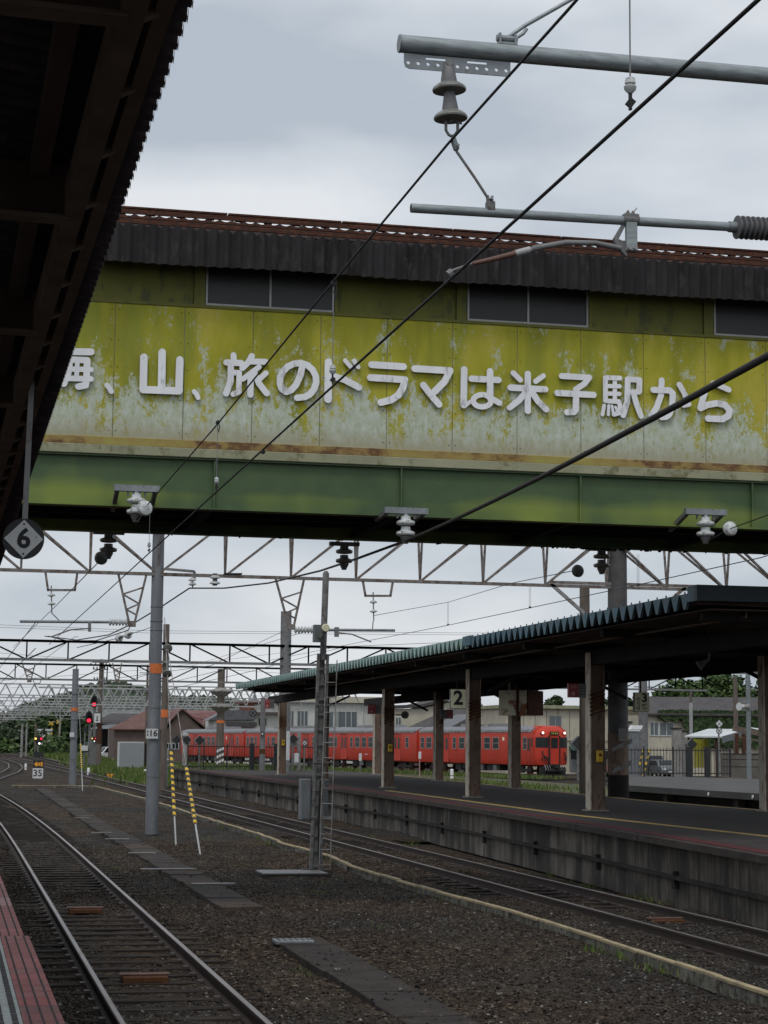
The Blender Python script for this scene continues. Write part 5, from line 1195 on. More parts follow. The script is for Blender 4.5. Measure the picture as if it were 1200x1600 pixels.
b.build('crossarms', 'steel_grey', t); MB().tube([V(q.x + .2, 181.7, 5), V(q.x + .2, 181.7, ony(155, 1032, 182).z)], .05, 6).build('conduit', 'steel_far', t)
c = ony(152, 1122, 181.5); t = thing('station_notice', 'white upright notice on the utility pole above its red section', 'sign', c); MB().cbox(c, .56, .04, .85).build('board', 'sign_white', t); b = MB(); [b.box(c.x - .09, c.x + .09, c.y - .026, c.y - .021, c.z - .28 + z, c.z - .17 + z) for z in (0, .16, .34)]; b.build('writing', 'ink', t)
for px, pyt, Y, r, lab, m, bd in ((228, 1042, 190, .13, 'thin pole with crossbars left of the banded post', 'pole_brown', None), (1170, 1052, 105, .15, 'tall silvery lamp pole on the far platform at right', 'galvanised', None), (1150, 1058, 150, .22, 'concrete pole behind the white roofed shelter', 'pole_brown', None),
     (1080, 1080, 150, .14, 'weathered pole with a pale lower pipe before the dark roof', 'pole_brown', [(1098, 1150, 'steel_silver')]), (1005, 1062, 150, .42, 'lattice pole behind the number 3 sign', 'steel_grey', None), (914, 918, 62, .20, 'dark post top rising above the teal roof', 'pole_brown', None), (55, 1130, 300, .15, 'thin pole by the far green bank', 'pole_brown', None),
     (34, 1132, 300, .2, 'left one of the pale poles by the far green bank', 'steel_far', None), (41, 1130, 300, .15, 'right one of the pale poles by the far green bank', 'steel_far', None), (410, 1090, 103, .16, 'short grey post behind the iron fence with a small lamp', 'steel_grey', [(1170, 1178, 'rust_orange')]), (920, 1085, 150, .3, 'brick brown pole behind the broad pillar', 'pole_brown', None)):
    t, q = pole(px, pyt, 0, Y, r, lab, m, bd, zb=.9 if px == 410 else -.15)
    if px in (228, 1005):
        b = MB(); top = ony(px, pyt, Y).z
        for z in (.6, 1.4, 2.4): b.bar((q.x - .8, Y - .1, top - z), (q.x + .8, Y - .1, top - z), .1, .08)
        b.build('crossarms', 'steel_grey', t)
    if px == 1170:
        z = ony(1170, 1080, Y).z; MB().tube([V(q.x, Y, z), V(q.x + .3, Y, z + .16), V(q.x + .65, Y, z + .05)], .03, 6).build('lamp_arm', 'steel_far', t)
        c = ony(1160, 1104, Y); MB().revolve([(.06, -.25), (.12, -.2), (.12, .1), (.24, .28)], c, (-.9, -.4, 0), 14).build('loudspeaker', 'sign_white', t); MB().revolve([(.06, -.25), (.12, -.2), (.12, .1), (.22, .28)], c + V(.15, 0, 0), (.9, -.4, 0), 14).build('loudspeaker', 'steel_far', t); MB().bar(c + V(0, 0, .3), V(q.x, Y, c.z + .3), .04, .04).build('bracket', 'steel_far', t)
    if px == 410:
        MB().revolve([(.1, 0), (.1, .05)], ony(410, 1147, 102.8), (0, -1, 0), 14).build('lamp_ring', 'black_paint', t); MB().revolve([(.05, 0), (.05, .01)], ony(410, 1147, 102.74), (0, -1, 0), 12).build('lamp', 'sign_white', t)
# cross markers
def cross_marker(px, py, r_px, Y, label, base=None, diamond=False, m='black_paint', m2='sign_white', arm=None):
    c = ony(px, py, Y); k = mpp(Y); r = r_px * k
    t = thing('stop_marker', label, 'sign', c, 'round stop markers with a cross')
    MB().revolve([(r, 0), (r, .03)], c + V(0, .03, 0), (0, -1, 0), 24).build('disc', m, t)
    MB().revolve([(r * .80, 0), (r * .80, .008)], c + V(0, -.001, 0), (0, -1, 0), 24).build('face', m2, t)
    b = MB()
    for s in (1, -1): b.bar(c + V(-r * .52, -.014, -s * r * .52), c + V(r * .52, -.014, s * r * .52), r * .16, .008 if s > 0 else .012, (0, 1, 0))
    b.build('cross', 'ink', t)
    if base is not None: MB().tube([V(c.x, c.y + .08, base), V(c.x, c.y + .08, c.z)], .045, 8).build('post', 'steel_grey', t)
    if arm is not None: MB().bar(c + V(0, .06, 0), ony(arm, py, Y), .04, .04).build('arm', 'mast_grey', t)
    if diamond:
        e = ony(px, py - 11, Y); s = r * 1.15; MB().extr([e + V(-s, 0, 0), e + V(0, 0, -s), e + V(s, 0, 0), e + V(0, 0, s)], (0, .03, 0)).build('diamond', m2, t)
        b = MB()
        for q in (1, -1): b.bar(e + V(-s * .38, -.01, -q * s * .38), e + V(s * .38, -.01, q * s * .38), s * .12, .008 if q > 0 else .012, (0, 1, 0))
        b.build('diamond_cross', 'steel_grey', t); MB().bar(e + V(0, .02, 0), c + V(0, .04, 0), .04, .04).build('stem', 'steel_grey', t)
cross_marker(1124, 1142, 5.2, 92, 'white diamond above a round cross marker on a post by the right fence', base=.9, diamond=True)
cross_marker(633, 1117, 6, 64, 'dark round cross marker on an arm right of the pillar before the train coupling', m2='steel_grey', arm=618)
cross_marker(395, 1114, 6, 88, 'dark round cross marker near the left end of the canopy', m2='steel_grey', arm=432)
cross_marker(476, 1161, 4, 104, 'small white round cross marker on a thin post in front of the train', base=.9)
def diamond_box(px, py, Y, base, label, armx=None, s=.30):
    c = ony(px, py, Y); t = thing('diamond_lamp', label, 'signal', c, 'black diamond shaped lamps on posts')
    MB().extr([c + V(-s, 0, 0), c + V(0, 0, -s), c + V(s, 0, 0), c + V(0, 0, s)], (0, .22, 0)).build('case', 'black_paint', t)
    b = MB(); b.bar(c + V(-s, -.01, 0), c + V(0, -.01, -s), .03, .02); b.bar(c + V(-s, -.01, 0), c + V(0, -.01, s), .03, .02); b.build('rim', 'steel_far', t)
    if base is not None: MB().tube([V(c.x, Y + .1, base), V(c.x, Y + .1, c.z)], .06, 8).build('post', 'mast_grey', t)
    if armx: MB().bar(c + V(0, .1, 0), ony(armx, py - 10, Y), .06, .06).build('arm', 'steel_far', t)
diamond_box(904, 1162, 80, .9, 'black diamond lamp right of the front of the train', 918, .34); diamond_box(1081, 1163, 90, .9, 'black diamond lamp above the right iron fence', None, .30)
diamond_box(312, 1157, 103.5, .9, 'black diamond lamp in front of the last railcar', None, .28); diamond_box(458, 1155, 103.5, .9, 'black diamond lamp left of the mast', None, .30)
c = ony(289, 1152, 112); t = thing('twin_diamond_lamp', 'grey capped post with two black diamond lamps at the tail of the train', 'signal', (c.x, 112, -.15))
MB().tube([V(c.x, 112, -.15), V(c.x, 112, c.z)], .14, 10).build('post', 'steel_far', t); MB().revolve([(.2, 0), (.24, .1), (.12, .3)], c, (0, 0, 1), 12).build('cap', 'steel_far', t)
for px in (276, 292): e = ony(px, 1156, 111.8); MB().extr([e + V(-.26, 0, 0), e + V(0, 0, -.26), e + V(.26, 0, 0), e + V(0, 0, .26)], (0, .15, 0)).build('lamp_case', 'black_paint', t)
c = ony(467, 1170, 104); t = thing('cabinet_post', 'pale post with a small white box in front of the train', 'post', (c.x, 104, .9)); MB().tube([V(c.x, 104, .9), V(c.x, 104, ony(469, 1143, 104).z)], .10, 10).build('post', 'steel_far', t); MB().cbox(ony(463, 1184, 103.8), .22, .2, .5).build('box', 'sign_white', t)
# small markers
c = ony(172, 1213, 134); t = thing('ground_marker', 'orange inverted triangle marker beside the second track', 'marker', (c.x, 134, -.15)); MB().extr([c + V(-.27, 0, .17), c + V(.27, 0, .17), c + V(0, 0, -.24)], (0, .03, 0)).build('triangle', 'orange_sign', t); MB().extr([c + V(-.34, .04, .21), c + V(.34, .04, .21), c + V(0, .04, -.32)], (0, .02, 0)).build('rim', 'black_paint', t); MB().tube([V(c.x, 134.05, -.15), V(c.x, 134.05, c.z)], .03, 6).build('post', 'mast_grey', t)
for px, py, Y, lab in ((226.5, 1208, 118, 'white marker stub in the grass left of the banded post'), (138, 1205, 172, 'white marker stub in the grass by the signals'), (624, 1208, 100, 'white marker stub by the weeds beside the platform'), (40, 1197, 220, 'low white dome between the far left tracks')):
    c = onz(px, py + 5, -.1) if px != 624 else ony(706, 1215, 110); t = thing('marker_stub', lab, 'marker', c, 'white marker stubs'); MB().revolve([(.10, -.05), (.10, .45), (.05, .5)], c, (0, 0, 1), 10).build('stub', 'white_paint', t); MB().revolve([(.105, .1), (.105, .14)], c, (0, 0, 1), 10).build('ring', 'mast_grey', t)
for px, py, Y, lab in ((92, 1128, 330, 'right level crossing post with yellow and black bands'), (80, 1130, 330, 'left level crossing post with yellow and black bands')):
    a = ony(px, 1170, Y); top = ony(px, py, Y); t = thing('crossing_post', lab, 'post', (a.x, Y, -.15), 'level crossing warning posts'); y_, k_ = MB(), MB(); n = 14
    for i in range(n): (y_ if i % 2 else k_).tube([V(a.x, Y, -.15 + (top.z + .15) * i / n), V(a.x, Y, -.15 + (top.z + .15) * (i + 1) / n)], .13, 8)
    y_.build('yellow_bands', 'yellow_paint', t); k_.build('black_bands', 'black_paint', t); b = MB()
    for s in (1, -1): b.bar(top + V(-.4, -.2, -s * .3), top + V(.4, -.2, s * .3), .16, .03 if s > 0 else .05, (0, 1, 0))
    b.build('cross', 'yellow_paint', t)
c = ony(70, 1150, 320); t = thing('crossing_hut', 'small white hut with a dark window by the level crossing', 'hut', (c.x, 320, 0)); MB().box(c.x - .9, c.x + .9, 320, 322, -.2, ony(70, 1142, 320).z).build('wall', 'wall_white', t); MB().box(c.x - 1.2, c.x + 1.2, 319.8, 322.2, ony(70, 1142, 320).z + .01, ony(70, 1140, 320).z + .1).build('roof', 'roof_pale', t); MB().box(c.x - .35, c.x + .35, 319.96, 319.99, c.z + .2, c.z + 1.0).build('window', 'glass_dark', t)

# ================================================================== THE RED TRAIN
TROT = Matrix.Translation(T0 - TD * 1.3) @ Matrix.Rotation(rad(12.0), 4, 'Z')      # local: x across (0 = near side), y back along the train
def railcar(k, label, cab, tail=False):
    xf = TROT @ Matrix.Translation((0, 21.2 * k, 0)); o = xf @ V(1.45, 0, 0)
    t = thing('railcar', label, 'railcar', o, 'red railcars of the train'); W, Ln = 2.9, 20.75
    prof = [(0.10, .92), (0, 1.25), (0, 3.30), (.05, 3.50), (.16, 3.62)]; prof = prof + [(W - x, z) for x, z in reversed(prof)]
    b = MB(xf); n = len(prof); y0 = .55 if cab else 0.0
    sections = [(y0, 1.0)] + [(Ln, 1.0)]
    vs = [V(x, y, z) for y, s in sections for x, z in prof]; b.add(vs, [(i, (i + 1) % n, n + (i + 1) % n, n + i) for i in range(n)] + [tuple(range(n)), tuple(range(2 * n - 1, n - 1, -1))])
    body = b.build('body', 'train_red', t, smooth=True)
    # roof
    rp = [(-.02, 3.50), (.0, 3.58), (.25, 3.74), (.75, 3.86), (1.45, 3.90), (2.15, 3.86), (2.65, 3.74), (W, 3.58), (W + .02, 3.50), (1.45, 3.45)]
    b = MB(xf); n = len(rp); ys = (y0 + .25 if cab else .05, Ln - .05); b.add([V(x, y, z) for y in ys for x, z in rp], [(i, (i + 1) % n, n + (i + 1) % n, n + i) for i in range(n)] + [tuple(range(n)), tuple(range(2 * n - 1, n - 1, -1))])
    roof = b.build('roof', 'train_roof', t, smooth=True)
    b = MB(xf); b.box(-.03, .0, y0 + .3, Ln - .05, 3.40, 3.52); b.build('rain_gutter', 'steel_far', t)
    for a, c in ((6.2, 9.6), (12.5, 14.5)): MB(xf).extr([(.75, a, 3.78), (2.15, a, 3.78), (2.0, a + .1, 4.12), (.9, a + .1, 4.12)], (0, c - a, 0)).build('roof_unit', 'train_roof' if k % 2 else 'mast_grey', roof, bevel=.03)
    b = MB(xf)
    for y in (9.9, 12.2): b.box(.6, 2.3, y, y + .06, 4.02, 4.06); b.box(.6, .66, y, y + .06, 3.7, 4.06); b.box(2.24, 2.3, y, y + .06, 3.7, 4.06)
    b.box(.6, .66, 9.9, 12.26, 4.0, 4.04); b.build('roof_rail', 'steel_far', roof)
    # windows of the near side
    def win(y0_, wd, z0=2.12, z1=2.98):
        b = MB(xf); f = .05
        b.box(-.018, .0, y0_ - wd / 2 - f, y0_ + wd / 2 + f, z0 - f, z0); b.box(-.018, .0, y0_ - wd / 2 - f, y0_ + wd / 2 + f, z1, z1 + f)
        b.box(-.018, .0, y0_ - wd / 2 - f, y0_ - wd / 2, z0, z1); b.box(-.018, .0, y0_ + wd / 2, y0_ + wd / 2 + f, z0, z1); b.box(-.016, 0, y0_ - wd / 2, y0_ + wd / 2, (z0 + z1) / 2 - .015, (z0 + z1) / 2 + .015)
        o_ = b.build('window', 'train_frame', t); MB(xf).box(-.010, .0, y0_ - wd / 2, y0_ + wd / 2, z0, z1).build('pane', 'glass_dark', o_)
    def door(a, c):
        m = (a + c) / 2; b = MB(xf)
        for u, v_ in ((a, m - .01), (m + .01, c)): b.box(-.012, 0, u, v_, .98, 3.22)
        o_ = b.build('door', 'train_red', t); b = MB(xf)
        for u, v_ in ((a + .18, m - .16), (m + .16, c - .18)): b.box(-.016, -.0125, u, v_, 2.0, 2.95)
        b.build('door_window', 'glass_dark', o_)
        b = MB(xf); b.box(-.006, 0, a - .05, a - .005, .95, 3.28); b.box(-.006, 0, c + .005, c + .05, .95, 3.28); b.box(-.008, 0, m - .009, m + .009, .98, 3.22); b.box(-.006, 0, a - .05, c + .05, 3.23, 3.28); b.build('door_seam', 'train_black', o_)
    for y, wd in ((1.9, .5), (6.67, .95), (8.15, .95), (9.62, .95), (11.1, .95), (12.6, .95), (13.95, .5), (17.6, .5), (18.75, .95), (20.0, .6)): win(y, wd)
    door(3.2, 4.65); door(15.0, 16.45)
    MB(xf).box(-.012, 0, 5.25, 5.55, 2.75, 3.02).build('side_lamp_panel', 'sign_cream', t)
    if k == 1 or k == 2: 
        b = MB(xf); [b.box(-.004, 0, 10.2 + q * .28, 10.36 + q * .28, 1.42, 1.50) for q in range(3)]; b.build('side_number', 'sign_white', t)
    # underframe
    b = MB(xf)
    for a, c, z in ((6.5, 8.6, .42), (9.0, 11.2, .38), (11.6, 12.9, .5), (13.2, 14.2, .4)): b.box(.25, .9, a, c, z, .91); b.box(2.0, 2.6, a, c, z, .91)
    b.box(.4, 2.5, .8, Ln - .4, .80, .915); u = b.build('underframe', 'train_black', t)
    b = MB(xf); [b.box(.22, .249, y, y + .5, .45, .85) for y in (7.0, 9.3, 11.8)]; b.build('equipment_cover', 'steel_grey', u)
    for yc in (2.9, 17.6):
        b = MB(xf)
        for s in (.32, 2.58): b.box(s - .07, s + .07, yc - 1.5, yc + 1.5, .42, .62); b.box(s - .1, s + .1, yc - .3, yc + .3, .3, .8)
        bg = b.build('bogie', 'train_black', t)
        for dy in (-1.05, 1.05):
            b = MB(xf)
            for s in (.45, 2.45): b.revolve([(.02, -.06), (.43, -.06), (.43, .05), (.46, .06), (.46, .08), (.02, .08)], (s, yc + dy, .45), (1 if s > 1 else -1, 0, 0), 20)
            b.tube([(.45, yc + dy, .45), (2.45, yc + dy, .45)], .08, 8); b.build('wheelset', 'rust', bg)
    MB(xf).bar((1.45, Ln - .1, .88), (1.45, 21.2, .88), .25, .25).build('coupler', 'train_black', t)
    MB(xf).box(.75, 2.15, Ln, Ln + .2, 1.0, 3.2).build('gangway', 'mast_grey', t)
    if not cab: MB(xf).box(.75, 2.15, -.2, .0, 1.0, 3.2).build('gangway', 'mast_grey', t)
    if cab:
        # rounded driving end
        N_ = 22; vs = []; zs = [.92, 1.1, 1.6, 2.15, 2.2, 2.95, 3.05, 3.35, 3.6, 3.78, 3.87]
        ins = [.10, .02, 0, 0, 0, .0, .02, .08, .28, .55, 1.0]; fwd = [.0, .05, .06, .06, .06, .04, .02, -.05, -.18, -.35, -.55]
        for z, ii, fw in zip(zs, ins, fwd):
            for j in range(N_ + 1):
                a = j / N_ * 2 - 1; x = W / 2 + a * (W / 2 - ii * .9); e = abs(a) ** 5
                y = -.02 - fw + e * .55 * 1.0; vs.append(V(x, min(y, .8) if z < 3.5 else y, z))
            
        fs = [(r * (N_ + 1) + j, r * (N_ + 1) + j + 1, (r + 1) * (N_ + 1) + j + 1, (r + 1) * (N_ + 1) + j) for r in range(len(zs) - 1) for j in range(N_)]
        b = MB(xf); b.add(vs, fs); fr = b.build('cab_front', 'train_red', t, smooth=True)
        b = MB(xf); b.add([V(0.02, .5, 3.3), V(W - .02, .5, 3.3), V(W - .02, 1.2, 3.5), V(.02, 1.2, 3.5), V(.5, .6, 3.87), V(W - .5, .6, 3.87), V(W - .5, 1.3, 3.92), V(.5, 1.3, 3.92)], [(0, 1, 5, 4), (4, 5, 6, 7), (0, 4, 7, 3), (1, 2, 6, 5)]); b.build('cab_dome', 'train_red', t)
        def fy(x): a = abs(x - W / 2) / (W / 2); return -.08 + min(1, a) ** 5 * .55
        def fpanel(x0, x1, z0, z1, pr, n=6):
            m = MB(xf); P_ = [(x0 + (x1 - x0) * i / n) for i in range(n + 1)]
            m.add([V(x, fy(x) - pr, z) for z in (z0, z1) for x in P_], [(i, i + 1, n + 2 + i, n + 1 + i) for i in range(n)]); return m
        for x0, x1 in ((.10, .90), (2.0, 2.80)):
            fpanel(x0 - .04, x1 + .04, 2.24, 3.02, .012).build('windscreen_rubber', 'train_black', t, normals=False); g_ = fpanel(x0, x1, 2.28, 2.98, .02).build('windscreen', 'glass_dark', t, normals=False)
            xm = (x0 + x1) / 2; MB(xf).bar((xm, fy(xm) - .03, 2.3), (xm + .15, fy(xm + .15) - .03, 2.75), .02, .015, (0, 1, 0)).build('wiper', 'train_black', g_)
        MB(xf).box(.97, 1.05, -.20, .0, .95, 3.15).build('gangway_edge', 'train_black', t); MB(xf).box(1.85, 1.93, -.20, .0, .95, 3.15).build('gangway_edge', 'train_black', t)
        dr = MB(xf).box(1.051, 1.849, -.13, .0, 1.0, 3.12).build('gangway_door', 'train_red', t); MB(xf).box(1.15, 1.75, -.142, -.131, 2.2, 3.0).build('door_window', 'glass_dark', dr)
        MB(xf).box(1.02, 1.88, -.24, -.131, .82, .99).build('gangway_step', 'train_black', t)
        MB(xf).box(1.08, 1.82, -.16, -.04, 3.20, 3.46).build('destination_box', 'train_black', t); b = MB(xf)
        for q in range(4): b.box(1.17 + q * .15, 1.26 + q * .15, -.165, -.161, 3.27, 3.39)
        b.build('destination_marks', 'sheet_yellow', t)
        for x in (.50, 2.40):
            h = MB(xf).revolve([(.145, -.2), (.17, -.15), (.17, .0), (.15, .03)], (x, .0, 3.36), (0, -1, 0), 18).build('headlight', 'train_red', t); MB(xf).revolve([(.095, .031), (.09, .05)], (x, .0, 3.36), (0, -1, 0), 16).build('lens', 'headlight', h)
            MB(xf).revolve([(.08, 0), (.08, .04)], (x - .05 if x < 1 else x + .05, fy(x) + .02, 1.35), (0, -1, 0), 12).build('tail_light', 'rust', t)
        for x, z in ((.42, 2.0), (.55, 1.7), (.68, 1.6), (.82, 1.55), (2.35, 1.9), (2.5, 1.65)): b = MB(xf); b.bar((x, fy(x) - .05, z), (x + .07, fy(x) - .07, z - .22), .09, .08); b.tube([(x + .03, fy(x) - .06, z - .2), (x + .05, fy(x) - .13, z - .42), (x - .02, fy(x) - .05, z - .6)], .022, 6); b.build('jumper_cable', 'train_black', t)
        b = MB(xf); b.box(.7, 2.2, -.35, .2, .45, .70); b.bar((1.45, .2, .85), (1.45, -.65, .85), .28, .26); b.box(.35, 2.55, .1, .3, .25, .80); b.build('coupler', 'train_black', t)
        b = MB(xf)
        for x in (.6, .8, 1.0, 1.95, 2.15, 2.35): b.tube([(x, -.1, .95), (x, -.3, .7), (x + .05, -.2, .45)], .025, 6); b.revolve([(.05, 0), (.05, .05)], (x, -.3, .62), (0, -1, 0), 8)
        b.build('hoses', 'steel_far', t)
        MB(xf).box(.35, 2.55, -.12, .05, .14, .26).build('obstacle_guard', 'train_black', t)
        b = MB(xf); b.box(-.014, 0, 1.15, 1.45, 2.0, 2.95); b.box(-.014, 0, .72, .95, 2.28, 2.95); b.build('cab_side_window', 'glass_dark', t)
        b = MB(xf); b.box(-.006, 0, 1.03, 1.06, 1.0, 3.1); b.box(-.006, 0, 1.55, 1.58, 1.0, 3.1); b.build('door_seam', 'train_black', t)
    return t
railcar(0, 'leading red railcar whose rounded front shows lit headlights', True)
railcar(1, 'second red railcar, behind the pillars left of the leading car', False)
railcar(2, 'third red railcar, partly hidden by the grey mast with ladder', False)
railcar(3, 'last red railcar at the far left of the train, behind the iron fence', False, True)
for px, py, Y, lab, h in ((563, 1183, 108, 'small white board on a thin stake in the weeds before the train', .3), (656, 1180, 112, 'pale red striped stake before the train coupling', .35)):
    c = ony(px, py, Y); t = thing('track_sign', lab, 'sign', (c.x, Y, -.15)); MB().cbox(c, .16, .03, .42).build('board', 'sign_white', t); MB().tube([V(c.x, Y + .04, -.15), V(c.x, Y + .04, c.z)], .03, 6).build('stake', 'tile_pink' if px == 656 else 'steel_grey', t)

# ================================================================== FAR PLATFORM, FENCES
t = thing('far_platform', 'low far platform at the right with dark open edge and pale surface', 'platform', (25, 60, 0))
P3 = [(25.0, 72), (25.1, 64), (25.4, 57), (25.8, 50), (26, 38), (44, 38), (44, 84), (37.4, 85), (33.2, 95)]
MB().extr([(x, y, .70) for x, y in P3], (0, 0, .22)).build('paving', 'asphalt_pale', t)
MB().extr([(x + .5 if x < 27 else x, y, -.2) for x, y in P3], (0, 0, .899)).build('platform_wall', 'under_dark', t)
for y in (48, 54, 60, 66): x = float(np.interp(y, [50, 57, 64, 72, 83], [25.8, 25.4, 25.1, 25.0, 24.9])); MB().box(x + .1, x + .35, y, y + .35, -.2, .699).build('support_pier', 'concrete_dark', t)
for px, py in ((1075, 1229), (1126, 1233)):
    c = ony(px, py, 62 if px < 1100 else 58.6); c.x = float(np.interp(c.y, [50, 57, 64, 72, 83], [25.8, 25.4, 25.1, 25.0, 24.9])) - .03
    MB().revolve([(.06, 0), (.06, .03)], (c.x, c.y, .80), (-1, 0, 0), 12).build('reflector', 'white_paint', t)
def fence(label, a, c, h, posts, step=.16):
    a, c = Vector(a), Vector(c); t = thing('iron_fence', label, 'fence', a, 'black iron fences'); n = int((c - a).length / step); b = MB()
    for i in range(n + 1): p = a.lerp(c, i / n); b.bar(p + V(0, 0, .08), p + V(0, 0, h), .022, .022, (0, 1, 0))
    for z in (.18, h - .12): b.bar(a + V(0, 0, z), c + V(0, 0, z), .05, .05)
    b.build('railing', 'black_paint', t)
    for k, w_ in posts: p = a.lerp(c, k); MB().bar(p, p + V(0, 0, h + .06), w_, w_, (0, 1, 0)).build('post', 'black_paint', t)
fence('black iron fence at the end of the island platform in front of the train', onz(293, 1203, .92), onz(492, 1203, .92), 1.36, [(0, .06), (.12, .07), (.30, .05), (.49, .22), (.68, .22), (.86, .07), (1, .08)])
fence('black iron fence along the far platform at the right', onz(942, 1213, .92), onz(1141, 1214.5, .92), 1.42, [(0, .07), (.1, .06), (.32, .07), (.55, .07), (.675, .26), (.82, .24), (.9, .07), (1, .09)])
# ================================================================== BUILDINGS
def bpos(px0, px1, Y): return ony(px0, 1160, Y).x, ony(px1, 1160, Y).x
def zat(py, Y, px=600): return ony(px, py, Y).z
def window(t, x0, x1, z0, z1, y, mull=1, frame='wall_white', glass='glass_house'):
    b = MB(); f = .07
    b.box(x0 - f, x1 + f, y - .07, y - .004, z0 - f, z0); b.box(x0 - f, x1 + f, y - .07, y - .004, z1, z1 + f); b.box(x0 - f, x0, y - .07, y - .004, z0, z1); b.box(x1, x1 + f, y - .07, y - .004, z0, z1)
    for k in range(mull): xm = x0 + (x1 - x0) * (k + 1) / (mull + 1); b.box(xm - .035, xm + .035, y - .06, y - .004, z0, z1)
    o = b.build('window', frame, t); MB().box(x0, x1, y - .03, y - .003, z0, z1).build('pane', glass, o)
# white building with parapet
Y = 232; x0, x1 = bpos(445, 616, Y); zt = zat(1098, Y, 520)
t = thing('white_building', 'long white two storey building with a flat roof behind the train', 'building', ((x0 + x1) / 2, Y, 0))
MB().box(x0, x1, Y, Y + 12, -.2, zt).build('wall', 'wall_white', t); MB().box(x0 - .5, x1 + .5, Y - .7, Y + 12.5, zt + .01, zt + .75).build('roof_edge', 'wall_beige', t); MB().box(x0 + 1, x1 - 8, Y + 3, Y + 9, zt + .76, zt + 1.6).build('roof_house', 'roof_tile_grey', t)
for a, c in ((464, 480), (500, 520), (522, 530), (531, 557), (446, 458)): u, v_ = bpos(a, c, Y); window(t, u, v_, zat(1137, Y), zat(1113, Y), Y, 2)
MB().tube([V(bpos(566, 567, Y)[0], Y - .12, 0), V(bpos(566, 567, Y)[0], Y - .12, zt)], .08, 6).build('drain_pipe', 'sign_white', t)
b = MB(); 
for px in (400, 412, 425, 440): 
    u = bpos(px, px, Y)[0]; b.bar((u, Y + 2, zt), (u + 3.5, Y + 3, zt + 1.7), .1, .1)
b.build('roof_ladder', 'steel_far', t)
# gabled cream building
Y = 226; x0, x1 = bpos(602, 720, Y); zl = zat(1142, Y, 610); zr = zat(1093, Y, 700)
t = thing('gabled_building', 'cream building with a dark sloping roof behind the train coupling', 'building', ((x0 + x1) / 2, Y, 0))
MB().extr([(x0, Y, -.2), (x1, Y, -.2), (x1, Y, zr), (x0 + 4.5, Y, zat(1106, Y)), (x0, Y, zat(1108, Y))], (0, 9, 0)).build('wall', 'wall_beige', t)
MB().extr([(x0 - .5, Y - .5, zat(1108, Y) + .05), (x0 + 4.3, Y - .5, zat(1105, Y) + .05), (x1, Y - .5, zr + .3), (x1, Y - .5, zr + .6), (x0 + 4.3, Y - .5, zat(1103, Y) + .25), (x0 - .5, Y - .5, zat(1106, Y) + .25)], (0, 10, 0)).build('roof', 'roof_dark', t)
u, v_ = bpos(618, 626, Y); window(t, u, v_, zat(1137, Y), zat(1121, Y), Y, 1)
x0, x1 = bpos(622, 690, 215); t = thing('low_roofed_house', 'low house with a broad dark lean-to roof behind the train coupling', 'house', ((x0 + x1) / 2, 215, 0))
MB().box(x0 + .5, x1 + 6, 215, 222, -.2, zat(1143, 215)).build('wall', 'wall_brown', t); MB().extr([(x0, 214.5, zat(1146, 215)), (x1 + 7, 214.5, zat(1146, 215)), (x1 + 7, 223, zat(1101, 223)), (x0 + 8.5, 223, zat(1106, 223))], (0, 0, .25)).build('roof', 'roof_dark', t)
x0, x1 = bpos(700, 782, 205); zt = zat(1110, 205); t = thing('tiled_house', 'small house with dark gable roof seen right of the number 2 sign', 'house', ((x0 + x1) / 2, 205, 0)); xm = bpos(742, 742, 205)[0]
MB().extr([(x0, 205, -.2), (x1, 205, -.2), (x1, 205, zat(1140, 205)), (xm, 205, zat(1118, 205)), (x0, 205, zat(1138, 205))], (0, 8, 0)).build('wall', 'wall_beige', t); MB().extr([(x0 - .6, 204.4, zat(1143, 205)), (xm, 204.4, zat(1117, 205)), (x1 + .6, 204.4, zat(1144, 205)), (x1 + .6, 204.4, zat(1142, 205)), (xm, 204.4, zat(1113, 205)), (x0 - .6, 204.4, zat(1140, 205))], (0, 9, 0)).build('roof', 'roof_tile_grey', t)
# beige panel building right of the train
Y = 172; x0, x1 = bpos(790, 1014, Y); zt = zat(1108, Y, 900)
t = thing('panel_building', 'beige two storey building with vertical panel joints behind the front of the train', 'building', ((x0 + x1) / 2, Y, 0))
MB().box(x0, x1, Y, Y + 10, -.2, zt).build('wall', 'wall_beige', t); MB().box(x0 - .3, x1 + .3, Y - .5, Y + 10.4, zt + .005, zt + .32).build('roof_edge', 'ledge_grey', t)
b = MB(); 
for px in range(800, 1014, 18): u = bpos(px, px, Y)[0]; b.box(u - .02, u + .02, Y - .012, Y - .001, 0, zt)
b.build('panel_joints', 'slab_mid', t)
for a, c, p0, p1 in ((859, 876, 1134, 1116), (958, 975, 1134, 1117), (992, 1006, 1134, 1117)): u, v_ = bpos(a, c, Y); window(t, u, v_, zat(p0, Y), zat(p1, Y), Y, 1, 'frame_alu')
b = MB(); b.box(x0, x1, Y - .12, Y - .002, zat(1154, Y), zat(1152, Y)); b.build('drip_rail', 'pillar_cream', t)
u, v_ = bpos(889, 906, Y); MB().extr([(u, Y - .01, zat(1162, Y)), (u, Y - 1.2, zat(1168, Y)), (u, Y - 1.2, zat(1170, Y)), (u, Y - .01, zat(1168, Y))], (v_ - u, 0, 0)).build('awning', 'awning_green', t)
u, v_ = bpos(891, 902, Y); dd = MB().box(u, v_, Y - .05, Y - .004, 0, zat(1168, Y)).build('door', 'cabinet_grey', t); MB().box(u + .05, v_ - .05, Y - .06, Y - .051, zat(1184, Y), zat(1169, Y)).build('door_glass', 'glass_dark', dd)
u, v_ = bpos(942, 958, Y); MB().box(u, v_, Y - .05, Y - .004, 0, zat(1170, Y)).build('door', 'under_dark', t)
u, v_ = bpos(911, 917, Y); MB().box(u, v_, Y - .3, Y - .02, 0, zt).build('brick_pier', 'wall_brick', t)
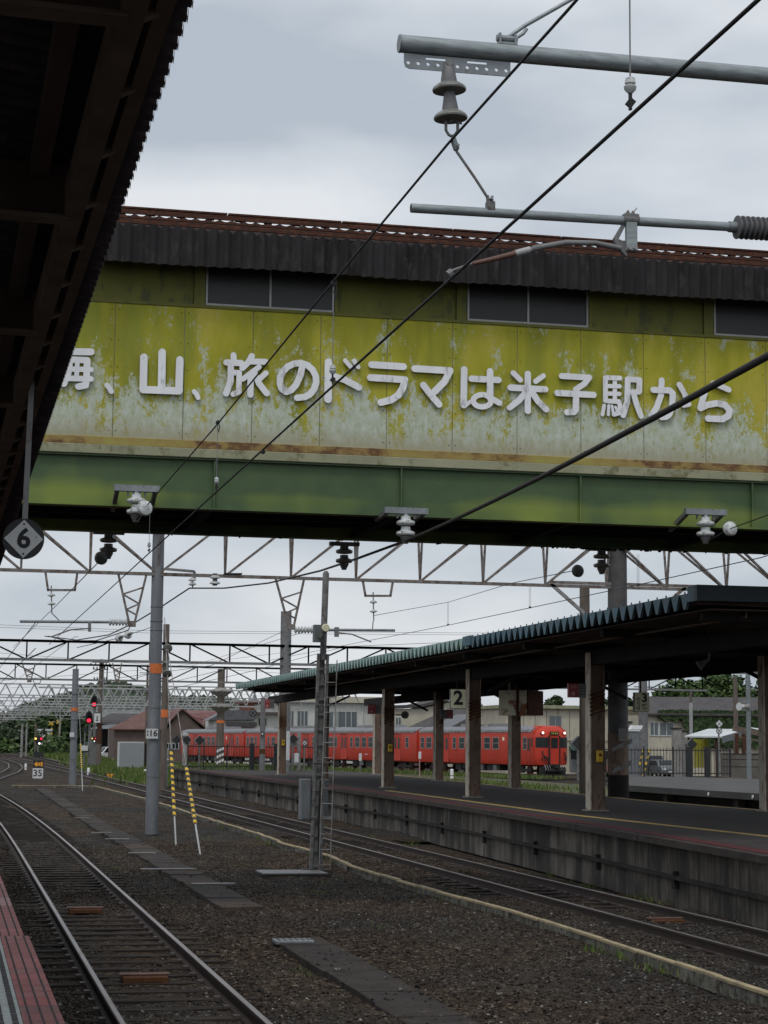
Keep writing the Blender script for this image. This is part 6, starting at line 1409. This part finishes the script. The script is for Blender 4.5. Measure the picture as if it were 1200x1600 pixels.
# ivy grown building
Y = 165; x0, x1 = bpos(1008, 1205, Y); zt = zat(1118, Y, 1060)
t = thing('ivy_building', 'beige building under a long dark roof, half covered in ivy', 'building', ((x0 + x1) / 2, Y, 0))
MB().box(x0, x1, Y, Y + 9, -.2, zt).build('wall', 'wall_beige', t); b = MB(); b.add([(x0 - .5, Y - .6, zt), (x1 + 2, Y - .6, zt), (x1 + 2, Y + 5, zat(1091, Y + 5, 1100)), (x0 + .6, Y + 5, zat(1092, Y + 5, 1060)), (x0 - .5, Y - .6, zt + .15), (x1 + 2, Y - .6, zt + .15), (x1 + 2, Y + 5, zat(1091, Y + 5, 1100) + .15), (x0 + .6, Y + 5, zat(1092, Y + 5, 1060) + .15)], [(0, 1, 2, 3), (7, 6, 5, 4), (0, 4, 5, 1), (1, 5, 6, 2), (2, 6, 7, 3), (3, 7, 4, 0)]); b.build('roof', 'roof_dark', t)
for a, c in ((1016, 1028), (1031, 1052)): u, v_ = bpos(a, c, Y); window(t, u, v_, zat(1144, Y), zat(1124, Y), Y, 1)
b = MB()
for _ in range(6500):
    px = 1030 + 172 * R_.random(); lim = 1119 + (3 if px < 1066 else min(1, (px - 1066) / 24.0) * 42 + 4) + 6 * math.sin(px * .4) * R_.random()
    py = R_.uniform(1112, lim); p = ony(px, py, Y - R_.uniform(.05, .5)); a = R_.uniform(0, 6.28); s = R_.uniform(.10, .26); d1 = V(math.cos(a), R_.uniform(-.4, .4), math.sin(a)) * s; d2 = V(-math.sin(a), R_.uniform(-.4, .4), math.cos(a)) * s
    b.add([p - d1, p + d2, p + d1, p - d2], [(0, 1, 2, 3)])
stuff(b.build('ivy', 'leaf_dark', t, normals=False))
# shelter with white roof
Y = 128; x0, x1 = bpos(1074, 1170, Y); 
t = thing('bicycle_shelter', 'open shelter with a white sloping roof and yellow sheets inside', 'shelter', ((x0 + x1) / 2, Y, 0)); za, zb = zat(1152.5, Y, 1110), zat(1141, Y + 6, 1130)
xa, xb_ = bpos(1070, 1128, Y); xc, xd = bpos(1107, 1168, Y + 6)
b = MB(); b.add([(xa, Y, za), (xb_, Y, za), (xd, Y + 6, zb), (xc, Y + 6, zb), (xa, Y, za + .1), (xb_, Y, za + .1), (xd, Y + 6, zb + .1), (xc, Y + 6, zb + .1)], [(3, 2, 1, 0), (4, 5, 6, 7), (0, 1, 5, 4), (1, 2, 6, 5), (2, 3, 7, 6), (3, 0, 4, 7)]); b.build('roof', 'roof_pale', t)
b = MB(); b.add([(xb_ + .02, Y, za + .1), (xd + .02, Y + 6, zb + .1), (xd + .02, Y + 6, zb - .35), (xb_ + .02, Y, za - .35), (xb_ + .1, Y, za + .1), (xd + .1, Y + 6, zb + .1), (xd + .1, Y + 6, zb - .35), (xb_ + .1, Y, za - .35)], [(0, 1, 2, 3), (7, 6, 5, 4), (0, 4, 5, 1), (2, 6, 7, 3), (0, 3, 7, 4), (1, 5, 6, 2)]); b.build('gable_board', 'cabinet_grey', t)
b = MB(); [b.bar((x, y, -.2), (x, y, zz), .12, .12) for x, y, zz in ((xa + .4, Y + .3, za), (xb_ - .3, Y + .3, za), (xd - .4, Y + 5.6, zb))]; b.build('post', 'rust', t)
u, v_ = bpos(1084, 1108, Y + 5); b = MB()
for k in range(12): q = u + (v_ - u) * k / 12; b.box(q, q + (v_ - u) / 12 * .8, Y + 5 + .05 * (k % 2), Y + 5.05 + .05 * (k % 2), .9, zat(1150, Y + 5))
b.build('yellow_sheets', 'sheet_yellow', t)
# open shed at right edge, block wall
Y = 118; x0, x1 = bpos(1146, 1240, Y); t = thing('open_shed', 'brown timber shed with a pale roof at the right edge behind the lamp pole', 'shed', ((x0 + x1) / 2, Y, 0)); b = MB(); b.bar((x0, Y, zat(1131, Y)), (x1, Y, zat(1150, Y)), .25, .35); b.bar((x0, Y, zat(1131, Y) - .5), (x1, Y, zat(1150, Y) - .5), .15, .12); b.build('rafter', 'timber_rafter', t)
b = MB(); b.add([(x0 + 1, Y + .3, zat(1131, Y) + .1), (x1, Y + .3, zat(1148, Y) + .1), (x1, Y + 5, zat(1130, Y)), (x0 + 2, Y + 5, zat(1128, Y))], [(0, 1, 2, 3)]); b.build('roof', 'roof_pale', t, normals=False)
b = MB(); [b.bar((u, Y, -.2), (u, Y, zat(1140, Y)), .2, .2) for u in (bpos(1151, 1151, Y)[0], bpos(1162, 1162, Y)[0], bpos(1190, 1190, Y)[0])]; b.build('post', 'rust', t)
x0, x1 = bpos(1128, 1260, 112); t = thing('block_wall', 'grey brown concrete block wall behind the far platform at right', 'wall', ((x0 + x1) / 2, 112, 0)); MB().box(x0, x1, 112, 112.2, -.15, zat(1178, 112, 1160)).build('wall', 'block_wall', t); b = MB(); [b.box(x0, x1, 111.985, 111.999, z, z + .03) for z in (1.2, 1.65)]; b.build('courses', 'under_dark', t); MB().box(x0, x1, 111.95, 112.25, zat(1178, 112, 1160) + .002, zat(1177, 112, 1160)).build('coping', 'slab_mid', t)
# gate posts and boxes behind the fence
for px, w_, pt, Y, m, lab in ((1059, 12, 1134, 130, 'concrete', 'tall flat concrete gate post behind the right iron fence'), (1070, 6, 1138, 132, 'concrete', 'thin concrete gate post behind the right iron fence'), (992, 13, 1138, 118, 'cabinet_grey', 'grey upright cabinet with a white hood right of the dark round post'), (984, 6, 1125, 121, 'steel_far', 'pale steel frame post right of the dark round post')):
    u, v_ = bpos(px - w_ / 2, px + w_ / 2, Y); t = thing('gate_post' if px > 1020 else 'trackside_cabinet', lab, 'post' if px > 1020 else 'cabinet', ((u + v_) / 2, Y, -.15)); zt = zat(pt, Y); MB().box(u, v_, Y, Y + .5, -.15, zt).build('shaft', m, t); MB().box(u - .06, v_ + .06, Y - .06, Y + .56, zt + .002, zt + .12).build('cap', 'sign_white' if px == 992 else 'slab_mid', t)
    if px == 992: MB().extr([(u, Y - .07, zt + .13), (v_ + .15, Y - .07, zt + .13), (v_ + .25, Y - .07, zt + .38), (u + .12, Y - .07, zt + .38)], (0, .5, 0)).build('hood', 'white_paint', t); b = MB(); b.bar((u + .05, Y - .02, 1), (v_ - .05, Y - .02, zt - .2), .03, .02); b.bar((v_ - .05, Y - .02, 1.6), (u + .05, Y - .02, zt - .2), .03, .025); b.build('brace', 'steel_far', t)
# left: sheds and houses
Y = 252; x0, x1 = bpos(209, 300, Y); xm = bpos(300, 300, Y)[0]
t = thing('brown_shed', 'brown walled shed with a faded red roof behind the banded post', 'shed', ((x0 + x1) / 2, Y, 0)); ze = zat(1141, Y, 230); zr = zat(1120, Y, 262); xg0, xg1 = bpos(258, 318, Y); xgm = bpos(282, 282, Y)[0]
xl = bpos(178, 178, Y)[0]
MB().box(xl, xg0, Y, Y + 9, -.2, ze).build('wall', 'wall_brown', t); MB().extr([(xg0, Y - .6, -.2), (xg1, Y - .6, -.2), (xg1, Y - .6, ze), (xgm, Y - .6, zr + .9), (xg0, Y - .6, ze)], (0, 10, 0)).build('gable_wall', 'wall_brown', t)
b = MB(); b.add([(xl - .8, Y - .6, ze), (xg0, Y - .6, ze), (xg0 + 1.6, Y + 4.5, zr + .6), (xl + 4.2, Y + 4.5, zr + .6), (xl - .8, Y - .6, ze + .15), (xg0, Y - .6, ze + .15), (xg0 + 1.6, Y + 4.5, zr + .75), (xl + 4.2, Y + 4.5, zr + .75)], [(3, 2, 1, 0), (4, 5, 6, 7), (0, 1, 5, 4), (1, 2, 6, 5), (2, 3, 7, 6), (3, 0, 4, 7)]); b.build('roof', 'roof_red', t)
b = MB(); b.extr([(xg0 - .5, Y - 1.0, ze + .02), (xgm, Y - 1.0, zr + .95), (xg1 + .5, Y - 1.0, ze + .02), (xg1 + .5, Y - 1.0, ze + .22), (xgm, Y - 1.0, zr + 1.2), (xg0 - .5, Y - 1.0, ze + .22)], (0, 10.5, 0)); b.build('gable_roof', 'roof_red', t)
u, v_ = bpos(258, 278, Y); window(t, u, v_, zat(1173, Y), zat(1165, Y), Y - .6, 3, 'sign_white', 'glass_dark')
Y = 285; x0, x1 = bpos(156, 232, Y); t = thing('dark_roofed_shed', 'open fronted shed with a dark roof left of the brown shed', 'shed', ((x0 + x1) / 2, Y, 0)); ze = zat(1131, Y, 190); zr = zat(1116, Y, 200)
MB().box(x0, x1, Y + 3, Y + 9, -.2, ze).build('wall', 'under_dark', t); b = MB(); b.add([(x0 - 1, Y, ze), (x1, Y, ze), (x1, Y + 6, zr), (x0 + 2, Y + 6, zr), (x0 - 1, Y, ze + .2), (x1, Y, ze + .2), (x1, Y + 6, zr + .2), (x0 + 2, Y + 6, zr + .2)], [(3, 2, 1, 0), (4, 5, 6, 7), (0, 1, 5, 4), (1, 2, 6, 5), (2, 3, 7, 6), (3, 0, 4, 7)]); b.build('roof', 'roof_dark', t)
b = MB(); b.add([(x0 - 2, Y - 3, zat(1144, Y)), (x1 - 3, Y - 3, zat(1144, Y)), (x1, Y, zat(1135, Y)), (x0 + 1, Y, zat(1137, Y))], [(0, 1, 2, 3)]); b.build('lean_to_roof', 'cabinet_grey', t, normals=False)
b = MB(); [b.bar((x0 + q, Y - 2.9, -.2), (x0 + q, Y - 2.9, zat(1144, Y)), .15, .15) for q in (-1.5, 1, 3)]; b.build('post', 'steel_grey', t)
Y = 262; x0, x1 = bpos(292, 352, Y); t = thing('red_roofed_house', 'house with a red tiled roof behind the tail of the train', 'house', ((x0 + x1) / 2, Y, 0)); zr = zat(1109, Y, 320)
MB().box(x0 + 1, x1, Y + 1, Y + 8, -.2, zat(1142, Y)).build('wall', 'wall_brown', t); b = MB(); b.add([(x0 - .5, Y, zat(1120, Y)), (x1 + 1, Y, zat(1139, Y)), (x1 + 1, Y + 5, zr), (x0 + .5, Y + 5, zr)], [(0, 1, 2, 3)]); b.add([(x0 - .5, Y, zat(1120, Y)), (x0 + 4, Y - .5, zat(1144, Y)), (x1 + 1, Y, zat(1143, Y)), (x1 + 1, Y, zat(1139, Y))], [(0, 1, 2, 3)]); b.build('roof', 'roof_tile_red', t, normals=False)
Y = 225; x0, x1 = bpos(334, 400, Y); t = thing('grey_tiled_house', 'house with a grey tiled roof and pale gable left of the brick house', 'house', ((x0 + x1) / 2, Y, 0)); xm = bpos(347, 347, Y)[0]
MB().box(x0, x1, Y + .5, Y + 8, -.2, zat(1128, Y)).build('wall', 'wall_white', t); b = MB(); b.extr([(x0 - .8, Y, zat(1129, Y)), (xm + .5, Y, zat(1113, Y)), (x1, Y, zat(1113, Y)), (x1, Y, zat(1127, Y))], (0, 5, 0)); b.build('roof', 'roof_tile_grey', t); MB().box(x0 + 1.5, x1, Y - .6, Y + .4, zat(1138, Y), zat(1131, Y)).build('lower_roof', 'roof_dark', t)
Y = 228; x0, x1 = bpos(386, 442, Y); t = thing('brick_house', 'reddish brick house with a low roof left of the long white building', 'house', ((x0 + x1) / 2, Y, 0)); xm = bpos(397, 397, Y)[0]
MB().box(x0, xm, Y, Y + 7, -.2, zat(1102, Y)).build('brick_wall', 'wall_brick', t); MB().box(xm + .01, x1, Y + .2, Y + 7, -.2, zat(1106, Y)).build('wall', 'wall_white', t); MB().box(x0 - .5, x1, Y - .4, Y + 7.3, zat(1102, Y) + .01, zat(1100, Y) + .2).build('roof', 'roof_red', t); b = MB(); b.box(xm, x1, Y - .8, Y + .1, zat(1117, Y), zat(1115, Y)); b.build('canopy_board', 'roof_red', t); u, v_ = bpos(405, 415, Y); window(t, u, v_, zat(1135, Y), zat(1126, Y), Y + .2, 1, 'rust', 'glass_dark')
t = thing('wide_grey_roof', 'broad pale distant factory roofs below the hill', 'building', ony(240, 1110, 420)); Y = 420; x0, x1 = bpos(165, 300, Y); MB().box(x0, x1, Y, Y + 20, -.2, zat(1112, Y)).build('wall', 'roof_pale', t); MB().box(x0 - 1, x1 + 1, Y - 1, Y + 21, zat(1112, Y) + .01, zat(1109, Y)).build('roof', 'cabinet_grey', t)
c = ony(206, 1177, 150); t = thing('steel_container', 'pale grey corrugated steel store with rust spots in the grass', 'container', (c.x, 150, -.15)); u, v_ = bpos(187, 225, 165); 
b = MB(); n = 24
for i in range(n): q = u + (v_ - u) * i / n; b.box(q, q + (v_ - u) / n * .6, 164.95, 165.0, .0, zat(1164, 165))
b.build('ribs', 'galvanised_tube', t); MB().box(u, v_, 165.001, 167, -.15, zat(1163, 165)).build('body', 'sign_white', t); MB().bar((v_ + .15, 165, -.15), (v_ + .15, 165, zat(1165, 165)), .15, .15).build('post', 'under_dark', t)
for px, pt, pb, Y, w_, lab in ((258, 1172, 1203, 108, 12, 'pale grey trackside cabinet on a plinth right of the banded post'),):
    u, v_ = bpos(px - w_ / 2, px + w_ / 2, Y); t = thing('trackside_cabinet', lab, 'cabinet', ((u + v_) / 2, Y, -.15)); MB().box(u, v_, Y, Y + .4, zat(1192, Y), zat(pt, Y)).build('case', 'concrete', t); MB().box(u + .03, v_ - .03, Y + .02, Y + .38, -.2, zat(1192, Y) - .005).build('plinth', 'cabinet_grey', t); MB().box(u - .02, v_ + .02, Y - .02, Y + .42, zat(1190, Y), zat(1189, Y)).build('lid', 'sign_white', t)
# cars
def car(label, o, yaw, paint, van=False):
    xf = Matrix.Translation(o) @ Matrix.Rotation(yaw, 4, 'Z'); t = thing('parked_car', label, 'car', o, 'cars parked by the sheds')
    hh = 1.75 if van else 1.45
    side = [(-1.9, .3), (1.9, .3), (1.95, .75), (1.8, .95), (1.05, 1.02), (.45, hh), (-1.35 if not van else -1.8, hh), (-1.85, 1.0), (-1.95, .7)]
    b = MB(xf); b.extr([(x, -.8, z) for x, z in side], (0, 1.6, 0)); b.build('body', paint, t, bevel=.05)
    b = MB(xf)
    for s in (-1, 1): b.extr([(x, s * .805, z) for x, z in ((.9, 1.03), (.42, hh - .1), (-1.2, hh - .1), (-1.6, 1.03))], (0, s * .01, 0))
    b.extr([(1.04, -.68, 1.06), (1.04, .68, 1.06), (.52, .62, hh - .05), (.52, -.62, hh - .05)], (.03, 0, .02)); b.extr([(-1.86, -.66, 1.05), (-1.86, .66, 1.05), (-1.55, .62, hh - .12), (-1.55, -.62, hh - .12)], (-.05, 0, .02)); b.build('glass', 'glass_dark', t)
    for x in (-1.2, 1.2):
        for s in (-1, 1): w_ = MB(xf).revolve([(.30, -.09), (.32, -.05), (.32, .08), (.28, .1)], (x, s * .74, .31), (0, s, 0), 16).build('wheel', 'tyre', t); MB(xf).revolve([(.18, .0), (.18, .02)], (x, s * .835, .31), (0, s, 0), 12).build('rim', 'steel_silver', w_)
    for s in (-.55, .55): MB(xf).cbox((1.93, s, .72), .06, .3, .14).build('headlight', 'sign_white', t); MB(xf).cbox((-1.96, s * 1.15, .8), .06, .16, .2).build('tail_light', 'car_red', t)
    MB(xf).cbox((1.96, 0, .5), .05, .4, .14).build('number_plate', 'sign_white', t)
p = ony(168, 1176, 262); car('white car parked in front of the dark roofed shed', (p.x, 262, -.1), rad(200), 'car_white', True)
p = ony(965, 1190, 150); car('red car half hidden behind the dark round post', (p.x, 150, -.1), rad(255), 'car_red')
p = ony(1019, 1180, 155); car('dark car behind the right iron fence below the ivy building', (p.x, 155, -.1), rad(265), 'car_dark', True)
p = ony(1038, 1186, 148); car('grey car behind the right iron fence', (p.x, 148, -.1), rad(265), 'cabinet_grey')
# barrier posts with yellow stripes behind the fence
for px, Y in ((993, 130), (1003, 131), (982, 128)):
    p = ony(px, 1195, Y); t = thing('barrier_post', {993: 'middle yellow and black barrier post behind the right fence', 1003: 'right yellow and black barrier post behind the right fence', 982: 'left yellow and black barrier post behind the right fence'}[px], 'post', (p.x, Y, -.15), 'barrier posts behind the right fence'); y_, k_ = MB(), MB()
    for i in range(10): (y_ if i % 2 else k_).tube([V(p.x + i * .06, Y, .0 + i * .22), V(p.x + (i + 1) * .06, Y, .0 + (i + 1) * .22)], .07, 8)
    y_.build('yellow_bands', 'yellow_paint', t); k_.build('black_bands', 'black_paint', t)
# ================================================================== TREES, HILL
def leaf_cloud(b, blobs, n, s0, s1):
    tot = sum(r ** 2 for _, r in blobs)
    for c, r in blobs:
        for _ in range(int(n * r * r / tot)):
            d = V(R_.gauss(0, 1), R_.gauss(0, 1), R_.gauss(0, 1)).normalized(); p = c + d * r * (0.45 + 0.6 * R_.random() ** .6); a = R_.uniform(0, 6.28); s = R_.uniform(s0, s1)
            u = V(R_.gauss(0, 1), R_.gauss(0, 1), R_.gauss(0, .7)).normalized(); w_ = u.cross(d + V(.01, .02, .4)).normalized()
            b.add([p - u * s, p + w_ * s * .6, p + u * s, p - w_ * s * .6], [(0, 1, 2, 3)])
def tree(label, px, Y, py_top, wpx, mat='leaf', n=2600, s=.35, group='trees behind the buildings', seed=1):
    base_ = ony(px, 1160, Y); zt = ony(px, py_top, Y).z; W = wpx * mpp(Y); t = thing('leafy_tree', label, 'tree', (base_.x, Y, -.2), group)
    tr = [V(base_.x, Y, -.2), V(base_.x + R_.uniform(-.2, .2), Y, zt * .35), V(base_.x + R_.uniform(-.4, .4), Y, zt * .7)]
    b = MB(); b.tube(tr, [max(.18, zt * .03), max(.12, zt * .022), .06], 8)
    blobs = []
    for k in range(11):
        a = R_.uniform(0, 6.28); rr = W * .5 * R_.uniform(.15, .72); z = zt * R_.uniform(.42, .86); c = V(base_.x + rr * math.cos(a), Y + rr * math.sin(a) * .8, z); blobs.append((c, W * R_.uniform(.14, .26)))
        b.tube([tr[1].lerp(tr[2], R_.random()), c], [.1, .03], 5)
    blobs.append((V(base_.x, Y, zt * .86), W * .2)); b.build('trunk', 'bark', t)
    m = MB(); leaf_cloud(m, blobs, n, s * .6, s * 1.3); m.build('crown', mat, t, normals=False)
for a in (('tall leafy tree rising behind the ivy building', 1062, 190, 1058, 110, 'leaf', 5200, .30), ('broad leafy tree at the right behind the ivy building roof', 1130, 195, 1052, 130, 'leaf', 5600, .32), ('leafy tree at the far right edge under the canopy', 1200, 190, 1058, 110, 'leaf', 4600, .3), ('small dark tree behind the panel building roof', 975, 215, 1082, 60, 'leaf_dark', 2200, .3), ('low bushy tree left of the ivy building roof', 1025, 200, 1095, 70, 'leaf', 2400, .3), ('dark treetop over the panel building beside the rusty box', 870, 230, 1080, 50, 'leaf_dark', 1800, .3)): tree(*a)
for a in (('bushy tree on the far green bank at the left edge', 5, 420, 1122, 70, 'leaf_far', 3400, .7), ('bushy tree on the far green bank behind the pale poles', 45, 430, 1118, 70, 'leaf', 3600, .7), ('dark tree behind the level crossing posts', 88, 360, 1112, 60, 'leaf_dark', 3600, .5), ('dark tree behind the signals at left', 118, 365, 1120, 46, 'leaf_dark', 2600, .5)): tree(*a, group='trees on the far left bank')
# hill
prof = [(-60, 1135), (0, 1122), (50, 1100), (90, 1090), (130, 1075), (165, 1066), (200, 1071), (240, 1083), (280, 1092), (330, 1093), (380, 1098), (430, 1103), (520, 1112), (640, 1116), (800, 1120), (1000, 1122), (1250, 1124)]
YH = 640; b = MB(); lv = MB(); pts = []
for px in range(-60, 1251, 10):
    py = float(np.interp(px, [q[0] for q in prof], [q[1] for q in prof])) + 3; pts.append(ony(px, py, YH))
m_ = len(pts)
for j, (dy, k) in enumerate(((-160, 0), (-110, .35), (-55, .75), (0, 1), (60, .8), (140, 0))):
    for p in pts: b.v.append(V(p.x * (YH + dy) / YH if dy > 0 else p.x, YH + dy, max(-.3, p.z * k) + (R_.uniform(-.6, .6) if 0 < k else 0)))
b.f = [(j * m_ + i, j * m_ + i + 1, (j + 1) * m_ + i + 1, (j + 1) * m_ + i) for j in range(5) for i in range(m_ - 1)]
structure(b.build('wooded_hill', 'hill_green', smooth=True))
for _ in range(15000):
    i = R_.randrange(0, 62) if R_.random() < .75 else R_.randrange(0, m_ - 1); q = R_.random(); p = pts[i].lerp(pts[i + 1], R_.random()); k = q ** .7; c = V(p.x, YH - 130 * (1 - k), max(.5, p.z * (k * .98 + .0)) + R_.uniform(-.6, 1.6)); s = R_.uniform(.7, 1.9)
    u = V(R_.gauss(0, 1), R_.gauss(0, .5), R_.gauss(0, 1)).normalized(); w_ = u.cross(V(R_.gauss(0, .3), -1, R_.gauss(0, .6))).normalized()
    lv.add([c - u * s, c + w_ * s * .7, c + u * s, c - w_ * s * .7], [(0, 1, 2, 3)])
stuff(lv.build('hillside_woods', 'leaf_far', normals=False))

b = MB(); bl = []
for _ in range(70): y = R_.uniform(300, 520); bl.append((V(R_.uniform(-30, 62) * y / 420, y, R_.uniform(-.2, 1.6)), R_.uniform(1.2, 3.2)))
leaf_cloud(b, bl, 9000, .3, .8); stuff(b.build('far_bank_bushes', 'leaf', normals=False))
